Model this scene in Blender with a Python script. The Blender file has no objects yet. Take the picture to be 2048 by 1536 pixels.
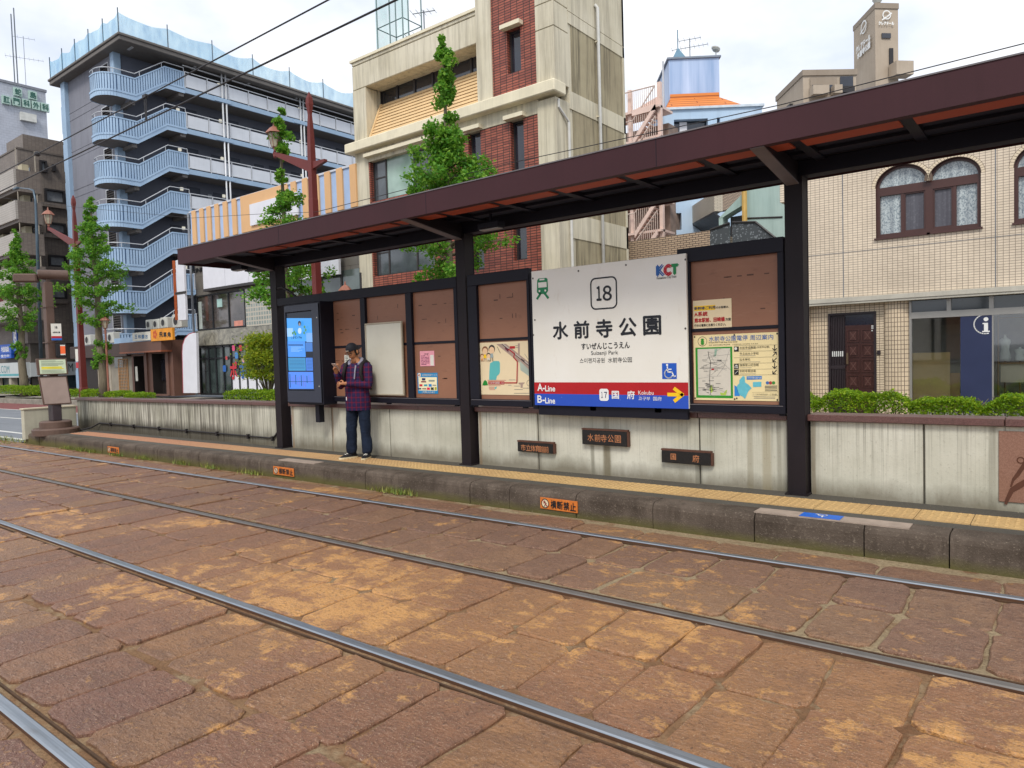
import bpy, bmesh, math, random
from mathutils import Vector, Matrix, noise
S = bpy.context.scene
COL = S.collection
PI = math.pi
rnd = random.Random(7)
# ------------------------------------------------------------------ camera
H = 1.74                      # eye height over the track paving (m)
F = 1415.0                    # focal length in pixels of the 2048 px wide photograph
RX = (0.78751305, 0.00243111, -0.61629319)   # world X, Y, Z in camera axes (right, down, forward)
RY = (0.6155888, -0.05106201, 0.78641154)
RZ = (-0.02955732, -0.99869253, -0.04170856)
cd = bpy.data.cameras.new("camera")
cam = bpy.data.objects.new("camera", cd)
COL.objects.link(cam)
cd.sensor_width = 36.0
cd.lens = F / 2048 * 36.0
cd.clip_start = 0.05
cd.clip_end = 2000
cam.matrix_world = Matrix(((RX[0], -RX[1], -RX[2], 0), (RY[0], -RY[1], -RY[2], 0), (RZ[0], -RZ[1], -RZ[2], H), (0, 0, 0, 1)))
S.camera = cam
# ------------------------------------------------------------------ sky, sun, exposure
SUN_EL, SUN_AZ = 50.0, 152.0   # degrees; azimuth clockwise from +Y: behind the photographer
w = bpy.data.worlds.new("World")
S.world = w
w.use_nodes = True
nt = w.node_tree
nt.nodes.clear()
def wn(t, **k):
    n = nt.nodes.new(t)
    for a, b in k.items():
        setattr(n, a, b)
    return n
wo = wn("ShaderNodeOutputWorld")
bg = wn("ShaderNodeBackground")
bg.inputs[1].default_value = 0.1
sky = wn("ShaderNodeTexSky", sky_type='NISHITA', sun_disc=False)
sky.sun_elevation = math.radians(SUN_EL)
sky.sun_rotation = math.radians(SUN_AZ)
tc = wn("ShaderNodeTexCoord")
mp = wn("ShaderNodeMapping")
mp.inputs["Scale"].default_value = (1.0, 1.0, 1.9)
mp.inputs["Location"].default_value = (3.1, 1.7, 0.4)
nz1 = wn("ShaderNodeTexNoise")
nz1.inputs["Scale"].default_value = 2.3
nz1.inputs["Detail"].default_value = 7
nz1.inputs["Roughness"].default_value = 0.55
nz2 = wn("ShaderNodeTexNoise")
nz2.inputs["Scale"].default_value = 5.0
nz2.inputs["Detail"].default_value = 5
rp = wn("ShaderNodeValToRGB")
rp.color_ramp.elements[0].position = 0.34
rp.color_ramp.elements[0].color = (0.62, 0.62, 0.62, 1)
rp.color_ramp.elements[1].position = 0.56
rp.color_ramp.elements[1].color = (1, 1, 1, 1)
cr = wn("ShaderNodeValToRGB")
cr.color_ramp.elements[0].position = 0.3
cr.color_ramp.elements[0].color = (5.2, 5.7, 6.8, 1)
cr.color_ramp.elements[1].position = 0.62
cr.color_ramp.elements[1].color = (7.3, 7.4, 7.6, 1)
mx = wn("ShaderNodeMix", data_type='RGBA')
L = nt.links.new
L(tc.outputs["Generated"], mp.inputs["Vector"])
L(mp.outputs[0], nz1.inputs["Vector"])
L(mp.outputs[0], nz2.inputs["Vector"])
L(nz1.outputs["Fac"], rp.inputs[0])
L(nz2.outputs["Fac"], cr.inputs[0])
L(rp.outputs[0], mx.inputs[0])
L(sky.outputs[0], mx.inputs[6])
L(cr.outputs[0], mx.inputs[7])
L(mx.outputs[2], bg.inputs[0])
L(bg.outputs[0], wo.inputs[0])
sd = bpy.data.lights.new("sun", 'SUN')
sd.energy = 1.5
sd.angle = math.radians(16)
sd.color = (1.0, 0.96, 0.9)
sun = bpy.data.objects.new("sun", sd)
COL.objects.link(sun)
_az, _el = math.radians(SUN_AZ), math.radians(SUN_EL)
_d = Vector((math.sin(_az) * math.cos(_el), math.cos(_az) * math.cos(_el), math.sin(_el)))
sun.rotation_euler = _d.to_track_quat('Z', 'Y').to_euler()
S.view_settings.view_transform = 'Standard'
S.view_settings.look = 'None'
S.view_settings.gamma = 1
S.view_settings.exposure = 0.7
S.cycles.max_bounces = 8
S.cycles.transparent_max_bounces = 12
# ------------------------------------------------------------------ survey helpers: a photo pixel onto a known plane
def ray(px, py):
    v = (px - 1024, py - 768, F)
    return Vector([sum(a * b for a, b in zip(v, r)) for r in (RX, RY, RZ)])
EYE = Vector((0, 0, H))
def P(px, py, y):
    r = ray(px, py)
    return EYE + r * (y / r.y)
def PX(px, py, x):
    r = ray(px, py)
    return EYE + r * (x / r.x)
def PZ(px, py, z):
    r = ray(px, py)
    return EYE + r * ((z - H) / r.z)
def G(x):                     # the street falls gently towards the left
    return 0.005 * (max(-60, min(14, x)) + 3)
# ------------------------------------------------------------------ colours and materials
def C(h):
    h = h.lstrip('#')
    v = [int(h[i:i + 2], 16) / 255 for i in (0, 2, 4)]
    return tuple(c / 12.92 if c < 0.04045 else ((c + 0.055) / 1.055) ** 2.4 for c in v) + (1,)
MATS = {}
class NT:
    def __init__(s, name):
        s.m = bpy.data.materials.new(name)
        s.m.use_nodes = True
        s.t = s.m.node_tree
        s.b = s.t.nodes["Principled BSDF"]
        s.o = s.t.nodes["Material Output"]
        s.tc = s.n("ShaderNodeTexCoord")
        s.pos = s.tc.outputs["Object"]
    def n(s, t, **k):
        nd = s.t.nodes.new(t)
        for a, b in k.items():
            setattr(nd, a, b)
        return nd
    def l(s, a, b):
        s.t.links.new(a, b)
        return b
    def inp(s, sock, v):
        if isinstance(v, bpy.types.NodeSocket):
            s.l(v, sock)
        else:
            sock.default_value = v
    def math(s, op, a, b=0.0, c=0.0):
        nd = s.n("ShaderNodeMath", operation=op)
        for i, v in enumerate((a, b, c)):
            s.inp(nd.inputs[i], v)
        return nd.outputs[0]
    def mix(s, f, a, b, mode='MIX'):
        nd = s.n("ShaderNodeMix", data_type='RGBA', blend_type=mode)
        s.inp(nd.inputs[0], f); s.inp(nd.inputs[6], a); s.inp(nd.inputs[7], b)
        return nd.outputs[2]
    def map(s, vec, scale=(1, 1, 1), loc=(0, 0, 0), rot=(0, 0, 0)):
        nd = s.n("ShaderNodeMapping")
        s.l(vec, nd.inputs[0])
        nd.inputs["Scale"].default_value = scale
        nd.inputs["Location"].default_value = loc
        nd.inputs["Rotation"].default_value = rot
        return nd.outputs[0]
    def noise(s, vec, scale, detail=5, rough=0.55, dist=0):
        nd = s.n("ShaderNodeTexNoise")
        s.l(vec, nd.inputs["Vector"])
        nd.inputs["Scale"].default_value = scale
        nd.inputs["Detail"].default_value = detail
        nd.inputs["Roughness"].default_value = rough
        nd.inputs["Distortion"].default_value = dist
        return nd.outputs["Fac"]
    def vor(s, vec, scale, feature='F1', out="Distance"):
        nd = s.n("ShaderNodeTexVoronoi", feature=feature)
        s.l(vec, nd.inputs["Vector"])
        nd.inputs["Scale"].default_value = scale
        return nd.outputs[out]
    def ramp(s, f, a, b, ca=(0, 0, 0, 1), cb=(1, 1, 1, 1)):
        if a < 0 or b > 1:
            mr = s.n("ShaderNodeMapRange")
            s.l(f, mr.inputs[0])
            mr.inputs[1].default_value, mr.inputs[2].default_value = a, b
            f, a, b = mr.outputs[0], 0.0, 1.0
        nd = s.n("ShaderNodeValToRGB")
        s.l(f, nd.inputs[0])
        e = nd.color_ramp.elements
        e[0].position, e[0].color = a, ca
        e[1].position, e[1].color = b, cb
        return nd.outputs[0]
    def sep(s, vec):
        nd = s.n("ShaderNodeSeparateXYZ")
        s.l(vec, nd.inputs[0])
        return nd.outputs
    def comb(s, x, y, z):
        nd = s.n("ShaderNodeCombineXYZ")
        for i, v in enumerate((x, y, z)):
            s.inp(nd.inputs[i], v)
        return nd.outputs[0]
    def island(s):
        return s.n("ShaderNodeNewGeometry").outputs["Random Per Island"]
    def wall_uv(s):           # (along the wall, height, 0) on any upright axis-aligned wall
        g = s.n("ShaderNodeNewGeometry")
        nx = s.math('GREATER_THAN', s.math('ABSOLUTE', s.sep(g.outputs["True Normal"])[0]), 0.5)
        p = s.sep(s.pos)
        u = s.math('ADD', s.math('MULTIPLY', nx, p[1]), s.math('MULTIPLY', s.math('SUBTRACT', 1.0, nx), p[0]))
        return s.comb(u, p[2], 0.0)
    def bump(s, h, dist=0.01, strength=0.6):
        nd = s.n("ShaderNodeBump")
        nd.inputs["Strength"].default_value = strength
        nd.inputs["Distance"].default_value = dist
        s.l(h, nd.inputs["Height"])
        s.l(nd.outputs[0], s.b.inputs["Normal"])
    def done(s, col, rough=0.6, metal=0.0, spec=0.5):
        s.inp(s.b.inputs["Base Color"], col)
        s.inp(s.b.inputs["Roughness"], rough)
        s.inp(s.b.inputs["Metallic"], metal)
        s.inp(s.b.inputs["Specular IOR Level"], spec)
        return s.m
def mat(name, col, rough=0.6, metal=0.0, var=0.18, scale=2.5, streak=0.0, bump=0.0, bscale=60, spec=0.4, grime=None):
    """plain paint / plastic / metal with uneven tone; streak = rain streaks running down"""
    if name in MATS:
        return MATS[name]
    k = NT(name)
    c = C(col) if isinstance(col, str) else tuple(col) + (1,)
    f = k.noise(k.pos, scale, 6, 0.6)
    dark = tuple(v * (1 - var) for v in c[:3]) + (1,)
    lite = tuple(min(1, v * (1 + var * 0.7)) for v in c[:3]) + (1,)
    out = k.mix(k.ramp(f, 0.3, 0.7), dark, lite)
    if streak:
        st = k.noise(k.map(k.pos, (7, 7, 0.35)), 2.0, 6, 0.65)
        g = C(grime) if grime else tuple(v * 0.35 for v in c[:3]) + (1,)
        out = k.mix(k.math('MULTIPLY', k.ramp(st, 0.5, 0.78), streak), out, g)
    rr = k.math('ADD', k.math('MULTIPLY', f, 0.2), rough - 0.1)
    if bump:
        k.bump(k.noise(k.pos, bscale, 4), bump, 0.5)
    MATS[name] = k.done(out, rr, metal, spec)
    return MATS[name]
def emit(name, col, strength):
    if name in MATS:
        return MATS[name]
    k = NT(name)
    c = C(col)
    k.b.inputs["Emission Color"].default_value = c
    k.b.inputs["Emission Strength"].default_value = strength
    MATS[name] = k.done(tuple(v * 0.3 for v in c[:3]) + (1,), 0.3)
    return MATS[name]
def tiles(name, col, mortar, bw, rh, mort, off=0.0, rough=0.45, var=0.15, streak=0.0, bump=0.004, col2=None, blot=0.12):
    if name in MATS:
        return MATS[name]
    k = NT(name)
    uv = k.wall_uv()
    b = k.n("ShaderNodeTexBrick", offset=off, squash=1.0)
    k.l(uv, b.inputs["Vector"])
    c = C(col)
    c2 = C(col2) if col2 else tuple(v * (1 - var) for v in c[:3]) + (1,)
    b.inputs["Color1"].default_value = c
    b.inputs["Color2"].default_value = c2
    b.inputs["Mortar"].default_value = C(mortar)
    b.inputs["Scale"].default_value = 1.0
    b.inputs["Mortar Size"].default_value = mort
    b.inputs["Mortar Smooth"].default_value = 0.1
    b.inputs["Brick Width"].default_value = bw
    b.inputs["Row Height"].default_value = rh
    out = b.outputs["Color"]
    n1 = k.noise(k.pos, 0.9, 5)
    out = k.mix(k.math('MULTIPLY', k.ramp(n1, 0.35, 0.75), blot * 2), out, (0.16, 0.13, 0.1, 1), 'MULTIPLY')
    if streak:
        st = k.noise(k.map(k.pos, (3, 3, 0.16)), 2.0, 6, 0.65)
        out = k.mix(k.math('MULTIPLY', k.ramp(st, 0.52, 0.8), streak), out, (0.1, 0.085, 0.07, 1))
    inv = k.math('SUBTRACT', 1.0, b.outputs["Fac"])
    k.bump(inv, bump, 0.7)
    MATS[name] = k.done(out, rough, 0, 0.4)
    return MATS[name]
def glass(name, col, rough=0.06, var=0.25, scale=1.2, spec=0.9):
    """a dark pane that mirrors sky and street, with a dim interior showing unevenly"""
    if name in MATS:
        return MATS[name]
    k = NT(name)
    c = C(col)
    f = k.noise(k.pos, scale, 3)
    out = k.mix(k.ramp(f, 0.35, 0.65), tuple(v * (1 - var) for v in c[:3]) + (1,), tuple(v * (1 + var) for v in c[:3]) + (1,))
    MATS[name] = k.done(out, rough, 0, spec)
    return MATS[name]
# ------------------------------------------------------------------ mesh helpers
class MB:
    def __init__(s, m=None):
        s.v, s.f, s.mi, s.mats, s.cur = [], [], [], [], 0
        if m:
            s.use(m)
    def use(s, m):
        if m not in s.mats:
            s.mats.append(m)
        s.cur = s.mats.index(m)
        return s
    def face(s, *pts):
        n = len(s.v)
        s.v += [Vector(p) for p in pts]
        s.f.append(tuple(range(n, n + len(pts))))
        s.mi.append(s.cur)
        return s
    def raw(s, vs, fs):
        n = len(s.v)
        s.v += [Vector(p) for p in vs]
        for f in fs:
            s.f.append(tuple(i + n for i in f))
            s.mi.append(s.cur)
        return s
    def box(s, x0, x1, y0, y1, z0, z1):
        vs = [(x, y, z) for z in (z0, z1) for y in (y0, y1) for x in (x0, x1)]
        return s.raw(vs, [(0, 2, 3, 1), (4, 5, 7, 6), (0, 1, 5, 4), (2, 6, 7, 3), (0, 4, 6, 2), (1, 3, 7, 5)])
    def obox(s, c, size, M=None):
        c = Vector(c)
        h = Vector(size) / 2
        vs = []
        for z in (-h.z, h.z):
            for y in (-h.y, h.y):
                for x in (-h.x, h.x):
                    q = Vector((x, y, z))
                    vs.append(c + (M @ q if M else q))
        return s.raw(vs, [(0, 2, 3, 1), (4, 5, 7, 6), (0, 1, 5, 4), (2, 6, 7, 3), (0, 4, 6, 2), (1, 3, 7, 5)])
    def prism(s, pts, d):
        pts = [Vector(p) for p in pts]
        d = Vector(d)
        n = len(pts)
        vs = pts + [p + d for p in pts]
        fs = [tuple(range(n)), tuple(range(2 * n - 1, n - 1, -1))]
        fs += [(i, (i + 1) % n, n + (i + 1) % n, n + i) for i in range(n)]
        return s.raw(vs, fs)
    def tube(s, path, r, n=8, cap=True):
        path = [Vector(p) for p in path]
        rs = r if isinstance(r, (list, tuple)) else [r] * len(path)
        vs, fs = [], []
        up = Vector((0, 0, 1))
        pu = None
        for i, p in enumerate(path):
            d = (path[min(i + 1, len(path) - 1)] - path[max(i - 1, 0)])
            d = d.normalized() if d.length > 1e-9 else Vector((0, 0, 1))
            if pu is None:
                a = up if abs(d.z) < 0.9 else Vector((1, 0, 0))
                pu = d.cross(a).normalized()
            else:
                pu = (pu - d * pu.dot(d))
                pu = pu.normalized() if pu.length > 1e-6 else d.orthogonal().normalized()
            q = d.cross(pu)
            for k in range(n):
                t = 2 * PI * k / n
                vs.append(p + (pu * math.cos(t) + q * math.sin(t)) * rs[i])
        for i in range(len(path) - 1):
            for k in range(n):
                fs.append((i * n + k, i * n + (k + 1) % n, (i + 1) * n + (k + 1) % n, (i + 1) * n + k))
        if cap:
            fs.append(tuple(range(n - 1, -1, -1)))
            fs.append(tuple(range((len(path) - 1) * n, len(path) * n)))
        return s.raw(vs, fs)
    def lathe(s, prof, c, n=16, sx=1.0, sy=1.0, ph=0.0):
        c = Vector(c)
        vs, fs = [], []
        for r, z in prof:
            for k in range(n):
                t = 2 * PI * k / n + ph
                vs.append(c + Vector((r * math.cos(t) * sx, r * math.sin(t) * sy, z)))
        for i in range(len(prof) - 1):
            for k in range(n):
                fs.append((i * n + k, i * n + (k + 1) % n, (i + 1) * n + (k + 1) % n, (i + 1) * n + k))
        fs.append(tuple(range(n - 1, -1, -1)))
        fs.append(tuple(range((len(prof) - 1) * n, len(prof) * n)))
        return s.raw(vs, fs)
    def wall(s, x0, x1, z0, z1, y, holes=(), depth=0.12, axis='y', rev=None):
        """upright wall sheet with rectangular holes and reveals; axis 'y': plane y=const (u=x), 'x': plane x=const (u=y); depth is signed"""
        us = sorted({x0, x1} | {h[0] for h in holes} | {h[1] for h in holes})
        zs = sorted({z0, z1} | {h[2] for h in holes} | {h[3] for h in holes})
        us = [u for u in us if x0 <= u <= x1]
        zs = [z for z in zs if z0 <= z <= z1]
        q = (lambda u, z, d=0: (u, y + d, z)) if axis == 'y' else (lambda u, z, d=0: (y + d, u, z))
        for a, b in zip(us, us[1:]):
            for c, d in zip(zs, zs[1:]):
                m, n = (a + b) / 2, (c + d) / 2
                if any(h[0] < m < h[1] and h[2] < n < h[3] for h in holes):
                    continue
                s.face(q(a, c), q(b, c), q(b, d), q(a, d))
        if rev:
            s.use(rev)
        for a, b, c, d in holes:
            s.face(q(a, c), q(a, d), q(a, d, depth), q(a, c, depth))
            s.face(q(b, c), q(b, d), q(b, d, depth), q(b, c, depth))
            s.face(q(a, c), q(b, c), q(b, c, depth), q(a, c, depth))
            s.face(q(a, d), q(b, d), q(b, d, depth), q(a, d, depth))
        return s
    def frame(s, x0, x1, z0, z1, y, t, d, axis='y'):
        """four bars of a frame, t wide, d deep towards +axis"""
        def b(u0, u1, w0, w1):
            if axis == 'y':
                s.box(u0, u1, min(y, y + d), max(y, y + d), w0, w1)
            else:
                s.box(min(y, y + d), max(y, y + d), u0, u1, w0, w1)
        b(x0, x0 + t, z0, z1); b(x1 - t, x1, z0, z1)
        b(x0 + t, x1 - t, z0, z0 + t); b(x0 + t, x1 - t, z1 - t, z1)
        return s
    def build(s, name, parent=None, tilt=False, smooth=False, bevel=0.0, seg=1, norm=True):
        me = bpy.data.meshes.new(name)
        vs = s.v
        if tilt:
            vs = [Vector((p.x, p.y, p.z + G(p.x))) for p in vs]
        me.from_pydata([tuple(p) for p in vs], [], s.f)
        for m in s.mats:
            me.materials.append(m)
        if len(s.mats) > 1:
            me.polygons.foreach_set("material_index", s.mi)
        if norm or bevel:
            bm = bmesh.new()
            bm.from_mesh(me)
            if norm:
                bmesh.ops.recalc_face_normals(bm, faces=bm.faces[:])
            if bevel:
                bmesh.ops.bevel(bm, geom=[e for e in bm.edges if len(e.link_faces) == 2 and e.calc_face_angle(0) > 0.3], offset=bevel, segments=seg, affect='EDGES', profile=0.6, clamp_overlap=True)
            bm.to_mesh(me)
            bm.free()
        if smooth:
            me.polygons.foreach_set("use_smooth", [True] * len(me.polygons))
        o = bpy.data.objects.new(name, me)
        COL.objects.link(o)
        if parent is not None:
            o.parent = parent
            o.matrix_parent_inverse = Matrix.Translation(-Vector(parent.location))
        return o
def thing(name, label, cat, loc=(0, 0, 0), group=None):
    o = bpy.data.objects.new(name, None)
    o.empty_display_size = 0.2
    COL.objects.link(o)
    o.location = loc
    return tag(o, label, cat, group)
def tag(o, label, cat, group=None):
    o["label"] = label
    o["category"] = cat
    if group:
        o["group"] = group
    return o
def struct(o):
    o["kind"] = "structure"
    return o
def copy_tree(root, loc, label=None, parent=None):
    r = root.copy()
    COL.objects.link(r)
    if parent is None:
        r.location = loc
        if label:
            r["label"] = label
    else:
        r.parent = parent
        r.matrix_parent_inverse = root.matrix_parent_inverse
    for ch in list(root.children):
        copy_tree(ch, None, None, r)
    return r
# ------------------------------------------------------------------ lettering (the built-in font, turned into mesh)
_tc = bpy.data.curves.new("lettering_source", 'FONT')
_to = bpy.data.objects.new("lettering_source", _tc)
COL.objects.link(_to)
_tcache = {}
def glyphs(s):
    key = s
    if key not in _tcache:
        _tc.body = s
        _tc.resolution_u = 3
        _to.update_tag()
        bpy.context.view_layer.update()
        me = bpy.data.meshes.new_from_object(_to.evaluated_get(bpy.context.evaluated_depsgraph_get()))
        vs = [v.co.copy() for v in me.vertices]
        fs = [tuple(p.vertices) for p in me.polygons]
        bpy.data.meshes.remove(me)
        _tcache[key] = (vs, fs)
    return _tcache[key]
def text(mb, s, c, w_, h_, m, u=(1, 0, 0), v=(0, 0, 1), n=(0, -1, 0), lift=0.003, bold=0.0, depth=0.0, slant=0.0):
    """lay the words s, exactly w_ x h_ metres, centred on the world point c, on a plane with axes u, v and normal n"""
    vs, fs = glyphs(s)
    if not vs:
        return
    x0, x1 = min(p.x for p in vs), max(p.x for p in vs)
    y0, y1 = min(p.y for p in vs), max(p.y for p in vs)
    u, v, n, c = Vector(u), Vector(v), Vector(n), Vector(c)
    mb.use(m)
    em = h_ / max(0.3, y1 - y0) * bold
    sh = ((0, 0),) if bold <= 0 else ((-1, 0), (1, 0), (0, 1), (0, -1))
    for i_, (dx_, dy_) in enumerate(sh):
        pts = []
        for p in vs:
            a = ((p.x - x0) / max(1e-6, x1 - x0) - 0.5) * (w_ - 2 * em) + dx_ * em
            b = ((p.y - y0) / max(1e-6, y1 - y0) - 0.5) * (h_ - 2 * em) + dy_ * em
            pts.append(c + u * (a + b * slant) + v * b + n * (lift + depth + 0.0003 * i_))
        mb.raw(pts, fs)
    if depth:
        cnt = {}
        for f in fs:
            for a, b in zip(f, f[1:] + f[:1]):
                e = (min(a, b), max(a, b))
                cnt[e] = cnt.get(e, 0) + 1
        for (a, b), k in cnt.items():
            if k == 1:
                mb.face(pts[a], pts[b], pts[b] - n * depth, pts[a] - n * depth)
def ptext(mb, s, cx, cy, wpx, hpx, y, m, bold=0.0, lift=0.003, depth=0.0):
    """the words measured in the photograph: centre, width and height in pixels, on the upright plane y"""
    a, b = P(cx - wpx / 2, cy, y), P(cx + wpx / 2, cy, y)
    c, d = P(cx, cy - hpx / 2, y), P(cx, cy + hpx / 2, y)
    text(mb, s, P(cx, cy, y), abs(b.x - a.x), abs(c.z - d.z), m, bold=bold, lift=lift, depth=depth)
def prect(mb, x0, y0, x1, y1, y, m, lift=0.002):
    """an upright printed rectangle: top-left and bottom-right pixel"""
    a, b = P(x0, y0, y), P(x1, y1, y)
    mb.use(m)
    yy = y - lift
    mb.face((a.x, yy, b.z), (b.x, yy, b.z), (b.x, yy, a.z), (a.x, yy, a.z))
def pbox(mb, x0, y0, x1, y1, y, d):
    a, b = P(x0, y0, y), P(x1, y1, y)
    mb.box(min(a.x, b.x), max(a.x, b.x), min(y, y + d), max(y, y + d), min(a.z, b.z), max(a.z, b.z))
def disc(mb, c, r, m, n=18, u=(1, 0, 0), v=(0, 0, 1), nn=(0, -1, 0), lift=0.002, r2=None):
    c, u, v, nn = Vector(c), Vector(u), Vector(v), Vector(nn)
    mb.use(m)
    ring = [c + nn * lift + (u * math.cos(2 * PI * k / n) + v * math.sin(2 * PI * k / n)) * r for k in range(n)]
    if r2 is None:
        mb.face(*ring)
    else:
        inn = [c + nn * lift + (u * math.cos(2 * PI * k / n) + v * math.sin(2 * PI * k / n)) * r2 for k in range(n)]
        for k in range(n):
            mb.face(ring[k], ring[(k + 1) % n], inn[(k + 1) % n], inn[k])
def rrect(c, w_, h_, r, n=5, u=(1, 0, 0), v=(0, 0, 1)):
    c, u, v = Vector(c), Vector(u), Vector(v)
    out = []
    for sx, sy, a0 in ((1, 1, 0), (-1, 1, 90), (-1, -1, 180), (1, -1, 270)):
        for k in range(n + 1):
            t = math.radians(a0 + 90 * k / n)
            out.append(c + u * (sx * (w_ / 2 - r) + r * math.cos(t)) + v * (sy * (h_ / 2 - r) + r * math.sin(t)))
    return out
def stroke(mb, pts, wd, m, n=(0, -1, 0), lift=0.004):
    """a flat line of width wd through world points lying on a plane with normal n"""
    n = Vector(n)
    mb.use(m)
    pts = [Vector(p) + n * lift for p in pts]
    for a, b in zip(pts, pts[1:]):
        d = (b - a)
        if d.length < 1e-6:
            continue
        d.normalize()
        q = d.cross(n) * wd / 2
        e = d * wd * 0.3
        mb.face(a - q - e, b - q + e, b + q + e, a + q - e)
# ================================================================== the setting: ground, road, track, platform
def asphalt(name, col, c2, sc=1.2):
    k = NT(name)
    n1 = k.noise(k.pos, sc, 6, 0.6)
    n2 = k.noise(k.pos, 90, 3, 0.7)
    n3 = k.noise(k.map(k.pos, (0.12, 1.2, 1)), 1.5, 4)
    out = k.mix(k.ramp(n1, 0.35, 0.7), C(col), C(c2))
    out = k.mix(k.math('MULTIPLY', k.ramp(n2, 0.5, 0.75), 0.5), out, tuple(v * 2.1 for v in C(col)[:3]) + (1,))
    out = k.mix(k.math('MULTIPLY', k.ramp(n3, 0.55, 0.75), 0.35), out, tuple(v * 0.5 for v in C(col)[:3]) + (1,))
    k.bump(n2, 0.004, 0.6)
    return k.done(out, 0.85, 0, 0.25)
M_road = asphalt("road_asphalt", "#6f7378", "#7d8084")
M_red = asphalt("red_lane_asphalt", "#7c4c4a", "#6e4442")
M_plat = asphalt("platform_asphalt", "#56524a", "#494640", 0.7)
M_white = mat("road_paint", "#cfcfc8", 0.7, var=0.12, scale=6, bump=0.002)
def strip(name, xs, y0, y1, z, m, kind=True):
    mb = MB(m)
    for a, b in zip(xs, xs[1:]):
        mb.face((a, y0, z), (b, y0, z), (b, y1, z), (a, y1, z))
    o = mb.build(name, tilt=True)
    if kind:
        struct(o)
    return o
XS = [-400, -150, -60, -40, -20, -8, 0, 8, 14, 40, 400]
strip("ground", XS, -300, 400, -0.075, M_road)
strip("road", [-150, -60, -40, -20, -8, 0, 8, 14, 60], 7.5, 12.0, -0.03, M_road)
strip("red_lane", [-150, -60, -40, -20, -8, 0, 8, 14, 60], 12.0, 14.5, -0.028, M_red)
strip("crossing_road", [-60, -40, -20.9], 6.05, 7.5, -0.029, M_road)
mb = MB(M_white)
for y, xa, xb, wd in ((11.93, -60, 12, 0.13), (6.55, -60, -21.4, 0.16), (7.25, -60, -20.6, 0.14), (9.6, -34, -29, 0.13), (9.6, -24, -19, 0.13), (9.6, -14, -9, 0.13), (9.6, -4, 1, 0.13)):
    n = max(1, int((xb - xa) / 6))
    for i in range(n):
        a, b = xa + (xb - xa) * i / n, xa + (xb - xa) * (i + 1) / n
        mb.face((a, y, -0.022), (b, y, -0.022), (b, y + wd, -0.022), (a, y + wd, -0.022))
struct(mb.build("road_marking", tilt=True))
# ---- sidewalk on the far side with its kerb
k = NT("sidewalk_paving")
b = k.n("ShaderNodeTexBrick", offset=0.5)
k.l(k.pos, b.inputs["Vector"])
for i, v in (("Color1", C("#a39a8c")), ("Color2", C("#958d82")), ("Mortar", C("#6f685e"))):
    b.inputs[i].default_value = v
for i, v in (("Scale", 1), ("Mortar Size", 0.008), ("Brick Width", 0.4), ("Row Height", 0.4)):
    b.inputs[i].default_value = v
n1 = k.noise(k.pos, 1.4, 6)
M_walk = k.done(k.mix(k.math('MULTIPLY', k.ramp(n1, 0.4, 0.75), 0.4), b.outputs[0], (0.1, 0.09, 0.08, 1)), 0.8)
M_kerb = mat("kerb_concrete", "#8d887c", 0.85, var=0.3, scale=3, streak=0.5, bump=0.006, bscale=50)
strip("sidewalk", [-54, -40, -20, -8, 0, 8, 14, 60], 14.65, 19.2, 0.15, M_walk)
strip("sidewalk", [-150, -100, -60.5], 14.65, 19.2, 0.15, M_walk)
k = NT("planter_soil")
n1 = k.noise(k.pos, 9, 6)
k.bump(n1, 0.05, 0.8)
M_soil = k.done(k.mix(n1, C("#3b2f22"), C("#5c5138")), 0.95)
strip("planter_soil", [-54, -40, -20, -8, 0, 8, 14, 40], 14.7, 15.75, 0.2, M_soil)
mb = MB(M_kerb)
for a, b_ in ((-54.0, 40.0), (-150.0, -60.5)):
    x = a
    while x < b_:
        e = min(b_, x + 1.0)
        mb.box(x + 0.004, e - 0.004, 14.5, 14.66, -0.07, 0.25)
        x = e
for x in range(-54, 40):
    mb.box(x + 0.004, x + 0.996, 15.75, 15.86, 0.1, 0.24)
struct(mb.build("sidewalk_kerb", tilt=True, bevel=0.015))
# ---- tram track: grout bed, worn sandstone setts, grooved rails
YA, YB, YC, YD = 5.715, 4.225, 2.735, 1.185
k = NT("track_grout")
n1 = k.noise(k.pos, 1.3, 5)
n2 = k.noise(k.pos, 45, 5, 0.7)
n3 = k.noise(k.pos, 4.5, 6, 0.65)
out = k.mix(k.ramp(n1, 0.35, 0.65), C("#76553c"), C("#937658"))
pg = k.sep(k.pos)
zg = k.math('MULTIPLY', k.ramp(pg[1], 4.2, 4.3), k.ramp(pg[0], -9.0, -3.0))
out = k.mix(k.math('MULTIPLY', k.ramp(k.math('ADD', n3, k.math('MULTIPLY', zg, 0.2)), 0.5, 0.68), 0.65), out, C("#a89a7c"))
out = k.mix(k.math('MULTIPLY', k.ramp(n2, 0.45, 0.7), 0.5), out, C("#4a3a2a"))
k.bump(k.math('ADD', n2, k.math('MULTIPLY', n3, 2.0)), 0.02, 0.8)
M_grout = k.done(out, 0.95, 0, 0.15)
strip("track_bed", [-150, -60, -40, -20, -8, 0, 8, 14, 60], -2.2, 6.3, -0.017, M_grout)
k = NT("sett_stone")
isl = k.island()
big = k.noise(k.pos, 0.55, 4)
mid = k.noise(k.map(k.pos, (1.0, 1.3, 1)), 4.6, 7, 0.66, 0.3)
fine = k.noise(k.pos, 34, 5, 0.68)
vfine = k.noise(k.pos, 150, 2, 0.6)
rip = k.noise(k.map(k.pos, (9, 26, 9), rot=(0, 0, 0.35)), 1.6, 4, 0.6, 0.6)
grit = k.noise(k.pos, 75, 4, 0.7)
cr_ = k.n("ShaderNodeValToRGB")
k.l(isl, cr_.inputs[0])
el = cr_.color_ramp.elements
el[0].position, el[0].color = 0.0, C("#80583f")
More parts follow.
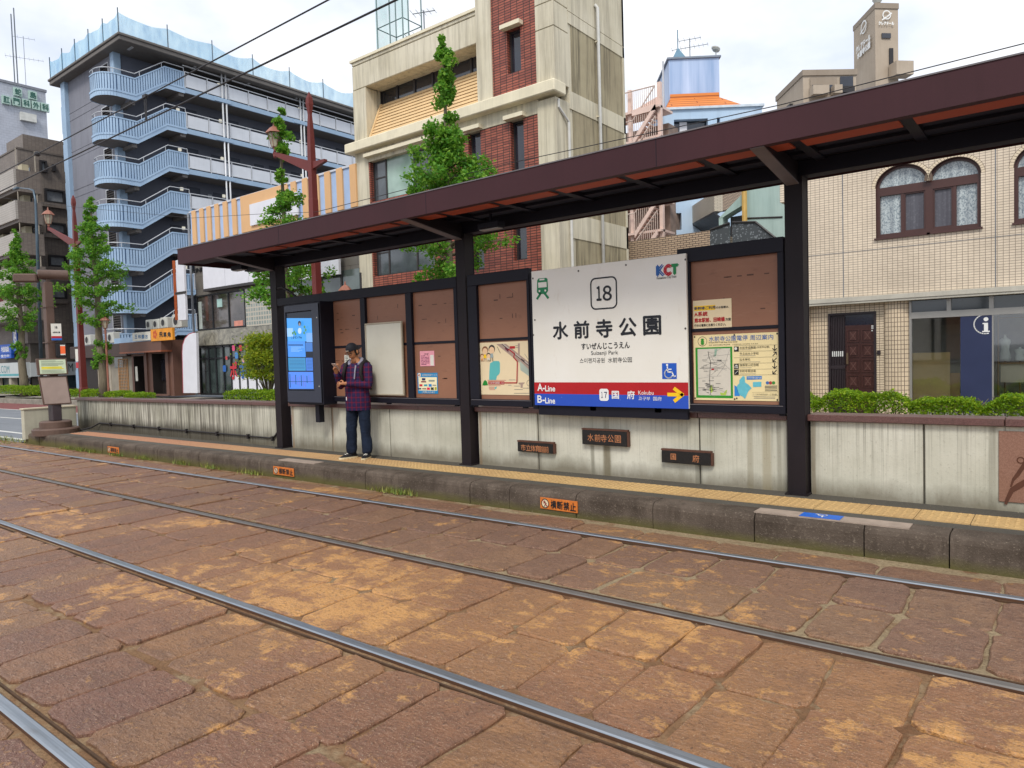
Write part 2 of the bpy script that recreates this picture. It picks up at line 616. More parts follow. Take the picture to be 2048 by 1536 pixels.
el[1].position, el[1].color = 1.0, C("#835f45")
for p_, c_ in ((0.3, "#744f40"), (0.55, "#855c44"), (0.8, "#8c6542")):
    e = el.new(p_)
    e.color = C(c_)
out = cr_.outputs[0]
ps = k.sep(k.pos)
zone = k.math('MULTIPLY', k.ramp(ps[1], 1.6, 3.2), k.math('SUBTRACT', 1.0, k.ramp(ps[1], 4.15, 4.45)))
zone = k.math('MULTIPLY', zone, k.ramp(ps[0], -11.0, -4.0))
out = k.mix(k.math('MULTIPLY', zone, k.math('ADD', 0.25, k.math('MULTIPLY', big, 0.5))), out, C("#b07c4c"))
out = k.mix(k.math('MULTIPLY', k.math('MULTIPLY', k.ramp(ps[1], 4.25, 4.4), k.ramp(ps[0], -10.0, -4.0)), k.math('ADD', 0.1, k.math('MULTIPLY', big, 0.5))), out, C("#94765c"))
out = k.mix(k.math('MULTIPLY', k.ramp(mid, 0.42, 0.6), 0.45), out, C("#583e34"))
pat = k.math('ADD', k.math('MULTIPLY', mid, 0.6), k.math('ADD', k.math('MULTIPLY', big, 0.5), k.math('MULTIPLY', zone, 0.055)))
out = k.mix(k.math('MULTIPLY', k.ramp(k.math('ADD', pat, k.math('MULTIPLY', fine, 0.3)), 0.75, 0.83), 0.85), out, C("#d49c5a"))
out = k.mix(k.math('MULTIPLY', k.ramp(rip, 0.55, 0.72), 0.35), out, C("#b3937e"))
out = k.mix(k.math('MULTIPLY', k.ramp(fine, 0.55, 0.68), 0.65), out, C("#3c2a22"))
out = k.mix(k.math('MULTIPLY', k.ramp(grit, 0.58, 0.68), 0.6), out, C("#4a362c"))
out = k.mix(k.math('MULTIPLY', k.ramp(vfine, 0.6, 0.7), 0.7), out, C("#d3b596"))
k.bump(k.math('ADD', k.math('ADD', k.math('MULTIPLY', fine, 1.0), k.math('MULTIPLY', rip, 0.9)), k.math('ADD', k.math('MULTIPLY', mid, 1.2), k.math('MULTIPLY', grit, 0.6))), 0.016, 1.0)
M_sett = k.done(out, k.math('ADD', k.math('MULTIPLY', fine, 0.4), 0.25), 0, 0.5)
def sett(mb, x0, x1, y0, y1, sk0, sk1, lo=False, g=0.005):
    dz = rnd.uniform(-0.008, 0.008) - (0.004 if rnd.random() < 0.2 else 0)
    tx, ty = rnd.uniform(-0.008, 0.008), rnd.uniform(-0.008, 0.008)
    cs = [(x0 + g + sk0[0], y0 + g), (x1 - g + sk1[0], y0 + g), (x1 - g + sk1[1], y1 - g), (x0 + g + sk0[1], y1 - g)]
    cs = [(a + rnd.uniform(-0.012, 0.012), b + rnd.uniform(-0.01, 0.01)) for a, b in cs]
    if lo:
        ring = cs
    else:
        ring = []
        for i in range(4):
            a, b = cs[i], cs[(i + 1) % 4]
            ln = math.hypot(b[0] - a[0], b[1] - a[1])
            n = max(2, int(ln / 0.11))
            px, py = -(b[1] - a[1]) / ln, (b[0] - a[0]) / ln
            rc = min(0.05, ln * 0.15)
            for j in range(n + 1):
                t = j / n
                t = rc / ln + t * (1 - 2 * rc / ln)
                j_ = rnd.uniform(-0.007, 0.009)
                ring.append((a[0] + (b[0] - a[0]) * t + px * j_, a[1] + (b[1] - a[1]) * t + py * j_))
    cx, cy = sum(p[0] for p in ring) / len(ring), sum(p[1] for p in ring) / len(ring)
    def lv(f, z):
        return [(cx + (p[0] - cx) * f, cy + (p[1] - cy) * f, z + dz + (p[0] - cx) * tx + (p[1] - cy) * ty) for p in ring]
    A, B, C_ = lv(1.0, -0.05), lv(0.988, -0.008), lv(0.955, 0.0)
    n = len(ring)
    fs = [(i, (i + 1) % n, n + (i + 1) % n, n + i) for i in range(n)] + [(n + i, n + (i + 1) % n, 2 * n + (i + 1) % n, 2 * n + i) for i in range(n)] + [tuple(range(2 * n, 3 * n))]
    mb.raw(A + B + C_, fs)
mb = MB(M_sett)
def row_pair(y0, y1, ym, wmin, wmax, aligned, xa=-60.0, xb=4.5, gp=0.005):
    x = xa
    sk = (0, 0, 0)
    while x < xb:
        w_ = rnd.uniform(wmin, wmax) * (1.0 if x > -25 else 1.3)
        nk = tuple(rnd.uniform(-0.035, 0.035) for _ in range(3))
        m = ym + rnd.uniform(-0.05, 0.05)
        sett(mb, x, x + w_, y0, m, sk[:2], nk[:2], x < -24, gp)
        if aligned:
            sett(mb, x, x + w_, m, y1, sk[1:], nk[1:], x < -24, gp)
        x += w_
        sk = nk
    if not aligned:
        x = xa + 0.2
        sk = (0, 0)
        while x < xb:
            w_ = rnd.uniform(wmin, wmax) * (1.0 if x > -25 else 1.3)
            nk = (rnd.uniform(-0.03, 0.03), rnd.uniform(-0.03, 0.03))
            sett(mb, x, x + w_, ym + 0.01, y1, sk, nk, x < -24)
            x += w_
            sk = nk
row_pair(YB + 0.12, YA - 0.075, (YA + YB) / 2 + 0.02, 0.40, 0.5, True, gp=0.009)
row_pair(YC + 0.06, YB - 0.05, (YB + YC) / 2, 0.42, 0.52, True)
row_pair(YD + 0.10, YC - 0.085, (YC + YD) / 2 - 0.05, 0.38, 0.5, False)
row_pair(YD - 1.55, YD - 0.05, YD - 0.8, 0.38, 0.5, False, -30, 4.5)
row_pair(YD - 3.1, YD - 1.57, YD - 2.3, 0.4, 0.5, False, -12, 4.5)
x = -60.0
while x < 4.5:
    w_ = rnd.uniform(0.5, 0.95)
    sett(mb, x, x + w_, YA + 0.055, 6.12 + rnd.uniform(-0.05, 0.03), (0, 0), (0, 0), x < -24)
    x += w_
struct(mb.build("track_paving", tilt=True))
# rails
k = NT("rail_steel")
n1 = k.noise(k.map(k.pos, (0.6, 60, 60)), 1.5, 5)
n2 = k.noise(k.map(k.pos, (3, 10, 10)), 2.0, 5)
nrm = k.sep(k.n("ShaderNodeNewGeometry").outputs["True Normal"])
topf = k.ramp(nrm[2], 0.25, 0.5)
c_top = k.mix(k.ramp(n1, 0.3, 0.75), C("#8d949a"), C("#b5bac0"))
c_top = k.mix(k.math('MULTIPLY', k.ramp(n2, 0.55, 0.8), 0.35), c_top, C("#6b5a4c"))
c_side = k.mix(n2, C("#3a2618"), C("#5e3d25"))
M_rail = k.done(k.mix(topf, c_side, c_top), k.math('SUBTRACT', 0.85, k.math('MULTIPLY', topf, k.math('ADD', 0.42, k.math('MULTIPLY', n1, 0.15)))), k.math('MULTIPLY', topf, 0.85), 0.5)
M_rail2 = mat("rail_dull", "#75706b", 0.5, 0.5, var=0.2, scale=5, spec=0.5)
M_dirt = mat("groove_dirt", "#4d3826", 0.95, var=0.35, scale=12, bump=0.01, bscale=70)
for y, sgn, lab in ((YA, -1, "thin bright rail nearest the platform kerb"), (YB, 1, "grey rail with a dark groove, second out from the platform kerb"), (YC, -1, "blue-grey rail with a bright edge crossing the middle of the paving"), (YD, 1, "broad shiny rail cutting the near bottom left corner")):
    mb = MB(M_rail)
    for a, b_ in ((-150, -60), (-60, -40), (-40, -20), (-20, -8), (-8, 0), (0, 8), (8, 14), (14, 60)):
        pr = [(-0.034, -0.05), (-0.034, 0.002), (-0.026, 0.009), (0.026, 0.009), (0.034, 0.002), (0.034, -0.05)]
        for i in range(5):
            p, q = pr[i], pr[i + 1]
            mb.use(M_rail2 if (y == YB and i in (1, 2, 3)) else M_rail)
            mb.face((a, y + p[0], p[1]), (b_, y + p[0], p[1]), (b_, y + q[0], q[1]), (a, y + q[0], q[1]))
        g0, g1 = y + sgn * 0.034, y + sgn * 0.074
        mb.use(M_dirt)
        mb.face((a, g0, -0.03), (b_, g0, -0.03), (b_, g1, -0.026), (a, g1, -0.026))
        mb.box(a, b_, min(g1, g1 + sgn * 0.012), max(g1, g1 + sgn * 0.012), -0.05, -0.004)
    o = mb.build("tram_rail", tilt=True)
    tag(o, lab, "rail", "rails of the tram track")
# ---- platform: rounded kerb stones, asphalt top, tactile strip
KY, PZ0 = 6.27, 0.25
k = NT("platform_kerb_stone")
n1 = k.noise(k.pos, 2.2, 6, 0.62)
n2 = k.noise(k.pos, 60, 4, 0.7)
n3 = k.noise(k.map(k.pos, (5, 5, 1.2)), 1.5, 6, 0.65)
pz = k.sep(k.pos)[2]
out = k.mix(k.ramp(n1, 0.35, 0.68), C("#463c33"), C("#665a4f"))
out = k.mix(k.math('MULTIPLY', k.ramp(n3, 0.48, 0.7), 0.7), out, C("#3a3128"))
out = k.mix(k.math('MULTIPLY', k.ramp(n2, 0.57, 0.68), 0.6), out, C("#8d8070"))
moss = k.math('MULTIPLY', k.ramp(k.math('ADD', pz, k.math('MULTIPLY', n1, -0.16)), -0.1, 0.0, (1, 1, 1, 1), (0, 0, 0, 1)), 0.8)
out = k.mix(moss, out, C("#5e5a2c"))
k.bump(k.math('ADD', n2, k.math('MULTIPLY', n1, 1.5)), 0.01, 0.8)
M_pk = k.done(out, 0.85, 0, 0.25)
M_pk2 = mat("kerb_repair_mortar", "#a08f80", 0.85, var=0.2, scale=8, bump=0.004)
mb = MB(M_pk)
xs = [-20.2]
while xs[-1] < 4.4:
    xs.append(min(4.4, xs[-1] + rnd.choice((0.6, 0.9, 0.9, 1.0))))
for i, (a, b_) in enumerate(zip(xs, xs[1:])):
    j = rnd.uniform(-0.006, 0.006)
    pr = [(KY + 0.006 + j, -0.05), (KY + j, 0.06), (KY + 0.003 + j, 0.185), (KY + 0.014 + j, 0.219), (KY + 0.036 + j, 0.238), (KY + 0.08 + j, 0.247), (KY + 0.24, 0.25), (KY + 0.24, -0.05)]
    ca, cb = a + 0.005, b_ - 0.005
    mb.prism([(ca, p[0], p[1]) for p in pr], (cb - ca, 0, 0))
for a, b_ in ((-2.22, -0.98), (-9.6, -8.7)):
    mb.use(M_pk2)
    mb.box(a, b_, KY + 0.055, KY + 0.235, 0.238, 0.2535)
struct(mb.build("platform_kerb", tilt=True, smooth=False))
mb = MB(M_plat)
xs = [-20.2, -14, -8, -3, 1, 4.4]
for a, b_ in zip(xs, xs[1:]):
    mb.face((a, KY + 0.23, 0.249), (b_, KY + 0.23, 0.249), (b_, 7.6, 0.249), (a, 7.6, 0.249))
mb.box(-20.2, 4.4, KY + 0.25, 7.6, -0.06, 0.2)
struct(mb.build("platform", tilt=True))
k = NT("tactile_paving")
n1 = k.noise(k.pos, 1.1, 5)
n2 = k.noise(k.pos, 30, 4)
px_ = k.sep(k.pos)[0]
out = k.mix(k.ramp(n1, 0.35, 0.7), C("#c6a56f"), C("#b08f62"))
out = k.mix(k.ramp(px_, -14.0, -7.0, (1, 1, 1, 1), (0, 0, 0, 1)), out, C("#ad7f63"))
out = k.mix(k.math('MULTIPLY', k.ramp(n2, 0.52, 0.72), 0.45), out, C("#7d6038"))
M_tac = k.done(out, 0.75, 0, 0.3)
mb = MB(M_tac)
TY0, TY1 = 6.68, 7.08
x = -18.6
while x < 4.3:
    mb.box(x + 0.003, x + 0.397, TY0, TY1, 0.2, 0.258)
    far = x < -12
    for iy in range(6):
        for ix in range(6):
            cx, cy = x + 0.035 + ix * 0.066, TY0 + 0.035 + iy * 0.066
            n = 4 if far else 6
            r0, r1 = 0.019, 0.012
            a = [(cx + r0 * math.cos(2 * PI * q / n), cy + r0 * math.sin(2 * PI * q / n), 0.2585) for q in range(n)]
            b_ = [(cx + r1 * math.cos(2 * PI * q / n), cy + r1 * math.sin(2 * PI * q / n), 0.2645) for q in range(n)]
            mb.raw(a + b_, [(q, (q + 1) % n, n + (q + 1) % n, n + q) for q in range(n)] + [tuple(range(n, 2 * n))])
    x += 0.4
struct(mb.build("tactile_paving", tilt=True, norm=False))
# litter of sand, pebbles and tufts of weed along the kerb foot
M_peb = mat("pebble_stone", "#a39780", 0.9, var=0.4, scale=30)
mb = MB(M_peb)
for i in range(900):
    x = rnd.uniform(-16, 2.5)
    y = rnd.choice((rnd.gauss(6.2, 0.05), rnd.gauss(7.3, 0.04), rnd.gauss(YB - 0.08, 0.03), rnd.gauss(YC + 0.07, 0.03), rnd.uniform(0.9, 6.1)))
    if 6.25 < y < 6.55 or y > 7.36:
        continue
    z = 0.25 if y > 6.6 else 0.002
    r = rnd.uniform(0.003, 0.008) * (1.4 if rnd.random() < 0.05 else 1)
    q = [Vector((rnd.uniform(-1, 1), rnd.uniform(-1, 1), rnd.uniform(0.1, 1.0))) * r for _ in range(4)]
    mb.raw([Vector((x, y, z)) + p for p in q], [(0, 1, 2), (0, 2, 3), (0, 3, 1), (1, 2, 3)])
o = mb.build("loose_grit", tilt=True, norm=False)
o["kind"] = "stuff"
k = NT("weed_leaf")
M_weed = k.done(k.mix(k.island(), C("#4f6a22"), C("#8c8a3a")), 0.7)
mb = MB(M_weed)
for i in range(1500):
    if i < 900:
        cx, cy = rnd.choice((-17.5, -16.8, -15.0, -13.9, -12.4, -10.2, -7.0, -6.7, -16.2, -11.4)) + rnd.gauss(0, 0.16), 6.22 + rnd.gauss(0, 0.03)
        hh = rnd.uniform(0.03, 0.1)
    else:
        cx, cy = rnd.uniform(-24, -19.5), rnd.gauss(6.3, 0.1) if rnd.random() < 0.7 else rnd.gauss(6.0, 0.1)
        hh = rnd.uniform(0.03, 0.12)
        if cx > -20.3: continue
    a = rnd.uniform(0, 2 * PI)
    d = Vector((math.cos(a), math.sin(a), 0))
    q = Vector((-d.y, d.x, 0)) * rnd.uniform(0.004, 0.009)
    b0 = Vector((cx, cy, 0.0))
    mb.raw([b0 - q, b0 + q, b0 + d * hh * 0.45 + Vector((0, 0, hh))], [(0, 1, 2)])
o = mb.build("kerb_weeds", tilt=True, norm=False)
o["kind"] = "stuff"
# ================================================================== the tram stop: walls, shelter, boards, signs
k = NT("wall_concrete")
p = k.sep(k.pos)
n1 = k.noise(k.pos, 1.1, 6, 0.6)
n2 = k.noise(k.map(k.pos, (16, 16, 0.5)), 1.6, 5, 0.65)
n3 = k.noise(k.map(k.pos, (42, 42, 0.25)), 1.5, 4, 0.6)
n4 = k.noise(k.pos, 40, 4, 0.65)
n5 = k.noise(k.map(k.pos, (2.2, 2.2, 0.8)), 1.2, 6, 0.7)
out = k.mix(k.ramp(n1, 0.3, 0.7), C("#aeac9a"), C("#d0cdbd"))
hgt = k.ramp(p[2], 0.3, 0.98)                      # streaks start under the coping
out = k.mix(k.math('MULTIPLY', k.math('MULTIPLY', k.ramp(n2, 0.5, 0.75), 0.38), k.math('ADD', hgt, 0.25)), out, C("#6f695a"))
out = k.mix(k.math('MULTIPLY', k.math('MULTIPLY', k.ramp(n3, 0.58, 0.66), 0.5), k.math('ADD', hgt, 0.1)), out, C("#4e493f"))
lft = k.ramp(p[0], -13.5, -9.5, (1, 1, 1, 1), (0, 0, 0, 1))
out = k.mix(k.math('MULTIPLY', k.math('MULTIPLY', lft, k.ramp(n2, 0.38, 0.6)), 0.85), out, C("#575349"))
low = k.ramp(k.math('ADD', p[2], k.math('MULTIPLY', n5, -0.32)), 0.1, 0.28, (1, 1, 1, 1), (0, 0, 0, 1))
out = k.mix(k.math('MULTIPLY', low, 0.7), out, C("#5c4f38"))
lo2 = k.math('MULTIPLY', lft, k.ramp(k.math('ADD', p[2], k.math('MULTIPLY', n5, -0.4)), 0.2, 0.36, (1, 1, 1, 1), (0, 0, 0, 1)))
out = k.mix(k.math('MULTIPLY', lo2, 0.75), out, C("#3f3a30"))
out = k.mix(k.math('MULTIPLY', k.ramp(n4, 0.6, 0.72), 0.35), out, C("#6b6656"))
for c_, w_, z_, a_, col_ in ((-4.36, 0.07, 0.6, 0.75, "#6f664f"), (-4.36, 0.05, 2.0, 0.55, "#6f664f"), (-4.56, 0.03, 0.6, 0.6, "#6d6a5a"), (-5.37, 0.05, 2.0, 0.55, "#6c6656"), (-3.19, 0.05, 0.5, 0.6, "#5d594a"), (-2.45, 0.06, 2.0, 0.6, "#8a7a55"), (-2.62, 0.04, 2.0, 0.5, "#7c7258"), (-2.32, 0.03, 2.0, 0.5, "#5e5847"), (-6.36, 0.03, 2.0, 0.8, "#8a6a48"), (-9.6, 0.035, 2.0, 0.7, "#84684a"), (-10.7, 0.04, 2.0, 0.7, "#84684a"), (-1.98, 0.025, 2.0, 0.7, "#6a5a40"), (-0.5, 0.04, 2.0, 0.5, "#5e594a")):
    d_ = k.math('ABSOLUTE', k.math('SUBTRACT', k.math('ADD', p[0], k.math('MULTIPLY', n2, 0.05)), c_ + 0.025))
    m_ = k.math('MULTIPLY', k.ramp(d_, w_ * 0.5, w_, (1, 1, 1, 1), (0, 0, 0, 1)), k.math('LESS_THAN', p[2], z_))
    out = k.mix(k.math('MULTIPLY', k.math('MULTIPLY', m_, a_), k.ramp(n1, 0.2, 0.6)), out, C(col_))
k.bump(k.math('ADD', k.math('MULTIPLY', n4, 0.7), n3), 0.005, 0.6)
M_conc = k.done(out, 0.8, 0, 0.3)
k = NT("coping_granite")
n1 = k.noise(k.pos, 120, 3, 0.7)
n2 = k.noise(k.pos, 2.0, 5)
out = k.mix(k.ramp(n1, 0.35, 0.65), C("#4a2d28"), C("#73504a"))
out = k.mix(k.math('MULTIPLY', k.ramp(n2, 0.45, 0.75), 0.5), out, C("#4c4238"))
M_cop = k.done(out, 0.38, 0, 0.6)
M_gap = mat("joint_filler", "#4b473d", 0.9, var=0.3, scale=10)
M_rust = mat("rust_stain_strip", "#8a6a44", 0.85, var=0.25, scale=6)
WY = 7.38
def platform_wall(x0, x1, joints, lab, cop=True):
    t = thing("platform_wall", lab, "wall", ((x0 + x1) / 2, 7.45, 0.25 + G((x0 + x1) / 2)), "concrete wall sections along the platform")
    mb = MB(M_conc)
    cuts = [x0] + joints + [x1]
    for i, (a, b) in enumerate(zip(cuts, cuts[1:])):
        mb.box(a + (0.008 if i else 0), b - (0.008 if i < len(cuts) - 2 else 0), WY, WY + 0.2, 0.1, 0.985)
    o = mb.build("panel", t, tilt=True, bevel=0.006)
    mb = MB(M_gap)
    for j in joints:
        mb.box(j - 0.008, j + 0.008, WY + 0.012, WY + 0.19, 0.12, 0.98)
    if joints:
        mb.build("joint_strip", t, tilt=True)
    mb = MB(M_cop)
    a = x0 - 0.02
    while a < x1:
        b = min(x1 + 0.02, a + 1.62)
        mb.box(a + 0.003, b - 0.003, WY - 0.05, WY + 0.25, 0.986, 1.05)
        a = b
    mb.build("coping", t, tilt=True, bevel=0.006)
    return t
platform_wall(-19.97, -11.03, [-18.2, -16.9, -15.6, -14.3, -13.0, -12.0], "long dark-streaked concrete wall behind the leaning stop pillar")
platform_wall(-10.74, -6.63, [-9.62, -8.2], "grey concrete wall with rusty joint behind the standing man's legs")
platform_wall(-6.4, -2.24, [-5.38, -3.18], "pale concrete wall carrying the three dark stone name plaques")
platform_wall(-2.01, 2.15, [-1.02], "concrete wall below the azalea hedge with the brown relief panel")
# return wall closing the far end of the platform
t = thing("end_wall", "short plain pale wall across the far end of the platform", "wall", (-20.1, 6.8, 0.17))
mb = MB(mat("render_pale", "#b4b09c", 0.8, var=0.15, scale=1.5, streak=0.25, bump=0.003))
mb.box(-20.2, -20.0, 6.2, 7.36, 0.1, 0.82)
mb.build("panel", t, tilt=True, bevel=0.008)
mb = MB(mat("pale_cap", "#c8bda4", 0.8, var=0.15))
mb.box(-20.22, -19.98, 6.18, 7.36, 0.822, 0.86)
mb.build("coping", t, tilt=True, bevel=0.005)
# ---- shelter
M_fas = mat("maroon_steel", "#41262a", 0.6, var=0.14, scale=1.0, streak=0.15, bump=0.001, spec=0.2)
M_nav = mat("dark_steel", "#16151f", 0.55, var=0.2, scale=2.0, spec=0.25)
M_nav2 = mat("dark_steel_worn", "#1f181b", 0.55, var=0.25, scale=3.0, streak=0.2, spec=0.25)
M_soff = mat("soffit_orange", "#a84620", 0.6, var=0.15, scale=2)
M_gal = mat("galvanised_edge", "#6f6a6c", 0.5, var=0.2, scale=5)
sh = thing("platform_shelter", "long dark maroon platform canopy on dark steel posts", "shelter", (-4.3, 7.35, 0.25))
FY, BY = 6.2, 7.72
X0, X1 = -12.15, 4.0
mb = MB(M_fas)
mb.box(X0, X1, FY, FY + 0.012, 3.47, 3.73)
mb.box(X0, X1, FY + 0.012, FY + 0.09, 3.47, 3.482)
mb.box(X0, X0 + 0.012, FY + 0.012, BY, 3.47, 3.73)
mb.box(X0 + 0.012, X1, BY - 0.012, BY, 3.44, 3.66)
o = mb.build("fascia", sh)
for x in (-9.15, -6.1, -3.05, 0.0, 3.05):
    MB(M_nav).box(x - 0.003, x + 0.003, FY - 0.0015, FY - 0.0002, 3.47, 3.73).build("fascia_seam", sh)
mb = MB(M_gal)
mb.box(X0 - 0.005, X1, FY - 0.008, FY + 0.03, 3.731, 3.743)
mb.build("drip_edge", sh)
mb = MB(mat("canopy_roof_sheet", "#4c4546", 0.5, var=0.2))
mb.prism([(X0 + 0.013, FY + 0.013, 3.70), (X0 + 0.013, BY - 0.013, 3.62), (X0 + 0.013, BY - 0.013, 3.64), (X0 + 0.013, FY + 0.013, 3.72)], (X1 - X0 - 0.02, 0, 0))
mb.build("roof_sheet", sh)
mb = MB(M_soff)
ribs = []
x = -1.0
while x > X0 + 0.5:
    ribs.append(x); x -= 0.85
ribs = sorted(ribs + [-0.15, 0.7, 1.55, 2.4, 3.25])
eds = [X0 + 0.02] + ribs + [X1]
for i, (a, b) in enumerate(zip(eds, eds[1:])):
    mb = MB(M_soff if a > -10.9 else M_nav)
    mb.box(a + 0.05, b - 0.05, FY + 0.09, 6.62, 3.50, 3.512)
    mb.build("soffit_panel", sh)
mb = MB(M_nav)
mb.box(X0 + 0.02, X1, 6.621, BY - 0.02, 3.56, 3.575)
mb.build("soffit", sh)
for x in ribs:
    mb = MB(M_nav)
    mb.box(x - 0.045, x + 0.045, FY + 0.012, 7.27, 3.515, 3.558)
    mb.build("rib", sh)
mb = MB(M_nav)
mb.box(X0 + 0.4, X1 - 0.1, 6.98, 7.16, 3.53, 3.595)
mb.box(X0 + 0.3, X1 - 0.1, 7.28, 7.44, 3.40, 3.545)
mb.box(X0 + 0.3, X1 - 0.1, 7.25, 7.47, 3.546, 3.56)
mb.build("main_beam", sh, bevel=0.004)
POST = (-10.93, -6.52, -2.11, 2.28)
for i, x in enumerate(POST):
    mb = MB(M_nav2)
    mb.box(x - 0.085, x + 0.085, 7.25, 7.265, 0.2, 3.40)
    mb.box(x - 0.085, x + 0.085, 7.43, 7.445, 0.2, 3.40)
    mb.box(x - 0.082, x + 0.082, 7.266, 7.429, 0.2, 3.40)
    mb.box(x - 0.11, x + 0.11, 7.22, 7.48, 0.2, 0.262 + G(x))
    mb.build("post", sh)
    mb = MB(M_nav2)
    mb.prism([(x - 0.05, 7.25, 3.33), (x - 0.05, 7.25, 3.54), (x - 0.05, FY + 0.02, 3.54), (x - 0.05, FY + 0.02, 3.475)], (0.1, 0, 0))
    mb.use(M_gal)
    mb.prism([(x - 0.06, 7.24, 3.318), (x - 0.06, 7.24, 3.329), (x - 0.06, FY + 0.02, 3.474), (x - 0.06, FY + 0.02, 3.463)], (0.12, 0, 0))
    mb.build("bracket", sh)
# canopy lights (switched off)
for i, (x, y, z, lab) in enumerate(((-5.75, 7.0, 3.36, "small grey light box under the middle of the canopy"), (-11.55, 7.0, 3.4, "small dark light box under the far end of the canopy"))):
    t = thing("canopy_light", lab, "light", (x, y, z), "lights under the canopy")
    mb = MB(M_nav)
    mb.box(x - 0.17, x + 0.17, y - 0.07, y + 0.07, z - 0.02, z + 0.06)
    mb.tube([(x, y, z + 0.06), (x, y, 3.54)], 0.02, 8)
    mb.build("housing", t, bevel=0.008)
    mb = MB(mat("lamp_diffuser", "#9a9a96", 0.4, var=0.1))
    mb.box(x - 0.15, x + 0.15, y - 0.05, y + 0.05, z - 0.032, z - 0.021)
    mb.build("diffuser", t)
# ---- notice boards
k = NT("board_brown")
n1 = k.noise(k.pos, 0.8, 5)
n2 = k.noise(k.map(k.pos, (3, 3, 9)), 2.2, 5, 0.6)
n3 = k.noise(k.map(k.pos, (5, 5, 60)), 1.0, 3)
out = k.mix(k.ramp(n1, 0.3, 0.7), C("#845a45"), C("#976a50"))
out = k.mix(k.math('MULTIPLY', k.ramp(n2, 0.6, 0.72), 0.3), out, C("#5a3a2c"))
out = k.mix(k.math('MULTIPLY', k.ramp(n3, 0.6, 0.75), 0.1), out, C("#b99a84"))
M_board = k.done(out, 0.5, 0, 0.4)
M_tape = mat("tape_mark", "#573a2d", 0.6, var=0.2)
BYF = 7.27
def board(x0, x1, cols, lab, z0=1.06, z1=2.83, legs=(), open_to=None):
    t = thing("notice_board", lab, "notice board", ((x0 + x1) / 2, 7.3, 1.05), "notice boards between the shelter posts")
    mb = MB(M_nav)
    mb.box(x0, x1, BYF - 0.03, BYF + 0.05, z1 - 0.15, z1)
    mb.box(x0, x1, BYF - 0.03, BYF + 0.05, z0, z0 + 0.09)
    edges = sorted({x0, x1} | {c[0] for c in cols} | {c[1] for c in cols})
    ins = [(c[0], c[1]) for c in cols]
    gaps = []
    prev = x0
    for a, b in ins:
        gaps.append((prev, a)); prev = b
    gaps.append((prev, x1))
    for a, b in gaps:
        if b - a > 0.005:
            mb.box(a, b, BYF - 0.03, BYF + 0.05, z0 + 0.09, z1 - 0.15)
    for c in cols:
        mb.box(c[0], c[1], BYF + 0.008, BYF + 0.05, 1.925, 1.96)
    mb.build("frame", t, bevel=0.004)
    mb = MB(M_gal)
    mb.box(x0 + 0.02, x1 - 0.02, BYF - 0.034, BYF - 0.0305, z0 + 0.078, z0 + 0.084)
    mb.build("frame_lip", t)
    for a, b in cols:
        for lo, hi in ((z0 + 0.09, 1.925), (1.96, z1 - 0.15)):
            mb = MB(M_board)
            mb.box(a, b, BYF + 0.02, BYF + 0.04, lo, hi)
            r2 = random.Random(int(a * 77 + hi * 13))
            for q in range(r2.randint(3, 8)):
                tx_, tz_ = r2.uniform(a + 0.1, b - 0.12), r2.choice((r2.uniform(lo + 0.1, hi - 0.1), lo + (hi - lo) * 0.35, lo + (hi - lo) * 0.72))
                mb.use(M_tape)
                w_, h_ = r2.choice(((0.07, 0.016), (0.05, 0.012), (0.012, 0.06), (0.1, 0.01)))
                mb.face((tx_, BYF + 0.0192, tz_), (tx_ + w_, BYF + 0.0192, tz_), (tx_ + w_, BYF + 0.0192, tz_ + h_), (tx_, BYF + 0.0192, tz_ + h_))
            mb.build("panel", t)
    for x in legs:
        MB(M_nav).box(x - 0.03, x + 0.03, BYF + 0.0, BYF + 0.05, 1.04, z0).build("leg", t)
    return t
board(-9.62, -6.6, [(-9.56, -8.63), (-8.52, -7.62), (-7.5, -6.66)], "notice board with empty brown panels behind the standing man", legs=(-9.5, -8.1, -6.7))
board(-6.4, -5.36, [(-6.24, -5.4)], "narrow brown notice board left of the white station sign", legs=(-6.45, -5.5))
board(-3.34, -2.21, [(-3.2, -2.27)], "narrow brown notice board right of the white station sign", legs=(-3.3, -2.25))
mb = MB(M_nav)
mb.box(-10.83, -9.63, BYF - 0.02, BYF + 0.06, 2.70, 2.83)
tag(mb.build("board_rail", bevel=0.004), "short dark rail over the blue display cabinet", "rail")
# ---- printed sheets
SY = BYF + 0.018
M_ink = mat("ink_black", "#16181c", 0.5, var=0.05)
M_paper = mat("paper_cream", "#e3cfa8", 0.6, var=0.06, scale=3)
M_pwhite = mat("paper_white", "#d9d6ca", 0.6, var=0.05, scale=3)
M_inkred = mat("ink_red", "#b0161d", 0.5, var=0.05)
M_inkblue = mat("ink_blue", "#1f5fae", 0.5, var=0.05)
M_inkgrn = mat("ink_green", "#2c8a25", 0.5, var=0.05)
M_yel = mat("ink_yellow", "#f2c315", 0.5, var=0.05)
M_tan = mat("ink_tan", "#a78f80", 0.5, var=0.06)
M_teal = mat("ink_teal", "#5cb3b0", 0.5, var=0.05)
def sheet(name, x0, y0, x1, y1, y, m, lab, cat="poster", th=0.004, group=None):
    a, b = P(x0, y0, y), P(x1, y1, y)
    mb = MB(m)
    mb.box(min(a.x, b.x), max(a.x, b.x), y - th, y, min(a.z, b.z), max(a.z, b.z))
    o = tag(mb.build(name), lab, cat, group)
    return o, Vector(((a.x + b.x) / 2, y - th, (a.z + b.z) / 2)), abs(b.x - a.x), abs(a.z - b.z)
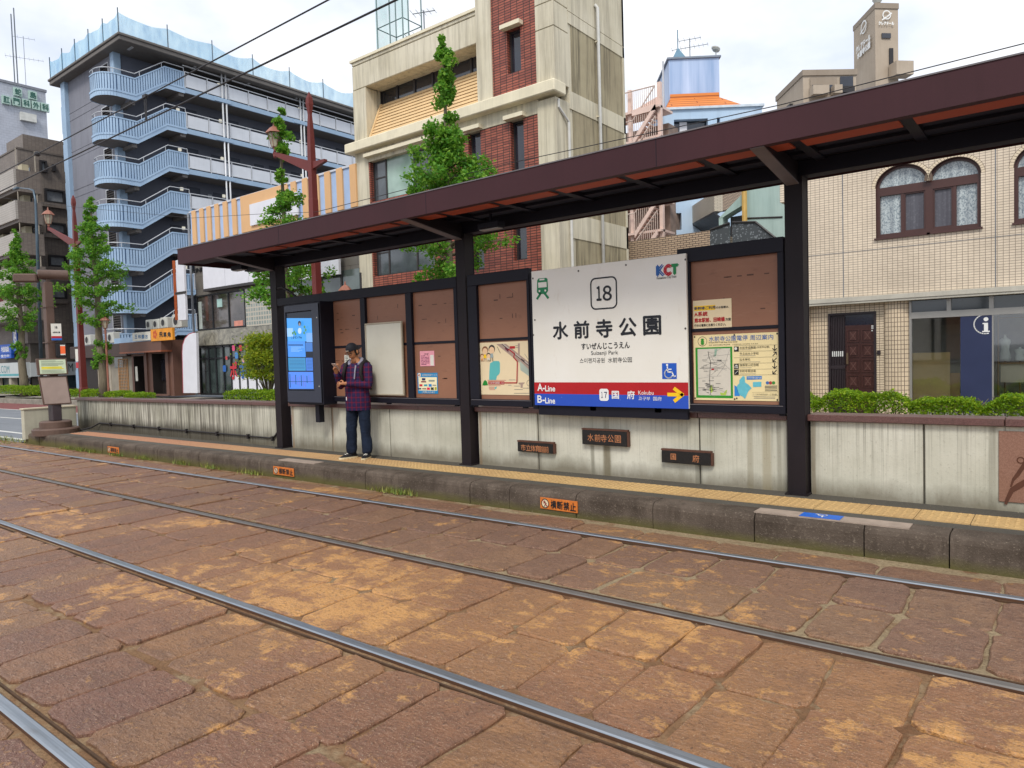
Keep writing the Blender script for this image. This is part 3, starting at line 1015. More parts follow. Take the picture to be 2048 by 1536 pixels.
def lines(mb, c, w_, h_, n, m, frac=0.45, seed=1, y=None):
    """rows of fine print too small to read"""
    r = random.Random(seed)
    mb.use(m)
    for i in range(n):
        z = c.z + h_ / 2 - (i + 0.5) * h_ / n
        x = c.x - w_ / 2
        while x < c.x + w_ / 2 - w_ * 0.05:
            l = min(r.uniform(0.1, 0.4) * w_, c.x + w_ / 2 - x)
            t = h_ / n * frac / 2
            mb.face((x, c.y - 0.002, z - t), (x + l, c.y - 0.002, z - t), (x + l, c.y - 0.002, z + t), (x, c.y - 0.002, z + t))
            x += l + r.uniform(0.02, 0.08) * w_
            if r.random() < 0.15:
                break
# whiteboard
t = thing("whiteboard", "blank white poster frame hung on the brown notice board", "poster frame", (-8.08, 7.26, 1.2))
a, b = P(740, 647, 7.26), P(815, 788, 7.26)
mb = MB(mat("pale_metal", "#a59a85", 0.4, var=0.1))
mb.frame(-8.5, -7.68, 1.18, 2.28, 7.24, 0.022, -0.03)
mb.build("frame", t, bevel=0.003)
mb = MB(mat("whiteboard_face", "#c3bfae", 0.3, var=0.1, scale=1.5, spec=0.5))
mb.box(-8.478, -7.702, 7.22, 7.235, 1.202, 2.258)
mb.build("panel", t)
# small notice beside the man, pink notice, payment notice
o, c, w_, h_ = sheet("paper_notice", 689, 710, 714, 744, SY, M_pwhite, "white paper notice half hidden behind the man's phone hand")
mb = MB(); lines(mb, c, w_ * 0.82, h_ * 0.85, 9, mat("ink_grey", "#5b6a5b", 0.6), 0.4, 5)
mb.build("print", o)
o, c, w_, h_ = sheet("paper_notice", 840, 702.5, 869.5, 732, SY, mat("paper_pink", "#e39aa6", 0.6, var=0.06), "pink paper notice with a cut corner on the brown board")
mb = MB(); lines(mb, c + Vector((-w_ * 0.13, 0, -h_ * 0.1)), w_ * 0.58, h_ * 0.66, 7, mat("ink_plum", "#7a3a5a", 0.6), 0.42, 3)
prect(mb, 860.5, 710, 868, 731, c.y, M_pwhite)
ptext(mb, "ナビ", 853, 708.3, 9, 4.4, c.y, M_ink, 0.02)
mb.build("print", o)
o, c, w_, h_ = sheet("payment_notice", 835, 746, 876.5, 787.5, SY, mat("poster_blue", "#1f83b8", 0.5, var=0.05), "blue bordered poster of small coloured payment badges")
mb = MB()
prect(mb, 837, 754.5, 874.5, 781.3, c.y, mat("poster_cream", "#efe4bb", 0.5, var=0.04), 0.001)
disc(mb, P(838.8, 750.5, c.y) , 0.034, M_pwhite)
ptext(mb, "IC", 838.8, 750.5, 4.4, 3.6, c.y - 0.002, M_inkred, 0.03)
ptext(mb, "全国相互利用サービス", 859.5, 750, 30, 4.2, c.y, M_pwhite, 0.0)
ptext(mb, "ご利用になれます", 857, 784.4, 26, 4, c.y, M_pwhite, 0.01)
for cx, cy, ww, hh, cc in ((847.5, 758.5, 7, 4.5, "#2a2a55"), (847.5, 763.5, 10, 2.6, "#7a2030"), (863.5, 761.5, 12, 3.2, "#8a948a"), (842, 770.5, 6.2, 4.2, "#c81836"), (851.5, 770.5, 7.2, 3.6, "#3aa0a8"), (860.5, 770.7, 6.2, 5.2, "#1582c8"), (869, 770.5, 7.5, 2.4, "#9a9a88"), (839.5, 777.4, 6.5, 3.2, "#2a4a6a"), (848.8, 777.6, 8, 2.0, "#6a3a2a"), (857, 777.3, 6, 4.6, "#dc1446"), (864.8, 777.3, 6, 5.2, "#2b3a1c"), (871.6, 777.0, 4.2, 5.5, "#a8a412")):
    prect(mb, cx - ww / 2, cy - hh / 2, cx + ww / 2, cy + hh / 2, c.y, mat("badge_" + cc[1:], cc, 0.5, var=0.02), 0.003)
mb.build("print", o)
# illustrated walking map, left of the sign
o, c, w_, h_ = sheet("route_map", 957.5, 686, 1066.5, 790.5, SY, M_paper, "cream illustrated walking map with a red route and a teal pond", "map")
mb = MB()
def mpx(zx, zy):   # pixel in the enlarged view of this map -> photograph pixel
    return 950 + zx * 130 / 1426, 670 + zy * 140 / 1536
def poly(pts, m, lift, y):
    mb.use(m)
    q = [P(*mpx(*p_), y) for p_ in pts]
    mb.face(*[(v.x, y - lift, v.z) for v in q])
def line(pts, wd, m, lift, y, f=None):
    f = f or mpx
    stroke(mb, [P(*f(*p_), y) for p_ in pts], wd, m, lift=lift)
y = c.y
poly([(470, 200), (680, 192), (1265, 660), (1265, 760), (1215, 800)], M_tan, 0.001, y)
poly([(940, 185), (985, 183), (985, 440), (945, 410)], M_tan, 0.0012, y)
line([(590, 200), (1265, 740)], 0.008, M_ink, 0.002, y)
line([(620, 200), (1265, 715)], 0.005, M_pwhite, 0.002, y)
poly([(975, 560), (1230, 800), (1245, 945), (1000, 770)], mat("ink_sage", "#a9b3a4", 0.5), 0.0015, y)
poly([(330, 620), (420, 570), (520, 570), (548, 610), (548, 820), (530, 860), (480, 905), (465, 985), (310, 985), (315, 800)], M_teal, 0.001, y)
poly([(430, 1150), (480, 1130), (470, 1175), (430, 1190)], M_teal, 0.001, y)
line([(740, 310), (870, 410), (850, 490), (930, 580), (920, 1050), (650, 1050)], 0.016, M_inkred, 0.003, y)
line([(945, 600), (938, 1040)], 0.006, M_tan, 0.0025, y)
poly([(295, 1015), (648, 1015), (648, 1085), (295, 1085)], M_inkred, 0.003, y)
poly([(765, 245), (880, 243), (880, 297), (765, 300)], M_inkred, 0.003, y)
poly([(655, 265), (740, 320), (735, 380), (660, 305)], mat("ink_maroon", "#6a2438", 0.5), 0.003, y)
poly([(1015, 510), (1095, 570), (1080, 605), (1010, 545)], mat("ink_dark_brown", "#4b3a36", 0.5), 0.003, y)
poly([(165, 1100), (190, 1020), (225, 985), (265, 1020), (288, 1100), (210, 1108)], mat("ink_leaf", "#17872c", 0.5), 0.003, y)
ptext(mb, "水前寺成趣園 入口", *[*mpx(470, 1050)], 29, 4.4, y - 0.003, M_pwhite, 0.0, 0.001)
poly([(955, 1045), (1100, 1040), (1050, 1090), (1045, 1160), (1000, 1160), (1000, 1090), (960, 1080)], M_tan, 0.001, y)
ptext(mb, "(", *[*mpx(1190, 1055)], 0.001, 0.001, y, M_ink)
disc(mb, P(*mpx(1190, 1055), y), 0.04, M_ink, r2=0.036, lift=0.002)
line([(1190, 1005), (1190, 1105)], 0.004, M_ink, 0.002, y)
for a_, b_ in (((280, 993), (680, 993)), ((300, 1112), (560, 1112)), ((310, 1145), (430, 1145)), ((310, 1172), (420, 1172)), ((320, 1200), (440, 1200))):
    line([a_, b_], 0.007, mat("ink_faded_red", "#c4746a", 0.5), 0.002, y)
for a_, b_ in (((860, 1278), (1245, 1278)), ((860, 1120), (990, 1120)), ((865, 1195), (1050, 1195)), ((1050, 1165), (1210, 1165)), ((890, 235), (950, 235)), ((890, 275), (955, 275)), ((750, 985), (890, 985)), ((735, 1100), (800, 1100))):
    line([a_, b_], 0.006, mat("ink_faded_grey", "#85807a", 0.5), 0.002, y)
line([(490, 260), (560, 400)], 0.006, M_ink, 0.002, y)
line([(1090, 415), (1215, 600)], 0.005, mat("ink_faded_grey", "#85807a", 0.5), 0.002, y)
# the little family drawn in the map's corner
M_hair1, M_hair2, M_skinp = mat("ink_brown_hair", "#8a5a3c", 0.5), mat("ink_black_hair", "#2e2b2b", 0.5), mat("ink_skin", "#eec79c", 0.5)
for hx, hy, r_, hm, bm_, by_, fy_ in ((222, 345, 48, M_hair1, M_yel, 400, 580), (370, 320, 50, M_hair2, mat("ink_grey_blue", "#9aa7a5", 0.5), 375, 575), (158, 470, 30, M_hair1, mat("ink_apricot", "#e08a4a", 0.5), 505, 580), (300, 455, 32, M_hair2, M_pwhite, 490, 578)):
    q = P(*mpx(hx, hy - r_ * 0.25), y)
    disc(mb, q, r_ * 0.00113, hm, 12, lift=0.002)
    disc(mb, P(*mpx(hx, hy + r_ * 0.25), y), r_ * 0.00092, M_skinp, 12, lift=0.003)
    poly([(hx - r_ * 0.4, by_), (hx + r_ * 0.4, by_), (hx + r_ * 0.75, by_ + (fy_ - by_) * 0.6), (hx - r_ * 0.75, by_ + (fy_ - by_) * 0.6)], bm_, 0.0025, y)
    for sx in (-0.35, 0.35):
        line([(hx + r_ * sx, by_ + (fy_ - by_) * 0.6), (hx + r_ * sx * 1.4, fy_)], 0.011, hm, 0.002, y)
mb.build("print", o)
# Shinkansen notice and area guide, right of the sign
def gpx(zx, zy):
    return 1380 + zx * 190 / 1327, 590 + zy * 220 / 1536
o, c, w_, h_ = sheet("transfer_notice", 1386.2, 602, 1464, 660.5, SY, M_paper, "cream notice with yellow highlight and red station names")
mb = MB()
y = c.y
prect(mb, *gpx(57, 158), *gpx(355, 205), y, M_yel, 0.001)
def gt(s, zx, zy, zw, zh, m, bold=0.02):
    ptext(mb, s, *gpx(zx, zy), zw * 190 / 1327, zh * 220 / 1536, y - 0.002, m, bold, 0.001)
gt("新幹線ご利用", 206, 180, 296, 46, mat("ink_navy", "#1d2f5e", 0.5))
gt("のお客様は、", 455, 168, 180, 34, M_ink)
gt("A系統", 152, 265, 188, 66, M_inkred, 0.03)
gt("熊本駅前、田崎橋", 272, 346, 425, 66, M_inkred, 0.03)
gt("方面", 533, 338, 78, 40, M_ink)
gt("行きの電車にお乗りください。", 278, 418, 440, 40, M_ink)
mb.build("print", o)
o, c, w_, h_ = sheet("area_guide", 1387, 671, 1558.5, 802.5, SY, mat("guide_cream", "#e8d5a0", 0.5, var=0.05), "cream area guide board with a green framed street map", "map")
mb = MB()
y = c.y
gt("水前寺公園電停", 530, 605, 540, 72, M_inkblue, 0.0)
gt("周辺案内", 998, 590, 325, 72, M_inkblue, 0.0)
disc(mb, P(*gpx(174, 648), y), 0.052, M_ink, 24, r2=0.048)
gt("i", 174, 652, 48, 88, M_inkgrn, 0.05)
gt("Suizenji Park Tram Stop Area Guide", 460, 660, 400, 20, M_ink, 0.01)
gt("电车 水前寺公园站 周边地图    스이젠지공원 전차정류장 주변 안내", 600, 690, 680, 17, M_ink, 0.0)
prect(mb, *gpx(75, 736), *gpx(602, 1442), y, M_inkgrn, 0.001)
prect(mb, *gpx(106, 756), *gpx(572, 1405), y, mat("map_paper", "#cdc6b6", 0.6, var=0.08, scale=8), 0.002)
r2 = random.Random(12)
def gl(pts, wd, m, lift=0.003):
    stroke(mb, [P(*gpx(*p_), y) for p_ in pts], wd, m, lift=lift)
M_road_l = mat("ink_map_road", "#8d8880", 0.6)
M_dgr = mat("ink_map_dark", "#4a4844", 0.6)
gl([(255, 790), (265, 860), (290, 930), (280, 1060), (275, 1180), (290, 1390)], 0.006, M_dgr)
for q in range(16):
    ya = r2.uniform(780, 1390)
    xa, xb = r2.uniform(110, 300), r2.uniform(330, 565)
    gl([(xa, ya), ((xa + xb) / 2, ya + r2.uniform(-50, 50)), (xb, ya + r2.uniform(-90, 90))], 0.0025, M_road_l)
gl([(550, 770), (480, 1000), (380, 1130)], 0.003, M_road_l)
gl([(300, 900), (430, 920), (560, 1040)], 0.003, M_road_l)
for q in range(46):
    xa, ya = r2.gauss(260, 70), r2.choice((r2.uniform(800, 1390), r2.gauss(1290, 60)))
    if 115 < xa < 500 and 765 < ya < 1398:
        gl([(xa, ya), (xa + r2.uniform(20, 70), ya)], 0.005, M_dgr)
def gp(pts, m, lift=0.0025):
    mb.use(m)
    mb.face(*[(v.x, y - lift, v.z) for v in [P(*gpx(*p_), y) for p_ in pts]])
gp([(345, 760), (385, 750), (365, 850), (340, 860)], mat("map_green_water", "#8fae98", 0.6))
gp([(300, 1250), (270, 1320), (300, 1370), (330, 1330)], mat("map_lime", "#a8bf4e", 0.6))
gp([(500, 1330), (520, 1325), (505, 1400), (430, 1400), (420, 1360), (470, 1370)], mat("map_lime", "#a8bf4e", 0.6))
gp([(300, 1028), (337, 1028), (337, 1048), (300, 1048)], M_inkred, 0.004)
gt("水前寺成趣園", 805, 735, 225, 36, M_ink, 0.0)
gt("(水前寺公園)", 1018, 728, 180, 34, M_ink, 0.0)
gt("市立出水小学校", 826, 817, 265, 38, M_ink, 0.0)
gt("出水神社", 768, 900, 150, 38, M_ink, 0.0)
gt("後藤是山記念館", 826, 976, 265, 38, M_ink, 0.0)
gt("水前寺競技場", 805, 1060, 228, 38, M_ink, 0.0)
for i, zy in enumerate((700, 782, 868, 950, 1035, 1115)):
    gl([(615, zy + 8), (1222, zy - 6)], 0.002, M_dgr)
    if i < 5:
        gl([(695, zy + 66), (860 + 60 * (i % 3), zy + 64)], 0.0035, M_road_l)
for zx, zy, dx_, dy_ in ((1183, 738, 0, 1), (1183, 822, 0.7, -0.7), (1183, 905, -0.7, 0.7), (1183, 988, 0, 1), (1183, 1075, -0.7, 0.7)):
    gl([(zx - dx_ * 36, zy - dy_ * 36), (zx + dx_ * 36, zy + dy_ * 36)], 0.008, M_ink)
    for s_ in (-1, 1):
        ex, ey = zx + dx_ * 36, zy + dy_ * 36
        ax, ay = -dx_ * 0.7 - s_ * dy_ * 0.7, -dy_ * 0.7 + s_ * dx_ * 0.7
        gl([(ex, ey), (ex + ax * 40, ey + ay * 40)], 0.008, M_ink)
for zy in (755, 998, 1080):
    gp([(615, zy - 34), (683, zy - 36), (683, zy + 34), (615, zy + 36)], M_ink, 0.0025)
disc(mb, P(*gpx(640, 748), y), 0.016, M_pwhite, 12, lift=0.004)
gp([(625, 990), (650, 972), (675, 990)], M_pwhite, 0.004)
for zx in (630, 648, 666):
    gp([(zx - 4, 996), (zx + 5, 996), (zx + 5, 1022), (zx - 4, 1022)], M_pwhite, 0.004)
gl([(630, 1100), (670, 1060)], 0.004, M_pwhite, 0.004)
M_cy = mat("ink_map_cyan", "#62b7c4", 0.5, var=0.1, scale=20)
gp([(740, 1130), (765, 1140), (770, 1220), (815, 1250), (862, 1300), (820, 1340), (800, 1380), (770, 1450), (740, 1420), (700, 1400), (660, 1330), (655, 1270), (690, 1230), (690, 1190)], M_cy)
gp([(622, 1260), (655, 1280), (665, 1330), (700, 1410), (622, 1410)], mat("ink_map_sea", "#2f86d0", 0.5))
gp([(880, 1215), (998, 1212), (998, 1280), (880, 1284)], M_cy)
gp([(792, 1135), (1004, 1130), (1004, 1176), (792, 1182)], mat("ink_mid_blue", "#2374bb", 0.5))
gt("熊本市観光案内図", 898, 1156, 190, 26, M_pwhite, 0.0)
for zx, cc in ((1083, "#3f6fae"), (1126, "#b23a3a"), (1168, "#3d8a3a")):
    disc(mb, P(*gpx(zx, 1226), y), 0.017, mat("dot_" + cc[1:], cc, 0.5), 10, lift=0.003)
for zy in (1272, 1290, 1312, 1336):
    gl([(1050, zy), (1215, zy - 3)], 0.006, M_dgr)
gt("ここは中央区出水一丁目5番", 1043, 1386, 335, 22, M_dgr, 0.0)
gl([(870, 1360), (1230, 1350)], 0.0015, M_dgr); gl([(870, 1410), (1230, 1404)], 0.0015, M_dgr)
for zy in (1420, 1440):
    gl([(895, zy), (1190, zy + 4)], 0.004, M_road_l)
for zx, zy in ((65, 585), (1218, 538), (620, 556), (75, 1440), (1222, 1465), (625, 1452), (655, 1442)):
    disc(mb, P(*gpx(zx, zy), y), 0.009, M_ink, 8, lift=0.004)
mb.build("print", o)
# ---- the station name sign
ST = 7.2
M_sign = None
k = NT("sign_white")
n1 = k.noise(k.pos, 0.9, 5)
n2 = k.noise(k.map(k.pos, (2, 2, 0.8)), 2.5, 6, 0.65)
n3 = k.noise(k.pos, 14, 4, 0.7)
out = k.mix(k.ramp(n1, 0.3, 0.7), C("#dfdacc"), C("#e8e5dc"))
out = k.mix(k.math('MULTIPLY', k.ramp(n2, 0.6, 0.8), 0.35), out, C("#b39a78"))
out = k.mix(k.math('MULTIPLY', k.ramp(n3, 0.68, 0.76), 0.4), out, C("#8d8678"))
M_sign = k.done(out, 0.42, 0, 0.5)
a, b = P(1062.5, 543.5, ST), P(1377.5, 816, ST)
sx0, sx1 = a.x, b.x
sz1, sz0 = (P(1062, 543.5, ST).z + P(1376, 505.5, ST).z) / 2, (P(1066, 810, ST).z + P(1378, 817.5, ST).z) / 2
t = thing("station_sign", "large white station name sign with red and blue line bands", "sign", ((sx0 + sx1) / 2, ST, sz0))
mb = MB(M_sign)
zr = (P(1066, 764.3, ST).z + P(1377, 765.2, ST).z) / 2
zm = (P(1066, 787.3, ST).z + P(1377, 791.2, ST).z) / 2
mb.box(sx0, sx1, ST, ST + 0.035, sz0, sz1)
mb.build("panel", t, bevel=0.003)
mb = MB(mat("sign_red", "#b0141a", 0.4, var=0.08))
mb.face((sx0, ST - 0.001, zm), (sx1, ST - 0.001, zm), (sx1, ST - 0.001, zr), (sx0, ST - 0.001, zr))
mb.build("red_band", t)
k = NT("sign_blue")
n1 = k.noise(k.pos, 22, 3, 0.6)
M_sblue = k.done(k.mix(k.ramp(n1, 0.70, 0.74), C("#1e4bb4"), C("#9fb3d8")), 0.4, 0, 0.5)
mb = MB(M_sblue)
mb.face((sx0, ST - 0.001, sz0), (sx1, ST - 0.001, sz0), (sx1, ST - 0.001, zm), (sx0, ST - 0.001, zm))
mb.build("blue_band", t)
M_blk = mat("sign_black", "#16191f", 0.45, var=0.05)
M_wht = mat("sign_lettering_white", "#e6e6e2", 0.45, var=0.03)
mb = MB()
Ys = ST
for s_, cx, cy, ww, hh in (("水", 1121, 661, 31, 36), ("前", 1163.3, 659.2, 31.5, 36), ("寺", 1208.3, 656.8, 33.5, 37.5), ("公", 1255.5, 654, 36, 38), ("園", 1304.3, 650.7, 36.5, 39.5)):
    ptext(mb, s_, cx, cy, ww, hh, Ys, M_blk, 0.028)
ptext(mb, "すいぜんじこうえん", 1210, 691.5, 97, 13, Ys, M_blk, 0.02)
ptext(mb, "Suizenji Park", 1209, 706.6, 54, 10.5, Ys, M_blk)
ptext(mb, "스이젠지공원  水前寺公园", 1210.5, 720.3, 104, 10.5, Ys, M_blk)
mb.build("station_name", t)
mb = MB()
c = P(1207.3, 586.3, Ys)
pa = rrect(c + Vector((0, -0.003, 0)), 0.36, 0.375, 0.07)
pb = rrect(c + Vector((0, -0.003, 0)), 0.325, 0.34, 0.055)
mb.use(M_blk)
for i in range(len(pa)):
    j = (i + 1) % len(pa)
    mb.face(pa[i], pa[j], pb[j], pb[i])
ptext(mb, "１", 1198, 586.8, 10.5, 30, Ys, M_blk, 0.022); ptext(mb, "８", 1214.5, 586.2, 18.5, 31, Ys, M_blk, 0.022)
mb.build("station_number", t)
# tram pictogram
M_tg = mat("sign_green", "#0d7d4c", 0.45, var=0.05)
mb = MB(M_tg)
def tp(zx, zy):
    return P(800 + zx / 3, 450 + zy / 3, Ys)
def tpoly(pts, m, lift):
    mb.use(m)
    mb.face(*[(v.x, Ys - lift, v.z) for v in [tp(*p_) for p_ in pts]])
tpoly([(824, 332), (832, 321), (878, 317), (886, 325), (889, 395), (878, 412), (834, 416), (822, 404)], M_tg, 0.003)
tpoly([(830, 346), (880, 341), (882, 372), (832, 377)], M_sign, 0.005)
tpoly([(838, 325), (868, 322), (868, 330), (838, 333)], M_sign, 0.005)
for zx, zy in ((838, 396), (873, 393)):
    disc(mb, tp(zx, zy), 0.014, M_sign, 10, lift=0.005)
stroke(mb, [tp(843, 412), (tp(824, 442))], 0.03, M_tg, lift=0.003)
stroke(mb, [tp(868, 410), (tp(889, 437))], 0.03, M_tg, lift=0.003)
mb.build("tram_pictogram", t)
# operator mark
mb = MB()
ptext(mb, "K", 1321, 541, 18, 24, Ys, mat("logo_blue", "#1d5ea8", 0.45), 0.07, 0.003)
ptext(mb, "C", 1335.5, 540, 17, 24, Ys, mat("logo_red", "#c0192b", 0.45), 0.07, 0.005)
ptext(mb, "T", 1349.5, 538.7, 17, 23, Ys, mat("logo_green", "#138a4a", 0.45), 0.06, 0.004)
ptext(mb, "Kumamoto City Tram", 1333, 555.3, 39, 6.2, Ys, M_blk, 0.01)
mb.build("operator_mark", t)
# wheelchair square
mb = MB(mat("access_blue", "#1c56b8", 0.45))
def wheelchair(mb, c, s_, m, u=(1, 0, 0), v=(0, 0, 1), n=(0, -1, 0), lift=0.004):
    u, v, c = Vector(u), Vector(v), Vector(c)
    q = lambda a, b: c + u * (a * s_) + v * (b * s_)
    disc(mb, q(-0.12, 0.34), 0.065 * s_, m, 12, u, v, n, lift)
    stroke(mb, [q(-0.11, 0.24), q(-0.08, -0.05), q(0.16, -0.05), q(0.27, -0.3), q(0.36, -0.27)], 0.07 * s_, m, n, lift)
    stroke(mb, [q(-0.1, 0.1), q(0.12, 0.1)], 0.06 * s_, m, n, lift)
    arc = [q(-0.04 + 0.24 * math.cos(math.radians(g)), -0.14 + 0.24 * math.sin(math.radians(g))) for g in range(118, 341, 18)]
    stroke(mb, arc, 0.06 * s_, m, n, lift)
prect(mb, 1324, 726.5, 1353.8, 758, Ys, mat("access_blue", "#1c56b8", 0.45), 0.002)
wheelchair(mb, P(1338.8, 742.2, Ys), 0.2, M_wht)
mb.build("wheelchair_symbol", t)
mb = MB()
ptext(mb, "A-", 1082.5, 774.5, 15, 15, Ys, M_wht, 0.02); ptext(mb, "Line", 1100.5, 777, 20, 12, Ys, M_wht, 0.02)
ptext(mb, "B-", 1082.5, 798.2, 15, 15, Ys, M_wht, 0.02); ptext(mb, "Line", 1100.5, 801.2, 20, 12, Ys, M_wht, 0.02)
mb.use(M_wht)
c = P(1208.2, 789.6, Ys)
mb.face(*rrect(c + Vector((0, -0.003, 0)), 0.125, 0.142, 0.03))
ptext(mb, "１", 1204.2, 789.5, 3.0, 12, Ys - 0.003, mat("ink_navy", "#1d2f5e", 0.5), 0.008); ptext(mb, "７", 1211.4, 789.7, 5.8, 12, Ys - 0.003, mat("ink_navy", "#1d2f5e", 0.5), 0.008)
ptext(mb, "国", 1231, 789.8, 14.5, 16, Ys, M_wht, 0.02); ptext(mb, "府", 1262, 789.8, 15.5, 17, Ys, M_wht, 0.02)
ptext(mb, "Kokubu", 1292, 785.4, 30.5, 8, Ys, M_wht); ptext(mb, "고구부  国府", 1300, 797.2, 46.5, 8, Ys, M_wht)
stroke(mb, [P(1337, 789, Ys), P(1364, 789.4, Ys)], 0.04, M_yel)
stroke(mb, [P(1349.5, 777.5, Ys), P(1365, 789.4, Ys), P(1350, 801.5, Ys)], 0.04, M_yel)
mb.build("line_lettering", t)
M_screw = mat("bolt_dark", "#4a4640", 0.5, var=0.1)
for px, py in ((1066, 557), (1157, 542), (1252, 530), (1371, 519), (1371, 657), (1067, 670), (1070, 640)):
    mb = MB()
    disc(mb, P(px, py, Ys), 0.012, M_screw, 8, lift=0.003)
    mb.build("bolt", t)
mb = MB(M_nav)
for x in (-5.3, -4.45, -3.6):
    mb.box(x - 0.04, x + 0.04, ST + 0.036, ST + 0.1, 1.04, 2.75)
mb.box(sx0 + 0.03, sx1 - 0.03, ST + 0.036, ST + 0.09, 0.97, sz0 + 0.03)
mb.build("support_frame", t)
# ---- electronic display cabinet
t = thing("display_cabinet", "tall dark cabinet with a glowing blue timetable screen", "display", (-10.2, 7.2, 1.0))
CY_ = 7.0
mb = MB(M_nav)
a = P(567, 606, CY_); b = P(645, 808, CY_)
cx0, cx1, cz1, cz0 = a.x, b.x, 2.68, 1.02
mb.box(cx0, cx1, CY_ + 0.02, 7.3, cz0, cz1)
mb.build("housing", t, bevel=0.01)
s0, s1 = P(573, 632, CY_), P(627, 778, CY_)
mb = MB(mat("cabinet_blue_grey", "#2f3340", 0.4, var=0.1))
mb.wall(cx0 + 0.01, cx1 - 0.01, cz0 + 0.04, cz1 - 0.03, CY_ - 0.004, [(s0.x - 0.03, s1.x + 0.03, s1.z - 0.03, s0.z + 0.06)], 0.018)
mb.build("door", t)
def epx(zx, zy):
    return P(560 + zx / 6.4, 600 + zy / 6.4, CY_)
E_ = lambda n_, c_, k_: emit("screen_" + n_, c_, k_)
mb = MB(E_("black", "#0a1a30", 0.3))
y = CY_ + 0.012
mb.face((s0.x - 0.02, y, s1.z - 0.02), (s1.x + 0.02, y, s1.z - 0.02), (s1.x + 0.02, y, s0.z + 0.04), (s0.x - 0.02, y, s0.z + 0.04))
def er(x0, y0, x1, y1, m, lift):
    a, b = epx(x0, y0), epx(x1, y1)
    a2, b2 = epx(x0, y1), epx(x1, y0)
    mb.use(m)
    xa, xb = (a.x + a2.x) / 2, (b.x + b2.x) / 2
    mb.face((xa, y - lift, (a2.z)), (xb, y - lift, b.z), (xb, y - lift, b2.z), (xa, y - lift, a.z))
er(84, 232, 408, 530, E_("blue", "#3f8fd6", 0.75), 0.001)
er(84, 360, 160, 470, E_("pale", "#86b0dd", 0.8), 0.002)
er(330, 420, 408, 540, E_("pale2", "#6f9fd8", 0.7), 0.002)
er(92, 530, 318, 730, E_("blue2", "#3f82d2", 0.75), 0.001)
er(322, 545, 408, 660, E_("blue3", "#3d6fb4", 0.7), 0.001)
er(100, 740, 320, 905, E_("teal", "#3a86b8", 0.7), 0.001)
er(326, 740, 412, 905, E_("blue4", "#3f72c8", 0.7), 0.001)
er(104, 920, 420, 1138, E_("blue5", "#4779d2", 0.75), 0.001)
Dk = E_("ink", "#123055", 0.35)
er(100, 570, 288, 582, Dk, 0.003)
for i in range(5):
    er(135, 600 + i * 14, 300 - (i * 37) % 90, 604 + i * 14, E_("pale", "#86b0dd", 0.8), 0.003)
for i in range(8):
    er(112, 752 + i * 18, 310, 757 + i * 18, Dk if i == 3 else E_("ink2", "#2a5f8a", 0.5), 0.003)
for i in range(8):
    er(340, 752 + i * 18, 405, 757 + i * 18, E_("ink2", "#2a5f8a", 0.5), 0.003)
for i in range(12):
    xx = 120 + i * 24
    er(xx, 950 + (i * 29) % 40, xx + 7, 1120 - (i * 53) % 60, E_("rose", "#6a6fd0", 0.6) if i % 3 else Dk, 0.003)
er(104, 1040, 420, 1048, E_("ink2", "#2a5f8a", 0.5), 0.003)
# advert figure on the screen: dark hair, face, green leaves
disc(mb, epx(260, 300), 0.042, E_("hair", "#1b2c44", 0.35), 14, lift=0.016)
disc(mb, epx(262, 312), 0.026, E_("face", "#8f8a90", 0.55), 12, lift=0.018)
disc(mb, epx(262, 395), 0.05, E_("shirt", "#a9c4e4", 0.7), 14, lift=0.015)
for zx, zy in ((195, 410), (175, 425), (210, 435), (325, 345), (340, 385), (320, 420)):
    disc(mb, epx(zx, zy), 0.024, E_("leaf", "#4f8f5a", 0.5), 10, lift=0.017)
q = epx(205, 482)
text(mb, "くまモン! Pay", q + Vector((0, 0.012, 0)), 0.3, 0.055, Dk, bold=0.02, lift=0.006)
mb.build("screen", t)
mb = MB(mat("bolt_pale", "#b8b4aa", 0.4))
for px, py in ((633.5, 635), (638.5, 772.5)):
    disc(mb, P(px, py, CY_ - 0.006), 0.012, mat("bolt_pale", "#b8b4aa", 0.4), 8, lift=0.002)
mb.build("lock", t)
mb = MB(M_nav)
mb.box(-9.72, -9.62, 7.14, 7.24, 0.72, 1.02)
mb.build("mounting_leg", t)
# ---- stone plaques on the wall
k = NT("plaque_black_stone")
n1 = k.noise(k.pos, 160, 3, 0.7)
n2 = k.noise(k.pos, 18, 5, 0.65)
out = k.mix(k.ramp(n1, 0.58, 0.7), C("#0e0d0c"), C("#4a3a2e"))
k.bump(n2, 0.004, 0.6)
M_plq = k.done(out, 0.45, 0, 0.5)
M_plf = mat("plaque_rust_edge", "#5a3a2c", 0.6, var=0.25, scale=12)
M_cop2 = mat("engraved_bronze", "#c07f55", 0.5, var=0.2, scale=30)
PY_ = WY - 0.06
def plaque(x0, y0, x1, y1, words, lab, bold=0.0, speck=0):
    a, b = P(x0, y0, PY_), P(x1, y1, PY_)
    ax, bx, za, zb = a.x, b.x, max(a.z, b.z), min(a.z, b.z)
    t = thing("stone_plaque", lab, "plaque", ((ax + bx) / 2, PY_, zb), "black stone name plaques on the concrete wall")
    mb = MB(M_plq)
    mb.box(ax, bx, PY_, WY - 0.002, zb, za)
    mb.build("slab", t, bevel=0.006)
    mb = MB(M_plf)
    mb.box(ax - 0.005, bx + 0.005, PY_ + 0.004, WY - 0.003, za + 0.001, za + 0.02)
    mb.box(bx + 0.001, bx + 0.02, PY_ + 0.01, WY - 0.003, zb, za)
    mb.build("rim", t)
    mb = MB()
    for s_, cx, cy, ww, hh in words:
        ptext(mb, s_, cx, cy, ww, hh, PY_, M_cop2, bold)
    mb.build("lettering", t)
def zp(zx, zy): return 1030 + zx / 4.876, 800 + zy / 4.876
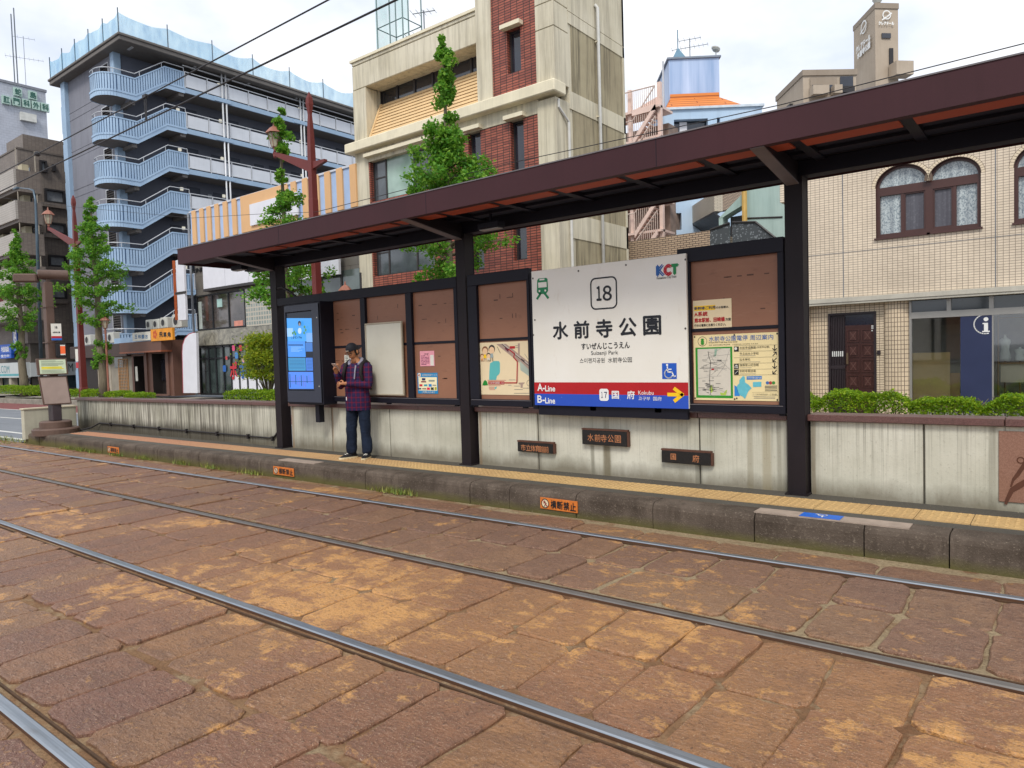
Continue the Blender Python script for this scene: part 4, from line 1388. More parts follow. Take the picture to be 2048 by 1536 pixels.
q = lambda s_, zx, zy, zw, zh: (s_, *zp(zx, zy), zw / 4.876, zh / 4.876)
plaque(1034.5, 883.5, 1105.5, 908, [q(s_, zx, zy, 46, 62) for s_, zx, zy in (("市", 82, 462), ("立", 132, 465), ("体", 178, 472), ("育", 222, 474), ("館", 262, 480), ("前", 306, 484))], "small speckled black plaque, leftmost on the wall", 0.0)
plaque(1163.5, 859.5, 1253.5, 894, [q(s_, zx, zy, 58, 72) for s_, zx, zy in (("水", 738, 365), ("前", 806, 370), ("寺", 866, 375), ("公", 934, 376), ("園", 1004, 382))], "middle black plaque with five bronze characters", 0.0)
plaque(1322.5, 900.5, 1421, 932, [q("国", 1545, 553, 52, 60), q("府", 1765, 572, 66, 72)], "black plaque with two bronze characters, nearest the thick post", 0.005)
# ---- brown relief panel at the right edge
t = thing("relief_panel", "brown granite panel with an engraved running figure", "panel", (0.1, WY, 0.3))
M_relb = None
k = NT("relief_granite")
n1 = k.noise(k.pos, 140, 3, 0.7)
n2 = k.noise(k.pos, 1.8, 4)
out = k.mix(k.ramp(n1, 0.35, 0.65), C("#7b5646"), C("#94705e"))
out = k.mix(k.math('MULTIPLY', k.ramp(n2, 0.4, 0.7), 0.4), out, C("#8a5f42"))
M_relb = k.done(out, 0.55, 0, 0.4)
mb = MB(M_relb)
mb.box(-0.455, 0.75, WY - 0.012, WY - 0.001, 0.33, 0.945)
mb.build("slab", t, tilt=True, bevel=0.003)
mb = MB()
M_eng = mat("engraved_brown", "#573424", 0.8, var=0.2, scale=20)
yy = WY - 0.013
def ep(zx, zy):   # from an enlarged view of the right edge
    v = P(1900 + zx / 6.68, 800 + zy / 6.68, yy)
    return Vector((v.x, yy, v.z + G(v.x) * 0))
mb.use(M_eng)
def efill(pts):
    mb.face(*[(p_.x, yy - 0.002, p_.z) for p_ in [ep(*q_) for q_ in pts]])
efill([(735, 1330), (800, 1180), (830, 1160), (900, 1110), (960, 1080), (1040, 1030), (1120, 1010), (1130, 1070), (1030, 1130), (930, 1190), (850, 1230), (790, 1340), (760, 1400), (725, 1390)])
efill([(800, 1160), (830, 1050), (900, 950), (960, 860), (1010, 800), (1080, 780), (1090, 840), (1020, 890), (970, 950), (930, 1010), (860, 1080), (822, 1165)])
efill([(1010, 790), (1120, 800), (1170, 900), (1130, 1010), (1040, 1030), (1000, 960), (1040, 880)])
efill([(1080, 780), (1180, 720), (1290, 760), (1285, 800), (1190, 770), (1110, 830)])
efill([(1110, 1010), (1220, 1090), (1290, 1230), (1380, 1280), (1370, 1320), (1260, 1270), (1180, 1130), (1080, 1060)])
q_ = ep(1110, 690)
disc(mb, q_, 0.05, M_eng, 14, lift=0.002)
disc(mb, ep(945, 805), 0.03, M_eng, 12, lift=0.002, r2=0.02)
mb.build("engraving", t)
# ---- orange no-crossing plates on the kerb
M_or = mat("plate_orange", "#c9702a", 0.55, var=0.2, scale=12)
def kerb_plate(px0, py0, px1, py1, lab):
    yk = KY - 0.012
    a, b = P(px0, py0, yk), P(px1, py1, yk)
    cx, cz = (a.x + b.x) / 2, (P(px0, (py0 + py1) / 2 - (py1 - py0) * 0.02, yk).z + b.z + a.z) / 3
    w_, h_ = b.x - a.x, 0.125
    cz = (a.z + b.z) / 2
    t = thing("kerb_plate", lab, "sign", (cx, yk, cz - h_ / 2), "orange no-crossing plates on the platform kerb")
    mb = MB(M_or)
    mb.box(a.x, b.x, yk, yk + 0.012, cz - h_ / 2, cz + h_ / 2)
    mb.build("plate", t, bevel=0.002)
    mb = MB()
    c = Vector((a.x + w_ * 0.14, yk, cz))
    disc(mb, c, 0.05, mat("plate_pale", "#d8c4a4", 0.5), 20, lift=0.002)
    disc(mb, c, 0.052, M_ink, 20, lift=0.003, r2=0.043)
    disc(mb, c + Vector((-0.004, 0, 0.024)), 0.008, M_ink, 8, lift=0.003)
    for pts in (((-0.002, 0.014), (0.002, -0.008), (-0.012, -0.034)), ((0.002, -0.008), (0.018, -0.03)), ((-0.02, 0.002), (0, 0.012), (0.02, -0.004))):
        stroke(mb, [c + Vector((p_[0], 0, p_[1])) for p_ in pts], 0.008, M_ink, lift=0.003)
    stroke(mb, [c + Vector((-0.032, 0, 0.032)), c + Vector((0.032, 0, -0.032))], 0.007, M_inkred, lift=0.004)
    for i, s_ in enumerate("横断禁止"):
        text(mb, s_, (a.x + w_ * (0.37 + 0.173 * i), yk, cz), w_ * 0.155, h_ * 0.72, M_ink, bold=0.025, lift=0.003)
    mb.build("lettering", t)
kerb_plate(1080, 993, 1155, 1028, "clean orange no-crossing plate below the station sign")
kerb_plate(546, 932, 587.5, 954, "orange no-crossing plate on the kerb left of the man")
kerb_plate(215, 893, 237.5, 907, "rusty orange no-crossing plate nearest the leaning stop pillar")
# blue wheelchair mark on the kerb top
a = PZ(1598, 1045, 0.262); 
mb = MB(mat("access_blue2", "#1b62c4", 0.5, var=0.12, scale=12))
ax, ay = -1.83, KY + 0.065
mb.box(ax, ax + 0.33, ay, ay + 0.155, 0.2545, 0.2575)
wheelchair(mb, (ax + 0.165, ay + 0.078, 0.2575), 0.15, M_wht, (-1, 0, 0), (0, -1, 0), (0, 0, 1), 0.003)
tag(mb.build("wheelchair_mark", tilt=True), "small blue wheelchair mark stuck on top of the kerb", "marking")
# ---- cable conduit along the left wall
M_pipe = mat("black_conduit", "#231f1f", 0.5, var=0.2)
t = thing("cable_conduit", "black cable pipe running along the left platform wall", "pipe", (-15, 7.36, 0.4))
pts = [Vector((-19.25, 6.72, 0.55)), Vector((-19.2, 6.85, 0.34)), Vector((-19.05, 7.05, 0.27)), Vector((-18.8, 7.25, 0.34)), Vector((-18.6, 7.35, 0.44))]
pts += [Vector((x, 7.355, 0.44 - 0.006 * (x + 18.6))) for x in (-17, -15, -13, -11.7, -11.4)]
pts += [Vector((-11.24, 7.355, 0.43)), Vector((-11.13, 7.355, 0.52)), Vector((-11.1, 7.355, 0.64)), Vector((-11.08, 7.35, 1.2)), Vector((-11.06, 7.32, 2.4))]
MB(M_pipe).tube(pts, [0.018] * 5 + [0.013] * 5 + [0.018] * 5, 8).build("pipe", t, tilt=True, smooth=True)
MB(M_pipe).tube([(-11.06, 7.33, 2.4), (-11.05, 7.3, 2.75), (-10.95, 7.28, 3.0), (-10.7, 7.28, 3.02), (-10.45, 7.3, 2.9), (-10.3, 7.3, 2.8)], 0.02, 8).build("loose_loop", t, smooth=True)
mb = MB(M_pipe)
for x in (-18.0, -16.8, -15.6, -14.4, -13.2, -12.1, -11.3):
    mb.box(x - 0.02, x + 0.02, 7.33, 7.378, 0.39 - 0.006 * (x + 18.6), 0.475 - 0.006 * (x + 18.6))
mb.build("clip", t, tilt=True)
# ---- stop pillar at the far end
M_brn = mat("pillar_brown", "#5f4a3f", 0.55, var=0.18, scale=3, streak=0.25)
M_brnd = mat("pillar_dark", "#3c3336", 0.5, var=0.15)
TX, TY = -19.25, 6.62
zz_ = lambda py: PX(108, py, TX).z
t = thing("stop_pillar", "brown stop pillar with notice board and two lamp heads", "pillar", (TX, TY, 0.17))
zb = 0.17
mb = MB(M_brn)
mb.lathe([(0.5, zb - 0.03), (0.5, zb + 0.1), (0.47, zb + 0.13), (0.34, zb + 0.13), (0.34, zb + 0.27), (0.3, zb + 0.3), (0.1, zb + 0.3)], (TX, TY, 0), 28)
mb.build("base", t, smooth=False)
mb = MB(M_brnd)
mb.box(TX - 0.14, TX + 0.14, TY - 0.1, TY + 0.1, zb + 0.3, zz_(790))
mb.build("column", t, bevel=0.012)
U = Vector((0.64, 0.77, 0)).normalized()     # board faces the waiting place, towards +X -Y
U = Vector((0.25, 0.97, 0)).normalized()
Nn = Vector((U.y, -U.x, 0))
def pv(a, z, d=0.0):
    return Vector((TX, TY, z)) + U * a + Nn * d
def slab(mb, a0, a1, z0, z1, d0, d1, lean=0.0):
    mb.prism([pv(a0 + lean * (z0 - z0), z0, d0), pv(a1, z0, d0), pv(a1 - lean, z1, d0), pv(a0 - lean, z1, d0)], Nn * (d1 - d0))
mb = MB(M_brn)
slab(mb, -0.24, 0.34, zz_(809), zz_(752), 0.06, 0.17, 0.07)
o = mb.build("lower_board", t, bevel=0.01)
mb = MB(mat("board_pinkish", "#9c8a80", 0.5, var=0.22, scale=1.6))
slab(mb, -0.21, 0.31, zz_(806.5), zz_(754.5), 0.171, 0.176, 0.065)
mb.build("board_face", o)
mb = MB(M_brn)
zc0, zc1 = zz_(749.5), zz_(717)
slab(mb, -0.32, 0.3, zc0, zc1, 0.05, 0.22, 0.02)
o = mb.build("timetable_case", t, bevel=0.012)
mb = MB(mat("notice_pale", "#c9d6b8", 0.5, var=0.08))
slab(mb, -0.27, 0.26, zc0 + 0.03, zc1 - 0.03, 0.221, 0.224, 0.01)
mb.use(mat("notice_yellow", "#e6d61c", 0.5))
zk = lambda f: zc0 + (zc1 - zc0) * f
slab(mb, -0.24, 0.17, zk(0.42), zk(0.5), 0.2245, 0.226, 0.0)
slab(mb, -0.24, 0.21, zk(0.35), zk(0.4), 0.2245, 0.226, 0.0)
mb.use(mat("notice_ink", "#5f6f55", 0.6))
for zz, l in ((0.85, 0.05), (0.79, 0.2), (0.7, 0.22), (0.64, 0.2), (0.57, 0.1), (0.28, 0.16), (0.21, 0.22), (0.14, 0.22)):
    slab(mb, -0.24, l, zk(zz) - 0.004, zk(zz) + 0.004, 0.2245, 0.226, 0.0)
mb.build("notice", o)
mb = MB(M_brn)
mb.prism([(TX - 0.1, TY - 0.1, 1.0), (TX + 0.1, TY - 0.1, 1.0), (TX + 0.1, TY + 0.08, 1.0), (TX - 0.1, TY + 0.08, 1.0)], (-0.02, 0, 2.8))
mb.build("mast", t, bevel=0.012)
mb = MB(M_brn)
c = pv(0.16, 4.33)
mb.tube([pv(-0.2, 3.98), pv(0.42, 3.98)], [0.115, 0.125], 16)
mb.build("lamp_head", t, smooth=False, bevel=0.01)
mb = MB(M_brn)
mb.obox(pv(-0.42, 3.89, -0.1), (0.5, 0.22, 0.2), Matrix.Rotation(math.atan2(U.y, U.x) - 0.4, 3, 'Z'))
mb.build("lamp_head", t, bevel=0.03)
mb = MB(M_brn)
mb.box(TX - 0.16, TX + 0.04, TY - 0.05, TY + 0.05, 3.78, 3.92)
mb.build("lamp_bracket", t)
mb = MB(M_pwhite)
n0_, n1_ = zz_(681), zz_(648)
slab(mb, 0.0, 0.21, n0_, n1_, 0.13, 0.15)
o = mb.build("name_plate", t)
mb = MB(M_inkred); slab(mb, 0.0, 0.21, n0_ + 0.05, n0_ + 0.1, 0.151, 0.152)
mb.use(M_inkblue); slab(mb, 0.0, 0.21, n0_, n0_ + 0.05, 0.151, 0.152)
text(mb, "水前寺公園", pv(0.105, n0_ + 0.19, 0.15), 0.15, 0.04, M_ink, u=U, n=Nn, bold=0.02)
text(mb, "18", pv(0.105, n1_ - 0.09, 0.15), 0.05, 0.06, M_ink, u=U, n=Nn, bold=0.02)
mb.build("print", o)
mb = MB(mat("signal_black", "#1c1a1c", 0.5))
s0_, s1_ = zz_(714), zz_(688)
mb.obox(pv(0.18, (s0_ + s1_) / 2, 0.12), (0.22, 0.2, s1_ - s0_), Matrix.Rotation(math.atan2(U.y, U.x), 3, 'Z'))
o = mb.build("signal_box", t, bevel=0.01)
mb = MB(emit("signal_orange", "#e0602c", 0.5))
slab(mb, 0.16, 0.26, s0_ + 0.07, s1_ - 0.06, 0.222, 0.226)
mb.use(M_pwhite)
slab(mb, 0.16, 0.26, s1_ - 0.06, s1_ - 0.03, 0.222, 0.226); slab(mb, 0.16, 0.26, s0_ + 0.04, s0_ + 0.07, 0.222, 0.226)
mb.build("signal_lens", o)
mb = MB(M_brn)
for zz in (3.2, 2.35):
    mb.tube([(TX - 0.16, TY - 0.12, zz), (TX + 0.13, TY - 0.12, zz), (TX + 0.13, TY + 0.12, zz), (TX - 0.16, TY + 0.12, zz), (TX - 0.16, TY - 0.12, zz)], 0.012, 6)
mb.build("clamp_ring", t)
# ================================================================== the brick and concrete building behind the shelter
def px_poly(mb, pts, y, d):
    """a plate cut along photo pixels on the upright plane y, d deep"""
    mb.prism([P(a, b, y) for a, b in pts], (0, d, 0))
def concrete(name, c1, c2, stain, amt, sc=1.0):
    k = NT(name)
    n1 = k.noise(k.pos, 0.6 * sc, 6, 0.6)
    n2 = k.noise(k.map(k.pos, (2.6 * sc, 2.6 * sc, 0.16 * sc)), 1.6, 7, 0.68)
    n3 = k.noise(k.map(k.pos, (9 * sc, 9 * sc, 0.3 * sc)), 1.6, 5, 0.65)
    n4 = k.noise(k.pos, 18, 4, 0.6)
    out = k.mix(k.ramp(n1, 0.3, 0.7), C(c1), C(c2))
    out = k.mix(k.math('MULTIPLY', k.ramp(n2, 0.46, 0.74), amt), out, C(stain))
    out = k.mix(k.math('MULTIPLY', k.ramp(n3, 0.55, 0.72), amt * 0.6), out, C(stain))
    k.bump(n4, 0.006, 0.4)
    return k.done(out, 0.85, 0, 0.25)
M_bc = concrete("building_concrete", "#c6bda4", "#d8d0ba", "#6d6456", 0.6)
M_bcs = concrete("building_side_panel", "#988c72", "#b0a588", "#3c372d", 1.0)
M_brick = tiles("red_brick_tile", "#ae624e", "#3a2822", 0.245, 0.082, 0.012, 0.0, 0.5, 0.3, 0.1, 0.006, "#8a4a3e")
M_cream = mat("cream_moulding", "#e2d8bc", 0.6, var=0.1, scale=2, streak=0.2)
M_brfr = mat("bronze_frame", "#35302f", 0.4, var=0.1)
M_gdk = glass("window_dark", "#20242e", 0.07)
M_ggr = glass("window_grey", "#4a5054", 0.12)
M_ggn = glass("window_green_reflection", "#8fa69a", 0.1, 0.35, 0.7)  # greenish reflection painted in as the pane's base colour
bk = thing("brick_building", "brick and stained concrete office building behind the shelter", "building", (-16.8, 18, 0.2))
BX0, BX1, BYF_ = -21.4, -12.1, 18.0
def bx(px, py=300): return P(px, py, BYF_).x
def bz(px, py): return P(px, py, BYF_).z
ROOF = 12.95
zb0 = bz(731.7, 171.9)                 # underside of the roof beam
zc1 = 9.9                              # top of the cornice
xc0, xc1 = bx(731, 200), bx(953, 60)   # recess
xt0, xt1 = bx(984, 100), bx(1072, 100) # brick tower strip
# frame: roof beam, left column, right column, spandrels
mb = MB(M_bc)
mb.box(BX0, xc1 + 0.0, BYF_, BYF_ + 0.5, zb0 + 0.9, ROOF)
mb.box(BX0, xc1 + 0.0, BYF_ + 0.01, BYF_ + 0.5, zb0, zb0 + 0.88)
mb.build("roof_beam", bk, bevel=0.02)
mb = MB(M_bc)
mb.box(BX0, xc0, BYF_ + 0.005, BYF_ + 0.6, 0.2, zb0 - 0.02)
mb.box(xc1, xt0, BYF_ - 0.06, BYF_ + 0.6, zc1 + 0.01, 15.2)
mb.build("column", bk, bevel=0.015)
mb = MB(M_bc)
mb.box(BX0 + 0.05, xt1, BYF_ + 0.02, BYF_ + 0.5, 9.12, zc1 - 0.361)
mb.build("spandrel", bk)
mb = MB(M_cream)
cxe = P(1108, 165, BYF_ - 0.3).x
mb.box(BX0 - 0.25, cxe, BYF_ - 0.3, BYF_ + 0.35, zc1 - 0.36, zc1)
mb.build("cornice", bk, bevel=0.03)
mb = MB(M_cream)
mb.box(BX0 - 0.06, xc1, BYF_ - 0.05, BYF_ + 0.6, ROOF, ROOF + 0.09)
mb.build("parapet_cap", bk)
# top recess: ceiling, reveals, strip window, sloping plank siding
_v = lambda px, py: ray(px, py).z / ray(px, py).y
RD = (zb0 - H) / _v(954, 112) - BYF_
mb = MB(M_bc)
mb.box(xc0 + 0.01, xc1 - 0.01, BYF_ + 0.5, BYF_ + RD, zb0 - 0.0, zb0 + 0.2)
mb.box(xc0 - 0.2, xc0 + 0.002, BYF_ + 0.61, BYF_ + RD, zc1, zb0)
mb.box(xc1 - 0.002, xc1 + 0.2, BYF_ + 0.61, BYF_ + RD, zc1, zb0)
mb.build("recess_lining", bk)
zs1 = P(954, 143, BYF_ + RD).z
mb = MB(M_gdk)
mb.box(xc0, xc1, BYF_ + RD, BYF_ + RD + 0.05, zs1 - 0.1, zb0 + 0.1)
o = mb.build("strip_window", bk)
mb = MB(M_brfr)
n = 6
for i in range(n + 1):
    x = xc0 + (xc1 - xc0) * i / n
    mb.box(x - 0.04, x + 0.04, BYF_ + RD - 0.04, BYF_ + RD - 0.001, zs1, zb0)
mb.box(xc0, xc1, BYF_ + RD - 0.05, BYF_ + RD - 0.002, zs1 - 0.1, zs1)
mb.build("frame", o)
mb = MB()
M_sid = mat("siding_tan", "#d9b98a", 0.6, var=0.1, scale=1.5, streak=0.12)
A0, A1 = Vector((0, BYF_ + 0.06, zc1 + 0.02)), Vector((0, BYF_ + RD - 0.06, zs1))
for i in range(11):
    p0, p1 = A0.lerp(A1, i / 11), A0.lerp(A1, (i + 0.9) / 11)
    mb.use(M_sid)
    mb.prism([(xc0 + 0.12, p0.y - 0.03, p0.z), (xc0 + 0.12, p1.y, p1.z), (xc0 + 0.12, p1.y + 0.08, p1.z), (xc0 + 0.12, p0.y + 0.08, p0.z)], (xc1 - xc0 - 0.24, 0, 0))
mb.use(M_brfr)
mb.prism([(xc0 + 0.1, A0.y + 0.06, A0.z), (xc0 + 0.1, A1.y + 0.06, A1.z), (xc0 + 0.1, A1.y + 0.2, A1.z), (xc0 + 0.1, A0.y + 0.2, A0.z)], (xc1 - xc0 - 0.2, 0, 0))
for x in (xc0 + 0.02, xc1 - 0.12):
    mb.use(M_sid)
    mb.prism([(x, A0.y - 0.05, A0.z), (x, A1.y - 0.05, A1.z), (x, A1.y + 0.1, A1.z), (x, A0.y + 0.1, A0.z)], (0.1, 0, 0))
mb.build("sloping_siding", bk)
# brick infill with holes for the windows, storey by storey
def narrow(px0, px1, py_top, py_bot):
    return (bx(px0, py_top), bx(px1, py_top), bz((px0 + px1) / 2, py_bot), bz((px0 + px1) / 2, py_top))
h_t = narrow(1013, 1040, 57, 145)
h_m = narrow(1018, 1047, 238, 342)
h_m = (h_t[0], h_t[1], h_m[2], h_m[3])
dz_ = h_t[3] - h_m[3]
h_l = (h_t[0], h_t[1], h_m[2] - dz_, h_m[3] - dz_)
h_n = narrow(934, 959, 262, 370)
h_n2 = (h_n[0], h_n[1], h_n[2] - dz_, h_n[3] - dz_)
xw0, xw1 = bx(738, 330), bx(860, 300)
zw1, zw0 = bz(772, 306), bz(741, 404)
hw = (xw0, xw1, zw0, zw1)
hw2 = (xw0, xw1, zw0 - dz_, zw1 - dz_)
mb = MB(M_brick)
mb.wall(xt0, xt1, zc1, 15.2, BYF_, [h_t], 0.22)
zsp = 9.12
mb.use(M_brick)
mb.wall(xc0, xt1, 0.2, zsp, BYF_ + 0.04, [hw, hw2, h_n, h_n2, h_m, h_l, (xw0, xw1 + 3, 0.3, 2.9)], 0.22)
mb.build("brick_wall", bk)
M_hood = M_cream
def bwin(h, panes, y, name="window", hood=True):
    mb = MB(M_brfr)
    x0, x1, z0, z1 = h
    yy = y + 0.16
    mb.frame(x0, x1, z0, z1, yy, 0.06, 0.06)
    tot = sum(p_[0] for p_ in panes)
    x = x0 + 0.06
    w_ = x1 - x0 - 0.12
    gl = []
    for i, (f_, m_, rail) in enumerate(panes):
        xx = x + w_ * f_ / tot
        if i < len(panes) - 1:
            mb.box(xx - 0.035, xx + 0.035, yy, yy + 0.06, z0 + 0.06, z1 - 0.06)
        if rail:
            mb.box(x + 0.036, xx - 0.036, yy + 0.01, yy + 0.06, z0 + (z1 - z0) * 0.52, z0 + (z1 - z0) * 0.52 + 0.05)
        gl.append((x, xx, m_))
        x = xx
    if hood:
        mb.use(M_hood)
        mb.box(x0 - 0.12, x1 + 0.12, y - 0.22, y + 0.1, z1 + 0.005, z1 + 0.13)
    o = mb.build(name, bk)
    for a, b, m_ in gl:
        MB(m_).box(a, b, yy + 0.03, yy + 0.045, z0 + 0.03, z1 - 0.03).build("pane", o)
    return o
for h in (h_m, h_l, h_n, h_n2):
    bwin(h, [(1, M_gdk, False)], BYF_ + 0.04)
bwin(h_t, [(1, M_gdk, False)], BYF_)
o = bwin(hw, [(24, M_ggr, True), (56, M_ggn, False), (36, M_ggr, True)], BYF_ + 0.04)
mb = MB(mat("bottle_row", "#b9c4c8", 0.4, var=0.3, scale=20))
for i in range(9):
    x = hw[0] + (hw[1] - hw[0]) * (0.27 + 0.045 * i)
    mb.lathe([(0.04, 0), (0.04, 0.14), (0.015, 0.2), (0.015, 0.24)], (x, BYF_ + 0.185, hw[2] + 0.07 + 0.0 * i), 6)
bwin(hw2, [(24, M_ggr, True), (56, M_ggr, False), (36, M_ggr, True)], BYF_ + 0.04)
mb = MB(M_gdk)
mb.box(xw0 - 0.1, xw1 + 3.1, BYF_ + 0.2, BYF_ + 0.24, 0.3, 2.95)
mb.build("shop_glass", bk)
# corner column and the stained side wall
mb = MB(M_bc)
for z0, z1 in ((0.2, 3.2), (3.22, zc1 - 0.44), (zc1 + 0.02, 11.55), (11.57, 12.3), (12.32, 15.2)):
    mb.box(xt1 + 0.005, BX1, BYF_ - 0.03, BYF_ + 0.75, z0, z1)
mb.build("corner_column", bk, bevel=0.012)
SD0, SD1 = BYF_ + 0.75, 22.3
mb = MB(M_bc)
mb.box(BX1 - 0.3, BX1 - 0.04, SD0, SD1, 0.2, 15.2)
for z0, z1 in ((PX(1129.3, 41.4, BX1).z, 12.25), (12.27, 15.2), (PX(1129.3, 211.7, BX1).z, PX(1129.3, 176, BX1).z), (PX(1164, 432, BX1).z - 0.75, PX(1164, 432, BX1).z)):
    mb.box(BX1 - 0.039, BX1, SD0 + 0.004, SD1, z0, z1)
mb.box(BX1 - 0.039, BX1 + 0.0, SD1 - 0.12, SD1 - 0.001, 0.2, 15.19)
mb.build("side_frame", bk)
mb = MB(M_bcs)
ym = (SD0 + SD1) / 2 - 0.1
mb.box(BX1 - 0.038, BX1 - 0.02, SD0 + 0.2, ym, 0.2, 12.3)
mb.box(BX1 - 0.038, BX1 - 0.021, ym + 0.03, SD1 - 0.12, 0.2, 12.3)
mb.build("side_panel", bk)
mb = MB(M_bc)
mb.box(BX0, BX0 + 0.3, BYF_ + 0.6, SD1, 0.2, ROOF - 0.02)
mb.box(BX0 + 0.3, BX1 - 0.3, SD1 - 0.3, SD1, 0.2, ROOF - 0.02)
mb.build("rear_wall", bk)
mb = MB(mat("roof_deck_grey", "#77736a", 0.9, var=0.2))
mb.box(BX0 + 0.1, BX1 - 0.31, BYF_ + 0.51, SD1 - 0.31, ROOF - 0.3, ROOF - 0.1)
mb.box(xc1 + 0.1, BX1 - 0.31, BYF_ + 0.51, SD1 - 0.31, 14.8, 14.95)
mb.build("roof", bk)
M_pipe2 = mat("pipe_white", "#c9c8c2", 0.45, var=0.1, scale=4, streak=0.2)
y_p = PX(1192, 100, BX1).y
MB(M_pipe2).tube([(BX1 + 0.09, y_p, 0.2), (BX1 + 0.09, y_p, 12.9), (BX1 + 0.02, y_p - 0.05, 13.0)], 0.055, 10).build("drainpipe", bk, smooth=True)
mb = MB(M_pipe2)
mb.tube([(BX1 + 0.02, BYF_ + 0.1, zc1 - 0.5), (BX1 + 0.02, BYF_ + 0.1, zc1 - 0.72), (BX1 + 0.08, BYF_ + 0.55, zc1 - 1.1), (BX1 + 0.08, BYF_ + 0.55, 0.2)], 0.045, 8)
mb.build("drainpipe", bk)
mb = MB(M_bc)
for i in range(1, 5):
    mb.box(BX1 + 0.0, BX1 + 0.1, y_p - 0.07, y_p + 0.07, 2.2 + i * 2.4, 2.24 + i * 2.4)
mb.build("pipe_clip", bk)
# ---- on its roof
t = thing("scaffold_tower", "green netted scaffold tower standing on the office roof", "scaffold", (-23, 22.5, 12.6))
M_scaf = mat("scaffold_pipe", "#6f8583", 0.4, 0.3, var=0.15)
SY0, SY1 = 21.0, 22.1
c0, c1 = P(756, 100, SY0).x, P(806, 60, SY0).x
zt0, zt1 = 12.4, P(760, -30, SY0).z
mb = MB(M_scaf)
for x in (c0, (c0 + c1) / 2, c1):
    for y in (SY0, SY1):
        mb.tube([(x, y, zt0), (x, y, zt1)], 0.03, 6)
for z in (zt0 + 0.3, zt0 + 1.6, zt0 + 2.0, zt0 + 2.5, zt0 + 3.4):
    for y in (SY0, SY1):
        mb.tube([(c0, y, z), (c1, y, z)], 0.022, 6)
    for x in (c0, c1):
        mb.tube([(x, SY0, z), (x, SY1, z)], 0.022, 6)
for a, b in (((c0, zt0 + 0.3), (c1, zt0 + 1.6)), ((c1, zt0 + 0.3), (c0, zt0 + 1.6)), ((c0, zt0 + 1.6), (c1, zt0 + 3.3))):
    mb.tube([(a[0], SY1, a[1]), (b[0], SY1, b[1])], 0.016, 6)
mb.build("pipe_frame", t)
mb = MB(mat("scaffold_deck", "#8b8f8d", 0.5, 0.4, var=0.2))
for z in (zt0 + 0.35, zt0 + 1.63):
    for i in range(5):
        y = SY0 + 0.1 + i * 0.32
        mb.box(c0 + 0.2, c1 - 0.1, y, y + 0.24, z, z + 0.035)
mb.build("deck", t)
mb = MB(M_scaf)
for s_ in (0, 0.5):
    mb.tube([(c0 + 0.25, SY0 + 0.2 + s_, zt0 + 0.35), (c0 + 1.2, SY0 + 0.2 + s_, zt0 + 1.65)], 0.025, 6)
for i in range(6):
    f = i / 6
    mb.box(c0 + 0.2 + f * 0.95, c0 + 0.38 + f * 0.95, SY0 + 0.2, SY0 + 0.7, zt0 + 0.4 + f * 1.25, zt0 + 0.425 + f * 1.25)
mb.build("ladder_stair", t)
def netting(name, col, alpha):
    if name in MATS:
        return MATS[name]
    k = NT(name)
    w1 = k.noise(k.map(k.pos, (1.2, 1.2, 0.4)), 1.6, 4)
    out = k.mix(k.ramp(w1, 0.3, 0.75), C(col), tuple(min(1, v * 1.6) for v in C(col)[:3]) + (1,))
    tr = k.n("ShaderNodeBsdfTransparent")
    tl = k.n("ShaderNodeBsdfTranslucent")
    k.l(out, tl.inputs[0])
    m1 = k.n("ShaderNodeMixShader"); m1.inputs[0].default_value = 0.5
    m2 = k.n("ShaderNodeMixShader")
    k.inp(m2.inputs[0], k.math('ADD', k.math('MULTIPLY', k.ramp(w1, 0.3, 0.7), -0.25), alpha + 0.12))
    k.done(out, 0.7, 0, 0.2)
    k.l(k.b.outputs[0], m1.inputs[1]); k.l(tl.outputs[0], m1.inputs[2])
    k.l(tr.outputs[0], m2.inputs[1]); k.l(m1.outputs[0], m2.inputs[2])
    k.l(m2.outputs[0], k.o.inputs[0])
    MATS[name] = k.m
    return k.m
def sheet_net(mb, a, b, z0, z1, sag=0.0, n=8, m=4, bulge=(0, 0), seed=1):
    """a hanging net between two feet a, b"""
    r = random.Random(seed)
    a, b = Vector(a), Vector(b)
    vs, fs = [], []
    ph = r.uniform(0, 6)
    for j in range(m + 1):
        for i in range(n + 1):
            t_, s_ = i / n, j / m
            p = a.lerp(b, t_)
            wv = math.sin(t_ * 9 + ph + s_ * 2) * 0.06 * math.sin(PI * t_)
            top = z1 - sag * 4 * t_ * (1 - t_)
            vs.append((p.x + bulge[0] * wv, p.y + bulge[1] * wv, z0 + (top - z0) * s_))
    for j in range(m):
        for i in range(n):
            q = j * (n + 1) + i
            fs.append((q, q + 1, q + n + 2, q + n + 1))
    mb.raw(vs, fs)
mb = MB(netting("green_net", "#4bb3a0", 0.32))
sheet_net(mb, (c0 - 0.04, SY0 - 0.05, 0), (c0 - 0.04, SY1, 0), zt0, zt1, 0, 6, 6, (1, 0), 3)
sheet_net(mb, (c0, SY1 + 0.05, 0), ((c0 + c1) / 2, SY1 + 0.05, 0), zt0 + 2.1, zt1, 0.1, 8, 5, (0, 1), 5)
mb.build("net", t, smooth=True)
mb = MB(mat("tank_grey", "#5f6164", 0.6, var=0.15))
xa, xb = P(790, 90, 20.6).x, P(846, 75, 20.6).x
mb.lathe([(0.75, 0), (0.78, 0.5), (0.7, 0.75), (0.45, 0.9), (0.15, 0.95)], ((xa + xb) / 2, 20.6, 12.7), 20)
tag(mb.build("water_tank", smooth=True), "dark grey domed tank on the office roof beside the scaffold", "tank")
